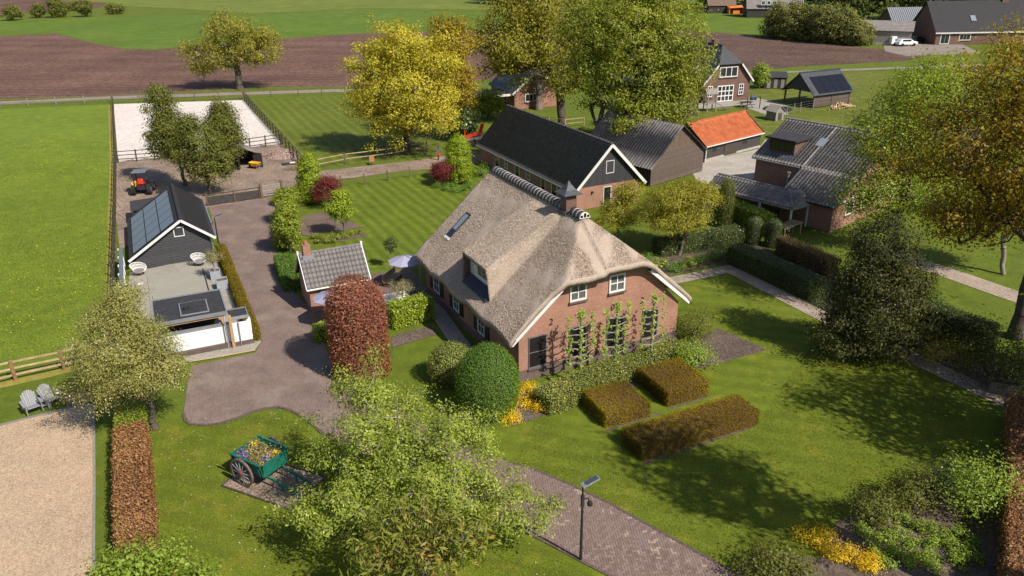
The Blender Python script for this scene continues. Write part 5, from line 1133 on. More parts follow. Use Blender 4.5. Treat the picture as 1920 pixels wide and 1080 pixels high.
def simple_barn(name, label, xy, rot, w, d, e, r, wall, roof, ridge='x', cat='barn'):
    t = thing(name, label, cat, xy[0], xy[1], 0, rot)
    b = MB(); b.box(0, w, 0, .2, 0, e); b.box(0, w, d-.2, d, 0, e); b.box(0, .2, .2, d-.2, 0, e); b.box(w-.2, w, .2, d-.2, 0, e)
    for x0, x1 in ((0, .2), (w-.2, w)): b.add([(x0, 0, e), (x0, d, e), (x0, d/2, r-.1), (x1, 0, e), (x1, d, e), (x1, d/2, r-.1)], [(0, 2, 1), (3, 4, 5), (0, 3, 5, 2), (1, 2, 5, 4)])
    b.build('wall', wall, t); s = (r-e)/(d/2); o = .3
    MB().slab([(-.3, -o, e-s*o+.1), (w+.3, -o, e-s*o+.1), (w+.3, d/2, r+.1), (-.3, d/2, r+.1)], .1).build('roof_slope', roof, t)
    MB().slab([(w+.3, d+o, e-s*o+.1), (-.3, d+o, e-s*o+.1), (-.3, d/2, r+.1), (w+.3, d/2, r+.1)], .1).build('roof_slope', roof, t)
    return t
t = simple_barn('plank_shed', 'grey plank shed with weathered sheet roof and concrete base', (74.52, 175.45), -26, 9.5, 6, 3.0, 4.6, 'wood_grey', 'corrugated', cat='shed'); MB().box(-.05, 9.55, -.06, .1, 0, .5).build('plinth', 'pale_concrete', t)
t = simple_barn('metal_roofed_barn', 'dark brick outbuilding with ribbed grey metal roof', (85.61, 185.43), 4, 10.5, 7.5, 3.0, 6.2, 'dark_brick', 'grey_metal')
for k in range(24): MB().bar((-.3+k*.47, -.3, 2.87+.12), (-.3+k*.47, 3.75, 6.35), .05, .06).build('roof_rib', 'grey_metal', t)
window(t, 'y', 0, 5.0, 6.1, .1, 2.2, 1, 1, 'white_paint', 'glass', -1, .12, False, .06, 'door'); window(t, 'y', 0, 1.6, 2.8, .9, 2.0, 2, 1, 'white_paint', 'glass', -1, .12, True, .06)
t = simple_barn('long_slate_house', 'large dark brick house with long black roof and skylight', (89.18, 173.23), 3, 26, 11, 2.6, 8.2, 'dark_brick', 'roof_black', cat='house')
MB().box(16, 17.4, 5.0, 6.2, 7.6, 9.4).build('chimney', 'dark_brick', t); MB().slab([(8, 1.6, 4.55), (9.1, 1.6, 4.55), (9.1, 2.6, 5.55), (8, 2.6, 5.55)], .12).build('skylight', 'sky_glass', t)
MB().bar((-.4, -.36, 2.35), (26.4, -.36, 2.35), .1, .25).build('fascia', 'white_paint', t)
window(t, 'y', 0, 1.0, 3.0, .1, 2.2, 2, 1, 'white_paint', 'glass', -1, .14, False, .06, 'door'); window(t, 'y', 0, 5.0, 7.5, .8, 2.1, 3, 1, 'white_paint', 'glass', -1, .14, True, .06)
t = simple_barn('grey_roofed_farmhouse', 'far farmhouse with pale grey roof, white barge boards and row of dormers', (68.00, 239.70), -8, 15, 9, 2.6, 7.5, 'tarred_boards', 'corrugated', cat='house')
for k in range(3): window(t, 'y', -.02, 3.6+k*1.5, 4.7+k*1.5, 3.4, 4.6, 2, 1, 'white_paint', 'glass', -1, .15, False, .5)
MB().bar((15.3, -.4, 2.4), (15.3, 4.5, 7.5), .1, .35).build('barge_board', 'white_paint', t)
t = simple_barn('dark_field_barn', 'far dark barn with low brown roof beside blue sheeting', (60.55, 255.12), 0, 8, 6, 2.3, 4.6, 'tarred_boards', 'wood_brown')
t = thing('blue_tarpaulin_shed', 'far low shed clad in blue sheeting beside orange container', 'shed', 64.56, 255.59, 0, 0); MB().box(0, 3.6, 0, 3, 0, 2.0).build('wall', 'blue_sheet', t); MB().slab([(-.2, -.2, 2.0), (3.8, -.2, 2.2), (3.8, 3.2, 2.2), (-.2, 3.2, 2.0)], .1).build('roof', 'felt', t)
t = thing('orange_container', 'far bright orange open-fronted shelter beside the blue shed', 'shelter', 66.22, 252.51, 0, 0); b = MB(); b.box(0, 4.4, 2.6, 2.8, 0, 2.0); b.box(0, .2, 0, 2.6, 0, 2.0); b.box(4.2, 4.4, 0, 2.6, 0, 2.0); b.build('wall', 'orange_sheet', t); MB().slab([(-.2, -.3, 1.7), (4.6, -.3, 1.9), (4.6, 3, 2.2), (-.2, 3, 2.1)], .1).build('roof', 'orange_sheet', t); MB().box(1.2, 3.2, .2, .3, 0, .9).build('front_board', 'orange_sheet', t)

# ------------------------------------------------------------------ trees
# flowering pear in front of the drive: wide, loose crown with long outer boughs
tree('pear_tree', 'large pale green pear tree with loose wide crown in front of the driveway', 'tree', -3.61, 24.45, 7.2,
     [(-1.2, 1.4, 3.7, 2.7, 2.3, 2.3, 5), (.6, -.4, 2.9, 3.0, 2.3, 1.9, 5), (-2.2, -.9, 2.6, 2.2, 1.9, 1.5, 2.2), (3.1, -.5, 2.0, 2.0, 1.5, 1.0, 1.5), (-1.8, 1.9, 5.3, 1.5, 1.4, 1.2, 1.5), (-3.4, 1.0, 3.2, 1.2, 1.3, .7, .8), (1.6, 1.2, 4.0, 1.6, 1.2, .8, 1.1), (4.6, -1.0, 1.6, .9, .8, .5, .3), (-3.9, -1.6, 2.2, 1.2, 1.0, .7, .6)],
     560, 105, .105, 'leaf_pear', 'bark_pale', .17, .2, .23, 11, shell=.2, lump=.55, aspect=.5, up=.8, tint_sd=.15, stems=2)

tree('hawthorn_tree', 'flowering hawthorn with dusty green crown at the end of the beech hedge', 'tree', -16.95, 31.94, 6.6,
     [(-.6, .2, 3.9, 2.3, 2.2, 1.9, 5), (-.9, .9, 5.4, 1.6, 1.5, 1.2, 2), (.6, .0, 3.2, 1.7, 1.6, 1.2, 2), (-1.7, -.3, 2.8, 1.5, 1.4, 1.0, 1.5), (-.9, 1.4, 6.3, .7, .7, .7, .6)],
     520, 105, .08, 'leaf_hawthorn', 'bark', .16, .22, .27, 21, shell=.4, lump=.25, tint_sd=.13, up=.5)
tree('lime_sapling', 'light green broadleaf tree top beside the end of the beech hedge', 'tree', -11.80, 19.65, 3.6,
     [(-.3, .2, 2.6, 1.3, 1.1, .8, 3), (1.3, -.1, 2.2, 1.1, .9, .5, 2), (-1.1, .1, 2.3, .8, .8, .6, 1)], 120, 50, .13, 'leaf_lime', 'bark', .09, .25, .25, 31, shell=.35, aspect=.55)
tree('chestnut_tree', 'young chestnut with long drooping red-tipped leaves below the pear tree', 'tree', -2.94, 19.54, 6.0,
     [(.0, .2, 3.6, 1.5, 1.3, 1.0, 3), (-1.1, .2, 3.7, 1.1, 1.0, .8, 2), (1.2, .4, 3.8, 1.0, 1.0, .8, 2), (-.3, .7, 4.5, .8, .8, .6, .8)], 150, 30, .24, 'leaf_chestnut', 'bark_grey', .12, .3, .22, 41, shell=.3, aspect=.26, droop=.5, flat=.7, up=.15)
tree('willow_tree', 'old spreading willow with olive crown standing at the ploughed field edge', 'tree', -42.31, 127.07, 12.0,
     [(-3.8, 0, 6.0, 4.0, 3.4, 2.4, 3), (3.6, 0, 6.3, 4.0, 3.4, 2.4, 3), (-.4, 0, 9.3, 3.8, 3.2, 2.1, 3), (.4, 0, 5.6, 3.0, 2.8, 1.8, 1.2), (-5.2, 0, 3.9, 2.0, 2.0, 1.5, 1), (5.3, 0, 8.2, 2.2, 2.2, 1.4, 1)], 420, 48, .30, 'leaf_willow', 'bark', .5, .24, .62, 51, shell=.35, droop=.35, lump=.3, aspect=.4)
tree('golden_oak', 'tall golden yellow broadleaf tree on the mown paddock', 'tree', -11.04, 84.33, 13.8,
     [(.6, 0, 7.0, 5.4, 4.6, 4.6, 6), (-.2, 0, 11.0, 3.4, 3.2, 2.6, 2.5), (1.2, 0, 4.2, 4.9, 4.2, 1.7, 2), (-2.6, 0, 9.2, 2.6, 2.2, 2.4, 1.2), (3.6, 0, 9.6, 2.4, 2.2, 2.2, 1), (-3.6, 0, 5.8, 2.2, 2.2, 2.0, .9)], 860, 58, .22, 'leaf_gold', 'bark', .34, .17, .42, 61, shell=.4, lump=.4, tint_sd=.2)
tree('pale_gold_tree', 'slender brownish gold tree rising behind the golden oak', 'tree', -6.82, 90.88, 14.2,
     [(.2, 0, 10.8, 2.6, 2.6, 2.9, 3), (.5, 0, 6.5, 3.0, 2.8, 3.2, 3)], 260, 55, .25, 'leaf_amber', 'bark', .28, .2, .5, 62, shell=.4, lump=.25)
tree('bronze_oak', 'bronze green oak with leaning trunk behind the long barn', 'tree', 6.50, 97.70, 17.5,
     [(-6.6, 0, 9.5, 4.2, 3.8, 4.5, 4), (-4.0, 1, 14.0, 4.2, 3.8, 3.2, 3), (-1.0, 0, 10.0, 3.4, 3.4, 3.0, 1.5), (.5, 0, 5.4, 2.4, 2.4, 1.6, .7)], 560, 55, .27, 'leaf_bronze', 'bark', .5, .25, .55, 71, shell=.4, lump=.28, lean=(-.6, 0))
tree('sparse_oak', 'thinly leafed brown oak with bare twigs between the bronze and green oaks', 'tree', 3.86, 108.28, 16.5,
     [(.8, 0, 10.6, 4.6, 4.0, 5.0, 4), (1.6, 0, 6.2, 3.6, 3.2, 2.2, 1.5)], 620, 20, .2, 'leaf_brown', 'bark_grey', .45, .22, .5, 72, shell=.3, lump=.25)
tree('great_oak', 'huge bright green oak towering over the long barn', 'tree', 8.90, 80.60, 17.2,
     [(3.6, 0, 8.4, 5.6, 4.6, 4.9, 6), (2.4, 0, 13.0, 5.2, 4.6, 3.9, 5), (7.2, -1.2, 11.2, 3.1, 3.0, 3.2, 2), (3.9, -2.6, 3.9, 2.9, 2.5, 2.1, 1.8), (-1.4, .5, 9.6, 3.0, 2.8, 3.2, 1.6), (-1.0, 1.5, 14.0, 3.6, 3.2, 2.6, 1.6), (6.6, -1.5, 6.4, 2.8, 2.5, 2.2, 1.2), (9.0, .5, 8.6, 2.4, 2.4, 2.6, 1.2), (5.5, 1, 15.4, 3.4, 3, 2.2, 1.6)], 1350, 58, .22, 'leaf_oak', 'bark', .42, .2, .46, 73, shell=.42, lump=.4, tint_sd=.2)
for k, (bx, hh, ells, sd, lab) in enumerate([((-30.84, 73.08), 9.3, [(-.8, 0, 5.2, 1.7, 1.6, 3.0, 3), (-1.0, 0, 8.2, .85, .85, 1.1, .8)], 81, 'tallest grey-green field maple in the yard clump'),
        ((-27.31, 69.86), 7.3, [(-.4, 0, 4.1, 2.3, 2.0, 2.5, 4), (-1.0, 0, 6.4, .9, .9, .9, .8), (1.2, 0, 2.8, 1.5, 1.4, 1.3, 1)], 82, 'bushy grey-green field maple in front of the yard clump'),
        ((-27.83, 77.09), 7.0, [(-.1, 0, 4.3, 1.8, 1.6, 2.3, 3), (.0, 0, 6.4, .8, .8, .9, .7)], 83, 'grey-green field maple beside the black field shelter')]):
    tree('field_maple', lab, 'tree', bx[0], bx[1], hh, ells, 300, 58, .17, 'leaf_poplar', 'bark', .17, .16, .32, sd, 'field maples in the yard', shell=.4, lump=.25)
tree('small_hornbeam', 'round-headed bright green sapling on thin trunk beside the paved pad', 'tree', -13.04, 58.71, 3.7, [(-.2, 0, 2.2, 1.0, 1.0, .95, 3), (-.1, 0, 3.2, .5, .5, .5, .7)], 130, 50, .14, 'leaf_bright', 'bark_grey', .05, .26, .19, 91, shell=.3, lump=.2)
tree('small_hornbeam', 'tallest of the light green hornbeams rising from the drive hedge', 'tree', -16.28, 54.87, 4.0, [(0, 0, 2.1, 1.05, 1.0, 1.4, 3), (.2, 0, 3.4, .55, .55, .6, 1)], 140, 50, .15, 'leaf_hornbeam', 'bark_grey', .06, .2, .2, 92, shell=.3)
tree('small_hornbeam', 'light green hornbeam at the bend of the drive hedge', 'tree', -18.13, 61.55, 3.2, [(0, 0, 1.9, .9, .9, 1.1, 3)], 100, 50, .15, 'leaf_hornbeam', 'bark_grey', .06, .2, .2, 93, shell=.3)
tree('standard_tree', 'little ball-headed standard tree on the striped lawn edge', 'tree', -8.45, 51.84, 2.35, [(0, 0, 1.75, .42, .42, .52, 1)], 60, 50, .07, 'leaf_dark', 'bark_pale', .03, .5, .10, 94, shell=.3)
for bx, hh, lab, sd, rr in (((-15.75, 65.99), 2.75, 'dark red japanese maple beside the yellow-green column', 95, 1.2), ((-6.40, 72.35), 2.25, 'dark red japanese maple beside the leafy corner column', 96, 1.1)):
    tree('red_maple', lab, 'tree', bx[0], bx[1], hh, [(0, 0, hh*.6, rr, rr*.9, hh*.33, 3), (.2, 0, hh*.8, rr*.6, rr*.6, hh*.2, 1)], 150, 55, .10, 'leaf_red', 'bark_grey', .06, .2, .2, sd, 'red japanese maples', shell=.4, stems=2)
tree('spreading_maple', 'wide yellow-green japanese maple with layered branches behind the thatched house', 'tree', 11.91, 53.73, 5.6,
     [(.2, .5, 3.9, 2.7, 2.4, 1.2, 5), (-.4, .2, 2.7, 2.4, 2.2, .8, 3), (1.2, .8, 4.6, 1.6, 1.5, .8, 1.5)], 420, 62, .12, 'leaf_maple', 'bark_grey', .12, .3, .30, 101, shell=.3, lump=.25, clsq=.45, stems=2)
tree('spreading_maple', 'smaller yellow-green maple by the brick gable of the long barn', 'tree', 8.24, 56.05, 4.8,
     [(0, .2, 2.5, 1.7, 1.5, 1.1, 3), (.3, .3, 4.0, 1.2, 1.1, .7, 1.3)], 200, 58, .12, 'leaf_maple', 'bark_grey', .09, .25, .27, 102, shell=.3, lump=.25, clsq=.5, stems=2)
tree('light_green_tree', 'slim light green tree with thin trunk in front of the bungalow', 'tree', 27.69, 54.14, 14.5,
     [(.0, 0, 11.2, 2.6, 2.4, 2.6, 3), (-1.6, 0, 8.4, 2.7, 2.4, 1.9, 2.4), (.9, 0, 5.0, 2.6, 2.4, 2.2, 1.5), (-2.2, 0, 4.6, 2.4, 2.0, 2.4, 2), (.6, 0, 8.2, 2.2, 2.0, 2.0, 1.2)], 900, 42, .15, 'leaf_fresh', 'bark', .2, .25, .5, 111, shell=.35, lump=.28)
tree('amber_oak', 'big amber and olive oak with dark trunk by the garden gate', 'tree', 28.62, 40.34, 18.5,
     [(-.4, 1.0, 14.6, 4.8, 4.4, 3.6, 4), (-3.4, 2.0, 11.0, 3.6, 3.4, 2.6, 3), (1.5, .5, 9.6, 3.8, 3.4, 2.8, 2), (-.6, 2.4, 7.2, 3.8, 2.8, 1.7, 1.8), (-2.6, 3.4, 6.0, 2.6, 2.2, 1.3, .9)], 980, 52, .17, 'leaf_amber', 'bark', .36, .32, .5, 121, shell=.35, lump=.28, tint_sd=.2)
tree('roadside_tree', 'young roadside tree with pale forked trunk beside the gravel side drive', 'tree', 33.37, 49.35, 7.5, [(0, 0, 5.4, 2.3, 2.2, 1.8, 3)], 230, 45, .18, 'leaf_amber', 'bark_pale', .16, .32, .42, 122, shell=.35, stems=2)
for k, (px, py, hh, rr, lab) in enumerate([(25.6, 26.6, 13.0, 4.2, 'roadside oak just beyond the brown boundary hedge, next to the gate oak'), (17.9, 19.3, 18.5, 2.6, 'tall roadside oak beyond the brown boundary hedge near the shrub border'), (30.5, 31, 13.5, 4.0, 'outer roadside oak across from the garden gate')]):
    tree('roadside_oak', lab, 'tree', px, py, hh, [(0, 0, hh*.68, rr, rr, hh*.25, 3)] + ([(.6, .3, hh*.5, rr*.85, rr*.85, hh*.14, 1)] if k != 1 else []), 380 if k != 1 else 200, 34, .22, 'leaf_amber', 'bark', .34, .3, .45, 123+k, 'roadside oaks', shell=.3, lump=.3)
tree('holly_tree', 'tall dark glossy holly standing on the lawn by the gravel path', 'tree', 19.23, 38.26, 8.3,
     [(0, .0, 3.2, 2.5, 2.2, 2.9, 6), (.1, .3, 6.4, 1.7, 1.6, 1.7, 2.2), (.7, -.2, 1.4, 2.1, 1.9, 1.3, 2), (-1.0, 0, 1.6, 1.9, 1.8, 1.5, 2), (1.5, .1, 4.6, 1.3, 1.2, 1.2, 1), (-1.2, .1, 5.0, 1.3, 1.2, 1.2, 1)], 900, 58, .12, 'leaf_holly', 'bark', .2, .12, .28, 131, shell=.5, lump=.22, up=.3)
# columns and clipped shapes ---------------------------------------------------------------
def column_shrub(name, label, xy, r, h, mat, seed, group=None, n=130, size=.13):
    return tree(name, label, 'shrub', xy[0], xy[1], h, [(0, 0, h*.45, r, r, h*.45, 4), (0, 0, h*.2, r*.95, r*.95, h*.2, 1.4), (.1, 0, h*.75, r*.7, r*.7, h*.22, 1.2)], n, 70, size, mat, 'bark', .06, .1, .17, seed, group, shell=.75, lump=.1, up=.3)
column_shrub('columnar_hornbeam', 'yellow-green columnar hornbeam beside the red maple at the yard gate', (-17.61, 67.28), 1.05, 4.6, 'leaf_bright', 141, 'columnar hornbeams', 260)
column_shrub('columnar_hornbeam', 'yellow-green columnar hornbeam at the corner of the striped lawn', (-4.95, 73.20), 1.2, 4.6, 'leaf_bright', 142, 'columnar hornbeams', 300)
clipped('copper_beech', 'clipped copper beech column with dark red leaves beside the driveway', 'tree', -8.09, 37.13, 'column', (1.5, 1.4, 5.3), 'leaf_copper', 0, 420, .105, 'hedge_wood_brown', .07, wave=.1)
clipped('ball_bush', 'big clipped bright green dome bush at the corner of the thatched house', 'bush', -1.23, 33.17, 'dome', (1.5, 1.5, 3.5), 'leaf_box', 0, 900, .055, 'hedge_wood', .05, wave=.07)
clipped('cream_bush', 'rounded variegated bush with white blossom next to the green dome', 'bush', -3.20, 36.19, 'dome', (1.15, 1.1, 2.1), 'leaf_variegated', 0, 700, .065, 'hedge_wood', .06, wave=.08)
clipped('thuja_column', 'tall grey-green conifer column beside the spreading maple', 'tree', 16.88, 59.91, 'column', (.62, .62, 3.9), 'leaf_poplar', 0, 600, .07, 'hedge_wood', .05)
for xy, lab in (((18.07, 55.98), 'dark topiary pillar beside the laurel hedge'), ((19.32, 55.38), 'dark topiary pillar beside the brown beech hedge')):
    clipped('topiary_pillar', lab, 'topiary', xy[0], xy[1], 'column', (.6, .6, 2.1), 'leaf_dark', 0, 800, .05, 'hedge_wood', .02, 'topiary pillars')
# yew blocks
def quad_block(label, fl, bl, br, h):
    fl, bl, br = Vector(fl), Vector(bl), Vector(br); c = (fl+br)/2; ly = (bl-fl).length; lx = (br-bl).length; dv = br-bl; a = math.degrees(math.atan2(dv.y, dv.x))
    return clipped('yew_block', label, 'hedge', c.x, c.y, 'box', (lx, ly, h), 'leaf_yew', a, 1250, .058, 'hedge_wood_brown', .03, 'clipped yew blocks', .35, 1.4, wave=.045)
quad_block('square clipped brown yew block with yellow tips next to the variegated hedge', (4.30, 31.54), (3.34, 33.71), (5.60, 34.68), .78)
quad_block('square clipped brown yew block close to the planting bed', (7.50, 33.29), (6.42, 35.72), (8.70, 36.78), .86)
quad_block('long clipped brown yew block on the front lawn', (5.63, 28.93), (4.86, 30.41), (10.81, 33.23), .78)
# edging strips at the foot of the yew blocks
for a, b_ in (((5.65, 28.78), (11.23, 31.55)), ((4.34, 31.41), (7.14, 32.77)), ((7.52, 33.15), (9.81, 34.29))): strip('hedge_edging', [a, b_], .14, .012, 'soil', .05)
# hedges
hedge('laurel_hedge', 'glossy yellow-green laurel hedge beside the copper beech', (-7.23, 42.55), (-5.04, 43.96), 1.1, 1.35, 'leaf_laurel', density=480, size=.11, rough=.05)
hedge('laurel_hedge', 'low dark hedge behind the copper beech by the driveway bend', (-11.30, 40.72), (-10.48, 41.23), .8, .9, 'leaf_laurel', density=450, size=.10, rough=.05)
hedge('beech_hedge', 'brown leafed beech hedge along the gravel yard', (-14.01, 23.30), (-17.32, 30.51), 1.25, 1.15, 'leaf_beech_dry', density=700, size=.085, core='hedge_wood_brown', rough=.06)
hedge('privet_hedge', 'short green hedge end at the foot of the hawthorn', (-17.39, 30.68), (-17.96, 32.00), 1.2, 1.2, 'leaf_hornbeam', density=500, size=.08)
hedge('patio_hedge', 'low dark yew hedge between patio and driveway', (-21.40, 55.02), (-14.75, 40.79), .55, .75, 'leaf_yew', density=650, size=.06, core='hedge_wood', rough=.04)
hedge('drive_hedge', 'hornbeam hedge beside the drive at the yard gate', (-20.38, 66.60), (-17.97, 66.83), 1.2, 1.25, 'leaf_hornbeam', density=420, size=.10, rough=.07)
hedge('drive_hedge', 'hornbeam hedge running along the bend of the drive', (-19.03, 64.06), (-17.02, 55.45), 1.0, 1.0, 'leaf_hornbeam', density=420, size=.10, rough=.08)
hedge('drive_hedge', 'bright green hedge in front of the garden shed chimney', (-16.12, 52.26), (-14.28, 48.00), 1.2, 1.0, 'leaf_box', density=460, size=.085, rough=.06)
hedge('variegated_hedge', 'cream and green variegated hedge along the brick gable', (1.36, 33.12), (5.98, 36.50), 1.35, .95, 'leaf_variegated', density=650, size=.075, rough=.06)
hedge('variegated_hedge', 'further variegated hedge under the third espalier', (6.14, 36.66), (9.10, 38.85), 1.2, .75, 'leaf_variegated', density=620, size=.075, rough=.07)
hedge('garden_hedge', 'long dark clipped hedge along the gravel garden path', (15.69, 52.37), (19.25, 45.88), 1.4, 1.3, 'leaf_dark', density=520, size=.075, rough=.04)
hedge('garden_hedge', 'dark clipped hedge behind the shrub bed under the maple', (10.45, 53.78), (17.16, 56.47), 1.3, 1.15, 'leaf_dark', density=480, size=.075, rough=.05)
hedge('laurel_hedge', 'sunlit laurel hedge under the bungalow veranda', (17.88, 62.00), (19.77, 57.82), 1.2, 1.5, 'leaf_laurel', density=420, size=.11, rough=.06)
hedge('copper_hedge', 'brown beech hedge behind the topiary pillars', (19.36, 53.84), (21.53, 49.30), 1.0, 1.3, 'leaf_brown', density=450, size=.085, core='hedge_wood_brown', rough=.06)
hedge('boundary_hedge', 'long dark brown boundary hedge beyond the holly', (22.89, 41.98), (25.65, 37.88), 1.2, 1.9, 'leaf_dark', density=420, size=.09, rough=.06)
hedge('roadside_hedge', 'tall clipped brown hedge along the right edge of the lawn', (23.79, 31.67), (16.38, 19.28), 1.2, 1.5, 'leaf_beech_dry', density=560, size=.085, core='hedge_wood_brown', rough=.06)
hedge('orchard_hedge', 'green hedge behind the long barn below the great oak', (7.80, 90.22), (10.76, 86.75), 1.0, 1.4, 'leaf_laurel', density=220, size=.16, rough=.06)
# shrubs -----------------------------------------------------------------------------------
shrub('rhododendron', 'dark rounded shrub beside the right corner of the brick gable', 10.39, 40.75, 1.15, 1.1, 1.7, 'leaf_poplar', 3600, .085, None, 151)
shrub('laurel_bush', 'bright green laurel bush beside the bare soil bed', 9.66, 37.63, 1.05, .95, 1.3, 'leaf_lime', 2600, .10, None, 152)
shrub('golden_bush', 'olive gold shrub by the gravel path under the boundary hedge', 23.08, 37.46, 1.4, 1.2, 1.3, 'leaf_maple', 2600, .09, None, 153)
shrub('holly_bush', 'large dark glossy bush at the foot of the amber oak', 24.66, 35.18, 2.1, 1.8, 3.2, 'leaf_holly', 6500, .11, None, 154)
shrub('holly_bush', 'dark bush between the holly tree and the golden shrub', 22.63, 39.30, 1.2, 1.2, 2.0, 'leaf_holly', 2600, .11, None, 155)
shrub('dome_bush', 'low dark rounded bush against the garden hedge', 19.46, 45.06, 1.2, 1.0, 1.1, 'leaf_dark', 2400, .08, None, 156)
shrub('viburnum', 'large lime green shrub in the corner of the flower border', 18.09, 25.20, 1.35, 1.2, 2.9, 'leaf_lime', 4200, .10, None, 157, .35)
shrub('evergreen_bush', 'mid green leafy bush at the lawn edge of the flower border', 13.98, 24.95, 1.0, .8, 1.3, 'leaf_poplar', 3200, .10, None, 158)
shrub('evergreen_bush', 'taller mid green bush between the lawn and the lime shrub', 15.83, 25.66, 1.0, .85, 1.5, 'leaf_poplar', 3000, .10, None, 159)
shrub('evergreen_bush', 'dark green bush in the shade of the lime shrub', 17.75, 26.63, 1.0, .9, 1.4, 'leaf_dark', 2600, .10, None, 160)
shrub('rhododendron', 'dark grey-green rhododendron at the corner of drive and lawn', 9.23, 21.88, 1.25, 1.1, 1.35, 'leaf_poplar', 3200, .11, None, 161)
for k, (xy, rx, ry, h_, lab) in enumerate([((11.41, 23.86), .72, .5, .55, 'bright yellow conifer spreading next to the rhododendron'), ((12.00, 22.91), .68, .42, .5, 'bright yellow conifer in the middle of the golden drift'), ((12.85, 22.44), .5, .38, .5, 'bright yellow conifer at the bare soil end of the golden drift')]):
    shrub('golden_conifer', lab, xy[0], xy[1], rx, ry, h_, 'leaf_yellow', 1900, .06, 'golden conifers', 170+k)
for k, (xy, rx, lab) in enumerate([((0.67, 34.88), .6, 'orange-yellow ground cover beside the house wall'), ((0.33, 33.53), .72, 'orange-yellow ground cover between dome bush and lawn'), ((-0.12, 32.30), .6, 'orange-yellow ground cover at the lower lawn edge'), ((1.29, 33.22), .42, 'lemon yellow ground cover tip by the variegated hedge')]):
    shrub('golden_ground_cover', lab, xy[0], xy[1], rx, rx*.8, .42, 'leaf_yellow', 1700, .055, 'golden ground cover', 180+k)
HY = [(13.33, 24.13), (13.96, 23.74), (14.45, 24.03), (15.20, 24.84), (15.54, 24.31), (14.71, 23.44), (15.54, 23.43), (16.06, 24.00), (16.12, 23.62), (13.36, 23.09), (14.10, 22.97), (15.04, 22.68), (16.92, 24.05), (16.31, 23.13), (14.29, 22.52), (15.07, 22.32), (17.04, 23.49), (16.22, 22.50), (13.47, 22.43), (16.83, 22.76)]
for k, (x, y) in enumerate(HY): shrub('hydrangea', 'low leafy hydrangea clump on bare soil in the flower border', x, y, .3+.08*(k % 3), .28+.05*(k % 2), .42, 'leaf_lime', 420, .085, 'hydrangea clumps in the border', 200+k, nst=3)
for k, xy in enumerate([(-15.19, 57.93), (-14.56, 57.67), (-14.11, 58.26), (-13.43, 57.75), (-12.82, 57.97), (-12.45, 58.69), (-11.99, 58.92), (-14.66, 56.97), (-14.11, 57.07), (-13.54, 57.05)]):
    shrub('bedding_plant', 'small round leafy plant in the soil strip by the paved pad', xy[0], xy[1], .3, .28, .45, 'leaf_hornbeam', 260, .09, 'bedding plants by the pad', 230+k, nst=3)
for k, xy in enumerate([(-6.73, 71.49), (-5.89, 70.77), (-5.11, 70.06), (-4.40, 70.37), (-3.86, 71.38), (-5.61, 71.80)]):
    shrub('low_box', 'low rounded green cushion under the corner column', xy[0], xy[1], .5, .45, .5, 'leaf_box', 420, .09, 'box cushions at the lawn corner', 250+k, nst=3)
for k, (xy, mt) in enumerate([((9.64, 52.34), 'leaf_box'), ((10.33, 51.32), 'leaf_laurel'), ((11.11, 50.71), 'leaf_box'), ((12.29, 51.46), 'leaf_laurel'), ((13.35, 52.03), 'leaf_box'), ((14.43, 52.61), 'leaf_box'), ((15.25, 53.64), 'leaf_dark')]):
    shrub('border_perennial', 'green perennial mound in the bed under the spreading maple', xy[0], xy[1], .6, .5, .7, mt, 800, .09, 'perennials under the maple', 260+k, nst=4)
shrub('rose_bush', 'thin bushy plant beside the black wall of the long barn', -3.00, 75.36, .9, .8, 1.2, 'leaf_box', 700, .12, None, 275)
# espaliered limes against the gable
def espalier(label, x, y, seed, h=3.95):
    r = np.random.default_rng(seed); t = thing('espalier_tree', label, 'tree', x, y, 0, HA, 'espaliered limes')
    MB().tube([(0, 0, 0), (.02, .01, h*.5), (-.01, 0, h)], [.085, .065, .04], 8).build('trunk', 'bark_pale', t)
    C = []
    for k in range(7):
        z = 1.25+k*(h-1.5)/6
        for s in (-1, 1):
            L = r.uniform(.58, .76); e = (s*L, r.normal(0, .03), z+r.uniform(.05, .2)); MB().tube([(0, 0, z-.05), (s*L*.5, r.normal(0, .03), z+r.normal(0, .04)), e], [.034, .026, .018], 5).build('branch', 'bark_pale', t)
            C.append(np.array(e)+r.normal(0, 1, (int(r.uniform(10, 38)), 3))*np.array([.08, .08, .10]))
        C.append(np.array((0, -.05, z))+r.normal(0, .09, (int(r.uniform(8, 30)), 3)))
    C.append(np.array((0, 0, h))+r.normal(0, .13, (80, 3))); C.append(np.array((0, 0, .75))+r.normal(0, .14, (70, 3)))
    C = np.concatenate(C); V, F, tt = leaves(C, np.tile((0, -.6, .7), (len(C), 1)), .11, .8); leaf_obj('crown', V, F, tt, 'leaf_lime', t)
for lab, xy, sd in (('espaliered lime against the gable between the first two dark windows', (3.42, 35.62), 281), ('espaliered lime in the middle of the brick gable', (5.34, 36.59), 282), ('espaliered lime nearest the right end of the brick gable', (7.39, 37.63), 283)):
    espalier(lab, xy[0], xy[1], sd)
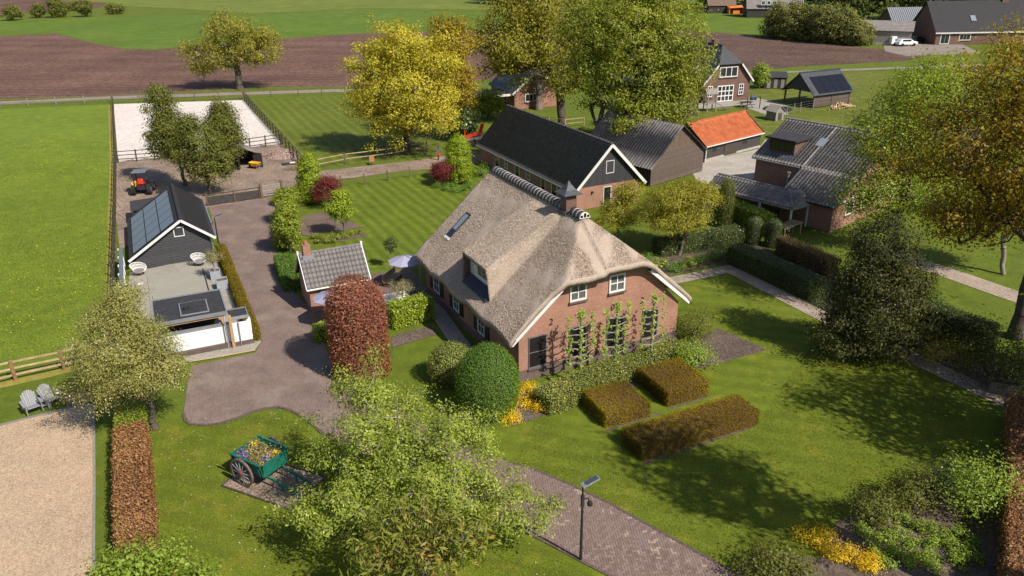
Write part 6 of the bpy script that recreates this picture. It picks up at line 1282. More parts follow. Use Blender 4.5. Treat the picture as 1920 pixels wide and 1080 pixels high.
# woods and shrubs far off ------------------------------------------------------------------
FW = [((61.06, 189.87), 7.5), ((63.26, 185.39), 8.2), ((66.04, 183.07), 8.0), ((68.07, 178.90), 8.6), ((71.03, 176.70), 8.0), ((73.28, 174.61), 5.0)]
for k, (xy, hh) in enumerate(FW): tree('field_willow', 'bushy grey-green willow in the clump beside the ploughed plot', 'tree', xy[0], xy[1], hh, [(0, 0, hh*.52, 3.3, 3.0, hh*.46, 3), (.3, 0, hh*.25, 3.4, 3.0, hh*.24, 1.5)], 170, 45, .42, 'leaf_sallow', 'bark', .25, .15, .55, 300+k, 'willow clump by the ploughed plot', shell=.45, lump=.22)
for k, (xy, hh, w_) in enumerate([((-151.47, 256.34), 4.5, 2.6), ((-142.65, 264.43), 6.5, 1.8), ((-141.36, 266.17), 5.0, 1.6), ((-134.82, 267.32), 5.0, 2.4), ((-148.03, 265.06), 4.0, 1.6), ((-129.17, 276.61), 3.2, 2.4), ((-151.69, 292.46), 2.6, 2.0)]):
    tree('ditch_tree', 'small lone bushy tree along the far field ditch', 'tree', xy[0], xy[1], hh, [(0, 0, hh*.55, w_, w_, hh*.45, 1)], 60, 40, .5, 'leaf_poplar', 'bark', .15, .15, .55, 320+k, 'trees along the far ditch', shell=.3, lump=.3)
def wood(name, label, x0, x1, y0, y1, hh, n, mat, seed):
    r = np.random.default_rng(seed); C, N, T = [], [], []
    for k in range(n):
        cx, cy = r.uniform(x0, x1), r.uniform(y0, y1); h = hh*r.uniform(.75, 1.2); rad = r.uniform(3, 5.5); m = 380
        D = r.normal(0, 1, (m, 3)); D /= np.linalg.norm(D, axis=1)[:, None]; P = np.array([cx, cy, h*.55])+D*(lumpy(D, seed*7+k, .25)*(.6+.4*r.random(m)))[:, None]*np.array([rad, rad, h*.47]); P[:, 2] = np.maximum(P[:, 2], .2)
        C.append(P); N.append(D+np.array([0, 0, .4])); T.append(np.full(m, r.normal(.5, .22))+r.normal(0, .15, m))
    C, N, T = map(np.concatenate, (C, N, T)); V, F, _ = leaves(C, N, 1.15, .7, flat=.6)
    return tag(leaf_obj(name, V, F, T, mat), label, 'woodland', None, 'stuff')
wood('woodland', 'dark wood behind the far right farm buildings', 82, 190, 200, 235, 13, 60, 'leaf_wood', 341)
wood('woodland', 'dark wood closing the view behind the far farm', 60, 120, 262, 300, 14, 34, 'leaf_wood', 342)
wood('woodland', 'dark wood beyond the great oak on the skyline', -8, 45, 290, 320, 12, 22, 'leaf_wood', 343)
# garden trees hiding the yard behind the long barn
for k, (xy, hh, rr, mt, lab) in enumerate([((-5.47, 90.82), 3.4, 1.8, 'leaf_dark', 'dark evergreen shrub beside the red machine'), ((-2.86, 102.65), 3.6, 2.4, 'leaf_oak', 'green shrub between the brick cottage and the golden oak'), ((15.38, 96.05), 5.0, 2.4, 'leaf_oak', 'round green garden tree behind the weathered barn'), ((37.98, 123.12), 3.4, 1.1, 'leaf_lime', 'young light green tree by the patio of the gabled house')]):
    tree('garden_tree', lab, 'tree', xy[0], xy[1], hh, [(0, 0, hh*.55, rr, rr, hh*.45, 1)], 130, 50, .22, mt, 'bark', .12, .2, .32, 360+k, None, shell=.35, lump=.25)
# grass blades on the near lawns and flowers in the meadow -----------------------------------
def scatter(zone, n, seed):
    r = np.random.default_rng(seed); Z = np.asarray(zone); lo, hi = Z.min(0), Z.max(0); x = r.uniform(lo[0], hi[0], n); y = r.uniform(lo[1], hi[1], n); k = inside(zone, x, y); return x[k], y[k]
def turf_blades(name, label, zone, n, h, seed, fade=None):
    x, y = scatter(zone, n, seed); r = np.random.default_rng(seed+1)
    if fade: kp = r.random(len(x)) < np.clip((fade[1]-y)/(fade[1]-fade[0]), 0, 1); x, y = x[kp], y[kp]
    m = len(x); a = r.uniform(0, 6.28, m); w = r.uniform(.012, .025, m); hh = h*r.uniform(.5, 1.3, m); ln = r.normal(0, .6, (m, 2))*h
    p = np.stack([x, y, np.full(m, -.012)], 1); d = np.stack([np.cos(a)*w, np.sin(a)*w, np.zeros(m)], 1); tp = p+np.stack([ln[:, 0], ln[:, 1], hh], 1)
    V = np.stack([p-d, p+d, tp], 1).reshape(-1, 3); F = np.arange(3*m).reshape(-1, 3); q = np.sin(x*.9+seed)+np.sin(y*1.1)
    return tag(leaf_obj(name, V, F, .5+.12*q+r.normal(0, .2, m), 'grass_blade'), label, 'grass', None, 'stuff')
turf_blades('lawn_grass', 'short mown grass of the front lawn', [(1.23, 32.88), (4.53, 28.38), (11.49, 31.76), (17.07, 40.07), (21.78, 33.21), (19.65, 27.38), (8.04, 21.02), (3.80, 26.08), (-0.15, 28.76)], 130000, .035, 3)
turf_blades('lawn_grass', 'short mown grass round the flower cart', [(-16.68, 31.84), (-11.55, 33.37), (-8.32, 30.35), (-1.37, 25.61), (3.47, 21.58), (-12.46, 21.30)], 110000, .035, 5)
turf_blades('meadow_grass', 'tall lush meadow grass behind the timber rail fence', [(-68.41, 104.97), (-53.97, 107.71), (-26.11, 47.03), (-23.49, 40.99), (-24.04, 40.02), (-27.47, 37.37)], 330000, .09, 7, (45, 95))
x, y = scatter([(-70.56, 108.57), (-56.01, 111.50), (-23.43, 40.99), (-24.13, 40.22), (-27.64, 37.66)], 9000, 9)
k = (np.sin(x*.35)+np.sin(y*.22+x*.1)+np.sin(y*.5)) > .35; x, y = x[k], y[k]
V, F, t_ = leaves(np.stack([x, y, rng.uniform(.08, .16, len(x))], 1), np.tile((0, 0, 1.), (len(x), 1)), .055, 1.0)
tag(leaf_obj('buttercups', V, F, t_, 'buttercup'), 'yellow buttercups scattered through the meadow', 'flowers', None, 'stuff')
for zone, n_, sd in (([(-16.68, 31.84), (-11.55, 33.37), (-8.32, 30.35), (-1.37, 25.61), (3.47, 21.58), (-12.46, 21.30)], 900, 11), ([(-15.82, 32.51), (-10.44, 33.11), (-7.88, 30.59), (-4.71, 28.54), (-1.51, 29.66), (-6.99, 34.27)], 500, 12)):
    x, y = scatter(zone, n_, sd); V, F, t_ = leaves(np.stack([x, y, np.full(len(x), .045)], 1), np.tile((0, 0, 1.), (len(x), 1)), .035, .8)
    tag(leaf_obj('fallen_petals', V, F, t_, 'petal_white'), 'white petals fallen from the pear tree onto the drive' if sd == 12 else 'white petals fallen on the grass round the cart', 'petals', None, 'stuff')

# ------------------------------------------------------------------ fences and gates
fence('rail_fence', 'reddish timber three-rail fence along the front of the meadow', [(-29.71, 34.36), (-26.18, 36.61), (-24.18, 37.71), (-22.95, 38.45), (-22.14, 38.98)], 'wood_post', 'wood_rail', 1.2, (.28, .66, 1.06), 2.45, .13, .10, .05)
fence('meadow_fence', 'dark rail fence between the meadow and the yard', [(-56.67, 115.06), (-41.88, 83.11), (-33.67, 64.83), (-27.36, 50.62), (-23.02, 40.98)], 'wood_dark', 'wood_dark', 1.2, (.35, .72, 1.08), 1.9, .1, .08, .04)
fence('arena_fence', 'black rail fence along the near side of the white arena', [(-41.14, 81.98), (-35.89, 83.31), (-33.92, 84.14), (-30.32, 86.34), (-26.02, 89.39)], 'wood_dark', 'wood_dark', 1.25, (.35, .75, 1.15), 2.1, .12, .08, .04)
fence('arena_fence', 'black rail fence along the paddock side of the white arena', [(-38.61, 117.34), (-25.90, 89.64), (-21.35, 79.68)], 'wood_dark', 'wood_dark', 1.25, (.35, .75, 1.15), 2.1, .12, .08, .04)
fence('arena_fence', 'brown rail fence between the white arena and the field track', [(-57.39, 116.32), (-52.52, 116.46), (-39.11, 118.21)], 'wood_brown', 'wood_brown', 1.2, (.45, 1.05), 3.4, .12, .08, .04)
fence('track_fence', 'low post fence between meadow and field track', [(-80.32, 112.42), (-72.48, 114.33), (-65.36, 115.94), (-57.78, 117.17)], 'wood_grey', 'wood_brown', 1.0, (.4, .85), 3.6, .1, .05, .03)
fence('track_fence', 'post fence between paddock lawn and field track', [(-39.24, 118.65), (-31.50, 120.38), (-21.36, 121.58)], 'wood_brown', 'wood_brown', 1.1, (.4, .95), 3.4, .1, .06, .03)
fence('path_fence', 'pale rail fence on the paddock side of the dirt path', [(-20.43, 77.60), (-17.05, 80.56), (-12.98, 82.59), (-9.13, 85.43)], 'wood_brown', 'wood_rail', 1.15, (.5, 1.0), 3.1, .12, .08, .04)
fence('path_fence', 'thin post fence on the striped lawn side of the dirt path', [(-15.87, 72.17), (-13.78, 72.81), (-11.78, 74.00), (-9.76, 75.05), (-7.63, 76.11)], 'wood_brown', 'wood_brown', 1.1, (.4, .75), 2.2, .1, .03, .02)
yf = fence('yard_fence', 'dark post fence with mesh infill beside the yard gate', [(-26.45, 66.66), (-24.39, 67.67), (-22.47, 68.71)], 'wood_brown', 'wood_dark', 1.15, (1.0,), 2.3, .12, .08, .05)
a, b_ = Vector((-26.45, 66.66)), Vector((-22.47, 68.71)); d = b_-a
MB().bar((.05, .0, .42), (d.x-.05, d.y, .42), .015, .75).build('mesh_panel', 'tarred_boards', yf)
gt = thing('yard_gate', 'weathered five-bar gate at the yard entrance', 'gate', -22.33, 68.71, 0, 0)
d = Vector((-20.84, 69.80))-Vector((-22.33, 68.71)); dn = math.atan2(d.y, d.x); gt.rotation_euler = (0, 0, dn); gl = d.length
for k in range(5): MB().bar((.1, 0, .2+k*.22), (gl, 0, .2+k*.22), .04, .08).build('bar', 'wood_grey', gt)
MB().bar((.1, -.03, .2), (gl, -.03, 1.08), .03, .07).build('brace', 'wood_grey', gt)
for x in (.02, gl+.08): MB().box(x-.09, x+.09, -.09, .09, 0, 1.35).build('post', 'wood_brown', gt, False, .015)
wg = thing('slatted_gate', 'small slatted wooden gate at the end of the gravel path', 'gate', 23.67, 32.69, 0, 0)
d = Vector((24.25, 32.44))-Vector((23.67, 32.69)); wg.rotation_euler = (0, 0, math.atan2(d.y, d.x)); gl = d.length+.25
for k in range(8): MB().box(0, gl, -.02, .02, .10+k*.12, .17+k*.12).build('slat', 'wood_rail', wg)
for x in (-.05, gl+.05): MB().box(x-.06, x+.06, -.06, .06, 0, 1.25).build('post', 'wood_brown', wg)
tr_ = thing('stone_trough', 'dark rectangular trough under the large dark bush', 'trough', 24.54, 34.40, 0, -25)
b = MB(); b.box(-.65, .65, -.3, -.24, .02, .6); b.box(-.65, .65, .24, .3, .02, .6); b.box(-.65, -.58, -.24, .24, .02, .6); b.box(.58, .65, -.24, .24, .02, .6); b.box(-.58, .58, -.24, .24, .02, .1); b.build('basin', 'stone', tr_); MB().box(-.57, .57, -.23, .23, .11, .5).build('soil', 'soil', tr_)
sk_ = [(-38.79, 76.74), (-36.89, 72.95), (-34.96, 67.88), (-33.49, 64.82)]
for k, xy in enumerate(sk_): tag(MB().bar((xy[0], xy[1], .04), (xy[0]+.5+.3*k, xy[1]-1.6, .05), .06, .05).build('timber_batten', 'wood_rail'), 'loose pale timber batten lying along the meadow fence', 'timber', 'loose battens by the meadow fence')

# ------------------------------------------------------------------ flower cart
ct = thing('flower_cart', 'old green two-wheeled farm cart planted with flowers', 'cart', -10.69, 28.15, 0, 0)
cdir = math.atan2(Vector((-8.55, 26.62)).y-Vector((-10.64, 28.64)).y, Vector((-8.55, 26.62)).x-Vector((-10.64, 28.64)).x)
ct.rotation_euler = (0, 0, cdir + R(12))
# local x points along the shafts (towards the front), y across
L0, L1, Wd = -1.05, .75, .62
for s in (-1, 1):
    MB().add([(L0, s*Wd, .72), (L1, s*Wd, .62), (L1, s*(Wd+.12), 1.25), (L0, s*(Wd+.12), 1.25), (L0, s*(Wd+.04), .72), (L1, s*(Wd+.04), .62), (L1, s*(Wd+.16), 1.25), (L0, s*(Wd+.16), 1.25)], [(0, 1, 2, 3), (7, 6, 5, 4), (0, 4, 5, 1), (1, 5, 6, 2), (2, 6, 7, 3), (3, 7, 4, 0)]).build('side_board', 'green_paint', ct)
    MB().bar((L0-.03, s*(Wd+.15), 1.27), (L1+.03, s*(Wd+.15), 1.27), .09, .05).build('top_rail', 'green_paint', ct)
    for x in (-.9, -.15, .6): MB().bar((x, s*(Wd+.06), .66), (x, s*(Wd+.17), 1.24), .05, .05).build('stay', 'green_paint', ct)
    MB().bar((-.6, s*.42, .60), (2.35, s*.38, .34), .07, .09).build('shaft', 'green_paint', ct)
MB().box(L1-.02, L1+.03, -Wd-.02, Wd+.02, .62, 1.22).build('front_board', 'green_paint', ct); MB().box(L0-.03, L0+.02, -Wd-.02, Wd+.02, .72, 1.22).build('tail_board', 'green_paint', ct)
MB().slab([(L0, -Wd, .74), (L1, -Wd, .64), (L1, Wd, .64), (L0, Wd, .74)], .05).build('floor', 'wood_dark', ct)
MB().box(L0+.03, L1-.03, -Wd, Wd, .75, 1.08).build('soil', 'soil', ct)
MB().tube([(-.25, -.98, .66), (-.25, .98, .66)], .05, 8).build('axle', 'dark_metal', ct)
for s in (-1, 1): MB().bar((1.55, s*.39, .02), (1.5, s*.39, .42), .05, .05).build('prop', 'green_paint', ct)
Rw = .66
for s in (-1, 1):
    y = s*.92
    b = MB(); n = 28; prof = [(Rw, -.045), (Rw, .045), (Rw-.09, .045), (Rw-.09, -.045)]
    for i in range(n):
        a = 2*math.pi*i/n
        for r_, yy_ in prof: b.v.append((-.25+r_*math.cos(a), y+yy_, .68+r_*math.sin(a)))
    for i in range(n):
        j = (i+1) % n
        for k in range(4): b.f.append((4*i+k, 4*i+(k+1) % 4, 4*j+(k+1) % 4, 4*j+k))
    w = b.build('wheel', 'wheel_wood', ct)
    for k in range(12):
        a = 2*math.pi*k/12+.1; MB().bar((-.25+.08*math.cos(a), y+s*.05, .68+.08*math.sin(a)), (-.25+(Rw-.07)*math.cos(a), y, .68+(Rw-.07)*math.sin(a)), .045, .035).build('spoke', 'spoke_grey', w)
    MB().tube([(-.25, y-.12, .68), (-.25, y-.05, .68), (-.25, y+.05, .68), (-.25, y+.12, .68)], [.07, .13, .13, .07], 10).build('hub', 'dark_red', w)
r = np.random.default_rng(8)
def plant_patch(name, label, cat, parent_xy, n, mat, size, spread, z0, rot, sd, offs=(0, 0), sz=.14):
    r = np.random.default_rng(sd); t = thing(name, label, cat, parent_xy[0], parent_xy[1], 0, rot)
    C = np.stack([offs[0]+r.uniform(-spread[0], spread[0], n), offs[1]+r.uniform(-spread[1], spread[1], n), z0+np.abs(r.normal(0, sz, n))], 1)
    V, F, tt = leaves(C, np.tile((0, 0, 1.), (n, 1)), size, .45, flat=1.0); leaf_obj('foliage', V, F, tt, mat, t); return t
cxy = (-10.69, 28.15); crot = math.degrees(cdir)+12
plant_patch('heather', 'grey-green heather filling the green cart', 'plant', cxy, 1500, 'leaf_heather', .085, (.82, .58), 1.06, crot, 21, (-.15, 0))
for k, (ox, oy, mt, lab) in enumerate([(-.85, .35, 'flower_yellow', 'yellow flower clump at the rear corner of the cart'), (-.8, -.35, 'flower_blue', 'blue flower clump at the tail end of the cart'), (-.45, -.5, 'flower_blue', 'blue flower clump over the cart wheel'), (.45, -.1, 'flower_blue', 'blue flower clump at the front of the cart'), (.4, .4, 'flower_yellow', 'yellow flower clump at the front of the cart')]):
    t = thing('flower_clump', lab, 'flowers', cxy[0], cxy[1], 0, crot, 'flower clumps in the cart'); C = np.stack([ox+r.normal(0, .09, 90), oy+r.normal(0, .09, 90), 1.12+np.abs(r.normal(0, .07, 90))], 1)
    V, F, tt = leaves(C, np.tile((0, 0, 1.), (90, 1)), .055, .9); leaf_obj('petals', V, F, tt, mt, t)

# ------------------------------------------------------------------ garden furniture
def adirondack(label, x, y, rot):
    t = thing('adirondack_chair', label, 'chair', x, y, 0, rot, 'adirondack chairs')
    for k in range(5): MB().slab([(-.27, -.34+k*.115, .37-k*.025), (.27, -.34+k*.115, .37-k*.025), (.27, -.235+k*.115, .345-k*.025), (-.27, -.235+k*.115, .345-k*.025)], .025).build('seat_slat', 'furniture_grey', t)
    for k in range(7):
        x0 = -.28+k*.081; h = .98-.02*(k-3)**2; MB().slab([(x0, .2, .22), (x0+.073, .2, .22), (x0*1.12+.078, .52, h), (x0*1.12, .52, h)], .022).build('back_slat', 'furniture_grey', t)
    for s in (-1, 1):
        MB().box(s*.38-.08, s*.38+.08, -.40, .36, .555, .58).build('armrest', 'furniture_grey', t)
        MB().box(s*.34-.02, s*.34+.02, -.36, -.26, 0, .553).build('front_leg', 'furniture_grey', t); MB().bar((s*.32, -.33, .33), (s*.32, .5, .03), .025, .11).build('side_rail', 'furniture_grey', t)
    MB().bar((-.32, .42, .62), (.32, .42, .62), .03, .07).build('back_rail', 'furniture_grey', t)
    return t
c1, c2 = (-23.56, 33.55), (-23.02, 34.23)
crot_ = math.degrees(math.atan2(c2[1]-c1[1], c2[0]-c1[0]))
adirondack('grey slatted adirondack chair closer to the meadow gate side of the gravel', c1[0], c1[1], crot_-8)
adirondack('grey slatted adirondack chair beside the brick landing', c2[0], c2[1], crot_+8)
t = thing('side_table', 'grey slatted low table between the two adirondack chairs', 'table', (c1[0]+c2[0])/2+.05, (c1[1]+c2[1])/2+.05, 0, crot_)
for k in range(5): MB().box(-.24, .24, -.22+k*.092, -.145+k*.092, .42, .44).build('top_slat', 'furniture_grey', t); MB().box(-.24, .24, -.22+k*.092, -.145+k*.092, .16, .18).build('shelf_slat', 'furniture_grey', t)
for sx in (-1, 1):
    for sy in (-1, 1): MB().box(sx*.21-.02, sx*.21+.02, sy*.19-.02, sy*.19+.02, 0, .418).build('leg', 'furniture_grey', t)
def rattan_chair(label, x, y, rot):
    t = thing('rattan_chair', label, 'chair', x, y, .02, rot, 'white rattan tub chairs')
    n = 26; r0 = .52
    def rim(a): return .42 + .40*(.5-.5*math.cos(a)) if True else .8
    for k in range(n+1):
        a = math.pi*(-.28+1.56*k/n); zt = .38+.42*max(0, math.sin(a*.5+ .35))**1.2
        MB().bar((math.cos(a)*.3, math.sin(a)*.3, .24), (math.cos(a)*r0, math.sin(a)*r0*.95, zt), .032, .02).build('cane', 'rattan_white', t)
    for f in (.0, .35, .7, 1.0):
        pts = []
        for k in range(n+1):
            a = math.pi*(-.28+1.56*k/n); zt = .38+.42*max(0, math.sin(a*.5+.35))**1.2; rr = .3+(r0-.3)*f; pts.append((math.cos(a)*rr, math.sin(a)*rr*(.97), .24+(zt-.24)*f))
        MB().tube(pts, .022, 6).build('hoop', 'rattan_white', t)
    MB().lathe([(.33, .22), (.36, .27), (.34, .36), (.1, .38)], 16).build('cushion', 'cushion', t)
    for a in (.6, 2.5, 3.9, 5.5): MB().tube([(math.cos(a)*.22, math.sin(a)*.22, .24), (math.cos(a)*.3, math.sin(a)*.3, 0)], [.022, .016], 6).build('leg', 'wood_fresh', t)
ra, rb_ = (-25.74, 50.95), (-22.17, 52.63)
rattan_chair('round white rattan tub chair at the screen end of the black shed', ra[0], ra[1], 15); rattan_chair('round white rattan tub chair at the drive end of the black shed', rb_[0], rb_[1], 10)
def planter(label, lab2, x, y, rot, h, sd, z=0):
    t = thing('planter', label, 'planter', x, y, z, rot, 'grey planters'); w = .33
    b = MB()
    for (x0, x1, y0, y1) in ((-w, w, -w, -w+.05), (-w, w, w-.05, w), (-w, -w+.05, -w+.05, w-.05), (w-.05, w, -w+.05, w-.05)): b.box(x0, x1, y0, y1, 0, .62)
    b.build('box', 'planter', t); MB().box(-w+.052, w-.052, -w+.052, w-.052, .03, .54).build('soil', 'soil', t)
    tree('olive_tree', lab2, 'tree', x, y, h, [(0, 0, h*.68, .62, .6, h*.3, 1)], 90, 48, .06, 'leaf_olive', 'bark_pale', .04, .5, .13, sd, 'potted olive trees', shell=.25, z=z+.5, aspect=.3)
pa, pb, pc_ = (-20.23, 50.24), (-19.17, 48.48), (-6.72, 44.61)
planter('square grey planter nearer the black shed on the patio', 'silvery olive tree in the planter nearer the black shed', pa[0], pa[1], 24, 1.5, 401, .02)
t = thing('planter', 'square grey planter further down the patio hedge', 'planter', pb[0], pb[1], .02, 24, 'grey planters'); b = MB()
for (x0, x1, y0, y1) in ((-.36, .36, -.36, -.31), (-.36, .36, .31, .36), (-.36, -.31, -.31, .31), (.31, .36, -.31, .31)): b.box(x0, x1, y0, y1, 0, .68)
b.build('box', 'planter', t); MB().box(-.308, .308, -.308, .308, .03, .58).build('soil', 'soil', t)
planter('pale square planter on the terrace by the laurel hedge', 'silvery olive tree in the terrace planter', pc_[0], pc_[1], 26, 1.7, 402)
def parasol(label, x, y, rot, tilt=0):
    t = thing('parasol', label, 'parasol', x, y, 0, rot, 'lilac grey parasols')
    MB().tube([(-1.15, 0, 0), (-1.15, 0, 2.1), (-.9, 0, 2.35), (0, 0, 2.3)], .035, 8).build('pole', 'galvanised', t); MB().box(-1.5, -.8, -.35, .35, 0, .08).build('base', 'stone', t)
    n = 8; b = MB(); b.v.append((0, 0, 2.25)); b.v += [(1.15*math.cos(math.pi/8+k*math.pi/4), 1.15*math.sin(math.pi/8+k*math.pi/4), 1.85) for k in range(n)]; b.v.append((0, 0, 2.2)); b.v += [(1.13*math.cos(math.pi/8+k*math.pi/4), 1.13*math.sin(math.pi/8+k*math.pi/4), 1.82) for k in range(n)]
    for k in range(n): b.f += [(0, 1+k, 1+(k+1) % n), (9, 10+(k+1) % n, 10+k), (1+k, 10+k, 10+(k+1) % n, 1+(k+1) % n)]
    b.build('canopy', 'parasol', t)
    for k in range(n): a = math.pi/8+k*math.pi/4; MB().bar((0, 0, 2.18), (1.12*math.cos(a), 1.12*math.sin(a), 1.81), .02, .02).build('rib', 'galvanised', t)
p_ = (-10.61, 42.77); parasol('lilac grey cantilever parasol between garden shed and copper beech', p_[0], p_[1], 200)
p_ = (-6.96, 48.43); parasol('lilac grey cantilever parasol by the corner of the thatch', p_[0], p_[1], 150)
sf = thing('garden_sofa', 'pale grey garden sofa on the terrace by the olive tree', 'sofa', -7.30, 45.33, 0, 26)
MB().box(-.8, .8, -.4, .4, .12, .36).build('base', 'furniture_grey', sf, False, .02); MB().box(-.76, .76, -.36, .28, .362, .50).build('seat_cushion', 'rattan_white', sf, False, .04); MB().box(-.8, .8, .29, .42, .362, .8).build('backrest', 'rattan_white', sf, False, .04)
for s in (-.86, .86): MB().box(s-.06, s+.06, -.4, .42, .1, .6).build('armrest', 'furniture_grey', sf, False, .02)
for s in (-.7, .7): MB().box(s-.04, s+.04, -.3, -.22, 0, .12).build('leg', 'dark_metal', sf); MB().box(s-.04, s+.04, .22, .3, 0, .12).build('leg', 'dark_metal', sf)
cs = thing('storage_chest', 'pale timber corner seat on the terrace beside the parasol', 'bench', -7.98, 49.17, 0, 70)
MB().box(-.9, .9, -.25, .25, .3, .38).build('seat', 'wood_rail', cs)
for s in (-.8, .8): MB().box(s-.05, s+.05, -.22, .22, 0, .3).build('leg', 'wood_brown', cs)
MB().bar((-.9, .28, .6), (.9, .28, .6), .04, .4).build('backrest', 'wood_rail', cs)
# ------------------------------------------------------------------ lamp posts
def lamp_post(label, x, y, h, rot):
    t = thing('lamp_post', label, 'lamp post', x, y, 0, rot, 'solar lamp posts')
    MB().tube([(0, 0, 0), (0, 0, h*.62), (0, 0, h)], [.06, .045, .035], 10).build('pole', 'dark_metal', t)
    MB().slab([(-.05, -.13, h+.02), (.62, -.13, h+.20), (.62, .13, h+.20), (-.05, .13, h+.02)], .05).build('lamp_head', 'galvanised', t)
    MB().slab([(.1, -.11, h+.076), (.58, -.11, h+.204), (.58, .11, h+.204), (.1, .11, h+.076)], .01).build('solar_cell', 'solar', t)
    MB().tube([(0, 0, h-.02), (.12, 0, h+.06)], .03, 8).build('bracket', 'dark_metal', t)
    return t
lp1 = (2.43, 22.92); t = lamp_post('tall dark lamp post with camera at the edge of the brick drive', lp1[0], lp1[1], 3.35, 25)
MB().box(-.05, .05, -.05, .05, 2.45, 2.95).build('camera_bracket', 'dark_metal', t); MB().tube([(.04, -.02, 2.8), (.2, -.06, 2.78), (.26, -.08, 2.6)], .03, 7).build('camera_arm', 'dark_metal', t)
MB().lathe([(.02, 2.44), (.09, 2.48), (.105, 2.56), (.07, 2.64), (.03, 2.66)], 12, (.26, -.08)).build('camera', 'rubber', t, True)
lp2 = (-22.01, 56.27); lamp_post('slim dark lamp post at the drive corner of the black shed', lp2[0], lp2[1], 2.4, 10)

# ------------------------------------------------------------------ yard: tractor, barrow, rubble
tk = thing('loader_tractor', 'small yellow and black loader tractor with red seat parked in the yard', 'tractor', -33.75, 70.76, 0, 100)
MB().box(-.5, .9, -.42, .42, .45, .85).build('chassis', 'dark_metal', tk); MB().box(.35, 1.15, -.4, .4, .852, 1.25).build('bonnet', 'dark_metal', tk, False, .05)
MB().box(-.6, .2, .45, .8, .75, 1.2).build('side_panel', 'yellow_paint', tk, False, .05)
MB().box(-.35, .05, -.25, .25, .86, 1.05).build('seat', 'red_paint', tk, False, .04); MB().box(-.45, -.35, -.25, .25, .95, 1.45).build('seat_back', 'red_paint', tk, False, .03)
for x in (-.6, .35):
    for y in (-.5, .5): MB().box(x-.04, x+.04, y-.04, y+.04, .85, 2.05).build('cab_post', 'dark_metal', tk)
MB().box(-.75, .5, -.62, .62, 2.05, 2.15).build('cab_roof', 'grey_metal', tk, False, .03)
for x, rr in ((-.5, .48), (.75, .42)):
    for s in (-1, 1):
        w = MB().tube([(x, s*.55, rr), (x, s*.82, rr)], rr, 18).build('wheel', 'rubber', tk); MB().tube([(x, s*.822, rr), (x, s*.84, rr)], rr*.5, 12).build('rim', 'grey_metal', w)
for s in (-.4, .4): MB().bar((.2, s, 1.2), (1.7, s, .45), .08, .12).build('loader_arm', 'dark_metal', tk)
MB().add([(1.6, -.7, .1), (1.6, .7, .1), (2.1, .7, .08), (2.1, -.7, .08), (1.6, -.7, .6), (1.6, .7, .6)], [(0, 1, 2, 3), (0, 4, 5, 1), (0, 3, 4), (1, 5, 2)]).build('bucket', 'dark_metal', tk)
wbw = thing('wheelbarrow', 'yellow wheelbarrow standing by the black field shelter', 'wheelbarrow', -25.85, 79.03, 0, 160)
MB().add([(-.3, -.25, .32), (.35, -.25, .32), (.35, .25, .32), (-.3, .25, .32), (-.5, -.36, .62), (.6, -.33, .66), (.6, .33, .66), (-.5, .36, .62)], [(3, 2, 1, 0), (0, 1, 5, 4), (1, 2, 6, 5), (2, 3, 7, 6), (3, 0, 4, 7)]).build('tray', 'yellow_paint', wbw)
for s in (-1, 1): MB().bar((.6, s*.1, .2), (-.95, s*.3, .52), .035).build('handle', 'galvanised', wbw); MB().bar((-.25, s*.24, .35), (-.35, s*.26, 0), .03).build('leg', 'galvanised', wbw)
MB().tube([(.62, -.05, .2), (.62, .05, .2)], .2, 14).build('wheel', 'rubber', wbw)
rb2 = thing('brick_heap', 'heap of old loose bricks beside the arena corner', 'brick heap', -24.61, 84.21, 0, 0)
b = MB(); r = np.random.default_rng(17)
for k in range(420):
    a = r.uniform(0, 6.28); q = abs(r.normal(0, .85)); q = min(q, 1.7); z = max(.03, .85*(1-q/1.75))*r.uniform(.75, 1.0); c = Vector((q*math.cos(a)*1.25, q*math.sin(a), z)); d = Vector((r.normal(), r.normal(), r.normal()*.4)).normalized()*.1; b.bar(tuple(c-d), tuple(c+d), .1, .06, (r.normal(), r.normal(), 1))
b.lathe([(1.7, .0), (1.2, .22), (.5, .6), (.05, .72)], 14)
tag(b.build('bricks', 'brick_loose', rb2), kind='stuff')
bp = thing('brush_pile', 'pile of cut straw coloured branches by the brick heap', 'brush pile', -22.03, 78.47, 0, 0)
b = MB()
for k in range(110):
    a = r.uniform(-.6, .6)+2.6; c = Vector((r.normal(0, .45), r.normal(0, .3), abs(r.normal(0, .16))+.03)); d = Vector((math.cos(a), math.sin(a), r.normal(0, .15)))*r.uniform(.3, .7); b.bar(tuple(c-d*.5), tuple(c+d*.5), .02)
tag(b.build('sticks', 'wood_rail', bp), kind='stuff')
pn = thing('scrap_panel', 'dark scrap panel lying flat in the yard by the brick heap', 'panel', -23.00, 80.59, 0, 20); MB().box(-.6, .6, -.35, .35, .02, .1).build('sheet', 'dark_metal', pn); MB().box(.2, .75, -.1, .2, .101, .16).build('block', 'white_paint', pn)
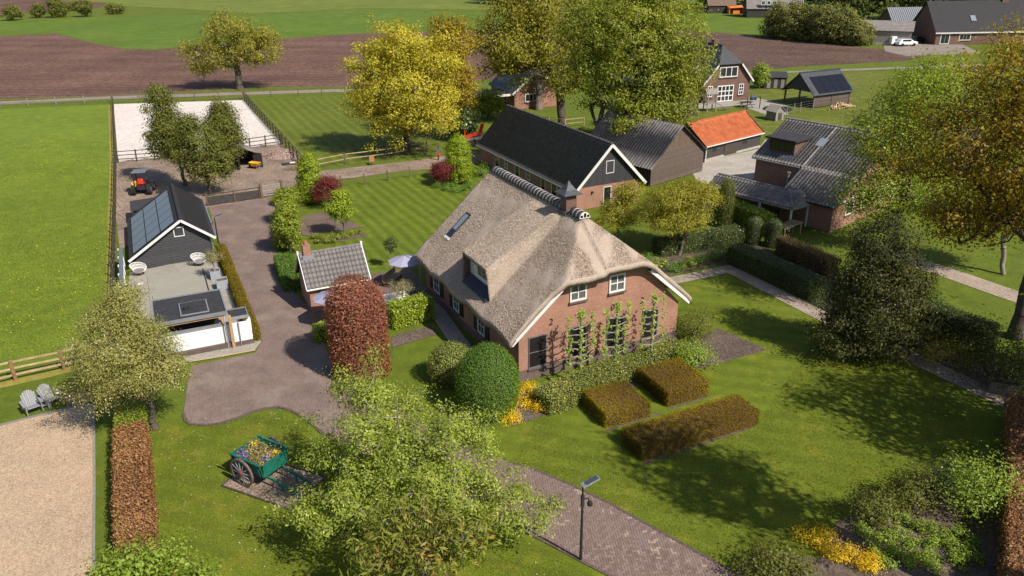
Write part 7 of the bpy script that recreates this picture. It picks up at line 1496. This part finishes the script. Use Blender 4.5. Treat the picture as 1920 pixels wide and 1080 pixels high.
# red hook-arm trailer behind the barn
rm = thing('red_trailer', 'grey flatbed trailer with folded red crane arm behind the long barn', 'trailer', -4.13, 88.16, 0, 25)
MB().box(-1.3, 1.6, -.75, .75, .75, .92).build('bed', 'grey_metal', rm)
for x in (-.6, .3):
    for s in (-.7, .7): MB().tube([(x, s-.12, .4), (x, s+.12, .4)], .4, 16).build('wheel', 'rubber', rm)
MB().bar((-.9, 0, 1.0), (.8, 0, 1.15), .3, .22).build('arm', 'red_paint', rm); MB().bar((.7, 0, 1.0), (1.15, 0, 2.3), .32, .3).build('arm_head', 'red_paint', rm, False, .03); MB().bar((-1.0, 0, .95), (-1.05, 0, 1.75), .12, .12).build('hook', 'red_paint', rm)
for s in (-.4, .4): MB().bar((-1.0, s, 1.0), (.6, s*.6, 1.25), .1, .12).build('lift_ram', 'red_paint', rm)
fg = thing('flag_post', 'short post with red and blue cloth at the end of the dirt path', 'post', -7.55, 81.69, 0, 0)
MB().box(-.08, .08, -.08, .08, 0, 1.5).build('post', 'wood_dark', fg); MB().box(-.12, .14, -.13, -.09, .55, .95).build('red_cloth', 'red_paint', fg); MB().box(-.12, .12, -.13, -.09, .951, 1.2).build('blue_cloth', 'blue_plastic', fg)
gc = thing('garden_chair', 'small terracotta coloured chair by the dirt path fence', 'chair', -14.21, 80.02, 0, 10)
MB().box(-.25, .25, -.25, .25, .4, .45).build('seat', 'terracotta', gc); MB().box(-.25, .25, .2, .25, .451, .9).build('backrest', 'terracotta', gc)
for sx in (-.22, .22):
    for sy in (-.22, .22): MB().box(sx-.025, sx+.025, sy-.025, sy+.025, 0, .4).build('leg', 'wood_brown', gc)
# ------------------------------------------------------------------ neighbour's garden
tp_ = thing('trampoline', 'round sunken black trampoline beside the open carport', 'trampoline', 35.62, 106.57, 0, 0)
MB().lathe([(1.85, .02), (1.85, .14), (1.6, .16)], 28).build('pad', 'dark_metal', tp_); MB().lathe([(1.58, .162), (1.0, .17)], 28).build('mat', 'rubber', tp_)
ph2 = thing('playhouse', 'little wooden playhouse on the neighbouring lawn', 'playhouse', 33.23, 100.15, 0, 30)
b = MB(); gp = [(-.7, 0), (.7, 0), (.7, 1.2), (0, 1.75), (-.7, 1.2)]; b.add([(x, -.8, z) for x, z in gp]+[(x, .8, z) for x, z in gp], [(0, 1, 2, 3, 4), (9, 8, 7, 6, 5)]+[(i, i+5, (i+1) % 5+5, (i+1) % 5) for i in range(5)]); b.build('wall', 'wood_grey', ph2)
for s in (-1, 1): MB().slab([(s*.9, -.95, 1.1), (0, -.95, 1.82), (0, .95, 1.82), (s*.9, .95, 1.1)], .05, (s*.62, 0, .78)).build('roof_slope', 'wood_grey', ph2)
MB().box(-.3, .3, -.83, -.802, .05, .95).build('door', 'wood_dark', ph2)
sw = thing('swing_frame', 'wooden climbing tower with blue slide beside the gabled house', 'climbing frame', 26.39, 105.98, 0, 10)
for sx in (-.6, .6):
    for sy in (-.6, .6): MB().box(sx-.06, sx+.06, sy-.06, sy+.06, 0, 2.3).build('post', 'wood_grey', sw)
MB().box(-.66, .66, -.66, .66, 1.1, 1.16).build('deck', 'wood_grey', sw)
MB().slab([(-.8, -.8, 2.3), (.8, -.8, 2.3), (.8, .05, 2.9), (-.8, .05, 2.9)], .05).build('roof_slope', 'wood_grey', sw); MB().slab([(.8, .8, 2.3), (-.8, .8, 2.3), (-.8, .05, 2.9), (.8, .05, 2.9)], .05).build('roof_slope', 'wood_grey', sw)
MB().slab([(.7, -.25, 1.15), (2.5, -.25, .15), (2.5, .25, .15), (.7, .25, 1.15)], .05).build('slide', 'blue_plastic', sw)
MB().bar((-.6, 0, 2.1), (-3.2, 0, 2.1), .1).build('beam', 'wood_grey', sw)
for s in (-1, 1): MB().bar((-3.2, 0, 2.1), (-3.4, s*.8, 0), .08).build('leg', 'wood_grey', sw)
gf = thing('goal_frame', 'slim dark goal frame on the neighbouring patio', 'goal', 31.46, 106.43, 0, 26)
for x in (0, 2.2): MB().box(x-.04, x+.04, -.04, .04, 0, 1.55).build('post', 'dark_metal', gf)
MB().bar((0, 0, 1.55), (2.2, 0, 1.55), .07).build('crossbar', 'dark_metal', gf)
pt = thing('picnic_table', 'dark picnic table on the patio of the gabled house', 'table', 31.82, 108.26, 0, 15)
MB().box(-.9, .9, -.38, .38, .70, .75).build('top', 'wood_dark', pt)
for s in (-.72, .72): MB().box(-.9, .9, s-.13, s+.13, .42, .46).build('bench', 'wood_dark', pt); MB().bar((s*.9, -.75, .0), (s*.9, .3, .7), .06).build('leg', 'wood_dark', pt); MB().bar((s*.9, .75, .0), (s*.9, -.3, .7), .06).build('leg', 'wood_dark', pt)
tt_ = thing('toy_tractor', 'blue ride-on toy on the patio paving', 'toy', 34.33, 113.60, 0, 0); MB().box(-.35, .35, -.2, .2, .15, .45).build('body', 'blue_plastic', tt_, False, .06)
for x in (-.25, .28):
    for s in (-.22, .22): MB().tube([(x, s-.05, .16), (x, s+.05, .16)], .16, 10).build('wheel', 'rubber', tt_)
MB().box(-.3, -.2, -.15, .15, .45, .75).build('seat_back', 'blue_plastic', tt_)
ks = thing('hen_house', 'dark panelled hen house with pale doors near the gabled house', 'shed', 38.48, 122.61, 0, -10)
MB().box(0, 3.2, 0, 1.6, 0, 1.7).build('wall', 'tarred_boards', ks); MB().slab([(-.15, -.2, 1.7), (3.35, -.2, 1.7), (3.35, 1.8, 2.3), (-.15, 1.8, 2.3)], .07).build('roof', 'felt', ks)
for x in (.4, 1.4, 2.4): MB().box(x, x+.5, -.04, -.005, .1, 1.4).build('door', 'wood_grey', ks)
pg = thing('rose_pergola', 'low pale timber pergola at the veranda corner', 'pergola', 20.27, 56.38, 0, 41)
for k in range(7): MB().box(.1+k*.35, .16+k*.35, -.4, .6, 1.0, 1.08).build('rafter', 'wood_rail', pg)
for y in (-.2, .4): MB().box(0, 2.5, y-.03, y+.03, .92, 1.0).build('beam', 'wood_rail', pg)
for x in (.1, 2.4):
    for y in (-.2, .4): MB().box(x-.04, x+.04, y-.04, y+.04, 0, .92).build('post', 'wood_rail', pg)
# netting round the carport lawn
fence('wire_fence', 'thin wire netting fence in front of the open carport', [(35.58, 102.70), (37.96, 104.65), (40.09, 105.97)], 'wood_grey', 'galvanised', 1.3, (.3, .6, .9, 1.2), 2.0, .07, .012, .012)
fence('garden_fence', 'pale garden rail fence behind the long barn', [(2.87, 99.12), (6.69, 96.48), (9.05, 97.57)], 'wood_rail', 'wood_rail', 1.1, (.5, 1.0), 2.2, .1, .08, .04)
# ------------------------------------------------------------------ cars far away
def car(label, x, y, rot, paint, van=False):
    t = thing('parked_car', label, 'car', x, y, 0, rot, 'cars parked at the far farm'); l, w = 2.1, .86
    prof = [(-l, .35), (-l, .85), (-l+.15, .98), (-l+.5, 1.42), (.5, 1.45), (1.15, 1.0), (l-.1, .88), (l, .7), (l, .35)] if not van else [(-l, .35), (-l, 1.85), (1.0, 1.88), (1.5, 1.15), (l, .95), (l, .35)]
    k = len(prof); b = MB(); b.add([(px, -w, pz) for px, pz in prof]+[(px, w, pz) for px, pz in prof], [tuple(range(k)), tuple(reversed(range(k, 2*k)))]+[(i, i+k, (i+1) % k+k, (i+1) % k) for i in range(k)]); b.build('body', paint, t, False, .05)
    for s in (-1, 1): MB().box(-1.35, .55, s*(w+.004)-.004, s*(w+.004)+.004, .98, 1.36).build('side_window', 'dark_glass', t)
    for px in (-1.3, 1.3):
        for s in (-1, 1): MB().tube([(px, s*.72, .33), (px, s*.9, .33)], .33, 16).build('wheel', 'rubber', t)
    for s in (-.6, .6): MB().box(l-.02, l+.03, s-.15, s+.15, .66, .8).build('headlight', 'sky_glass', t)
car('white hatchback parked beside the grey plank shed', *(82.55, 171.96), 8, 'car_white'); car('dark blue car parked behind the white hatchback', *(87.01, 177.22), 20, 'car_dark'); car('white delivery van parked against the grey plank shed', *(81.54, 173.43), 10, 'car_white', True)
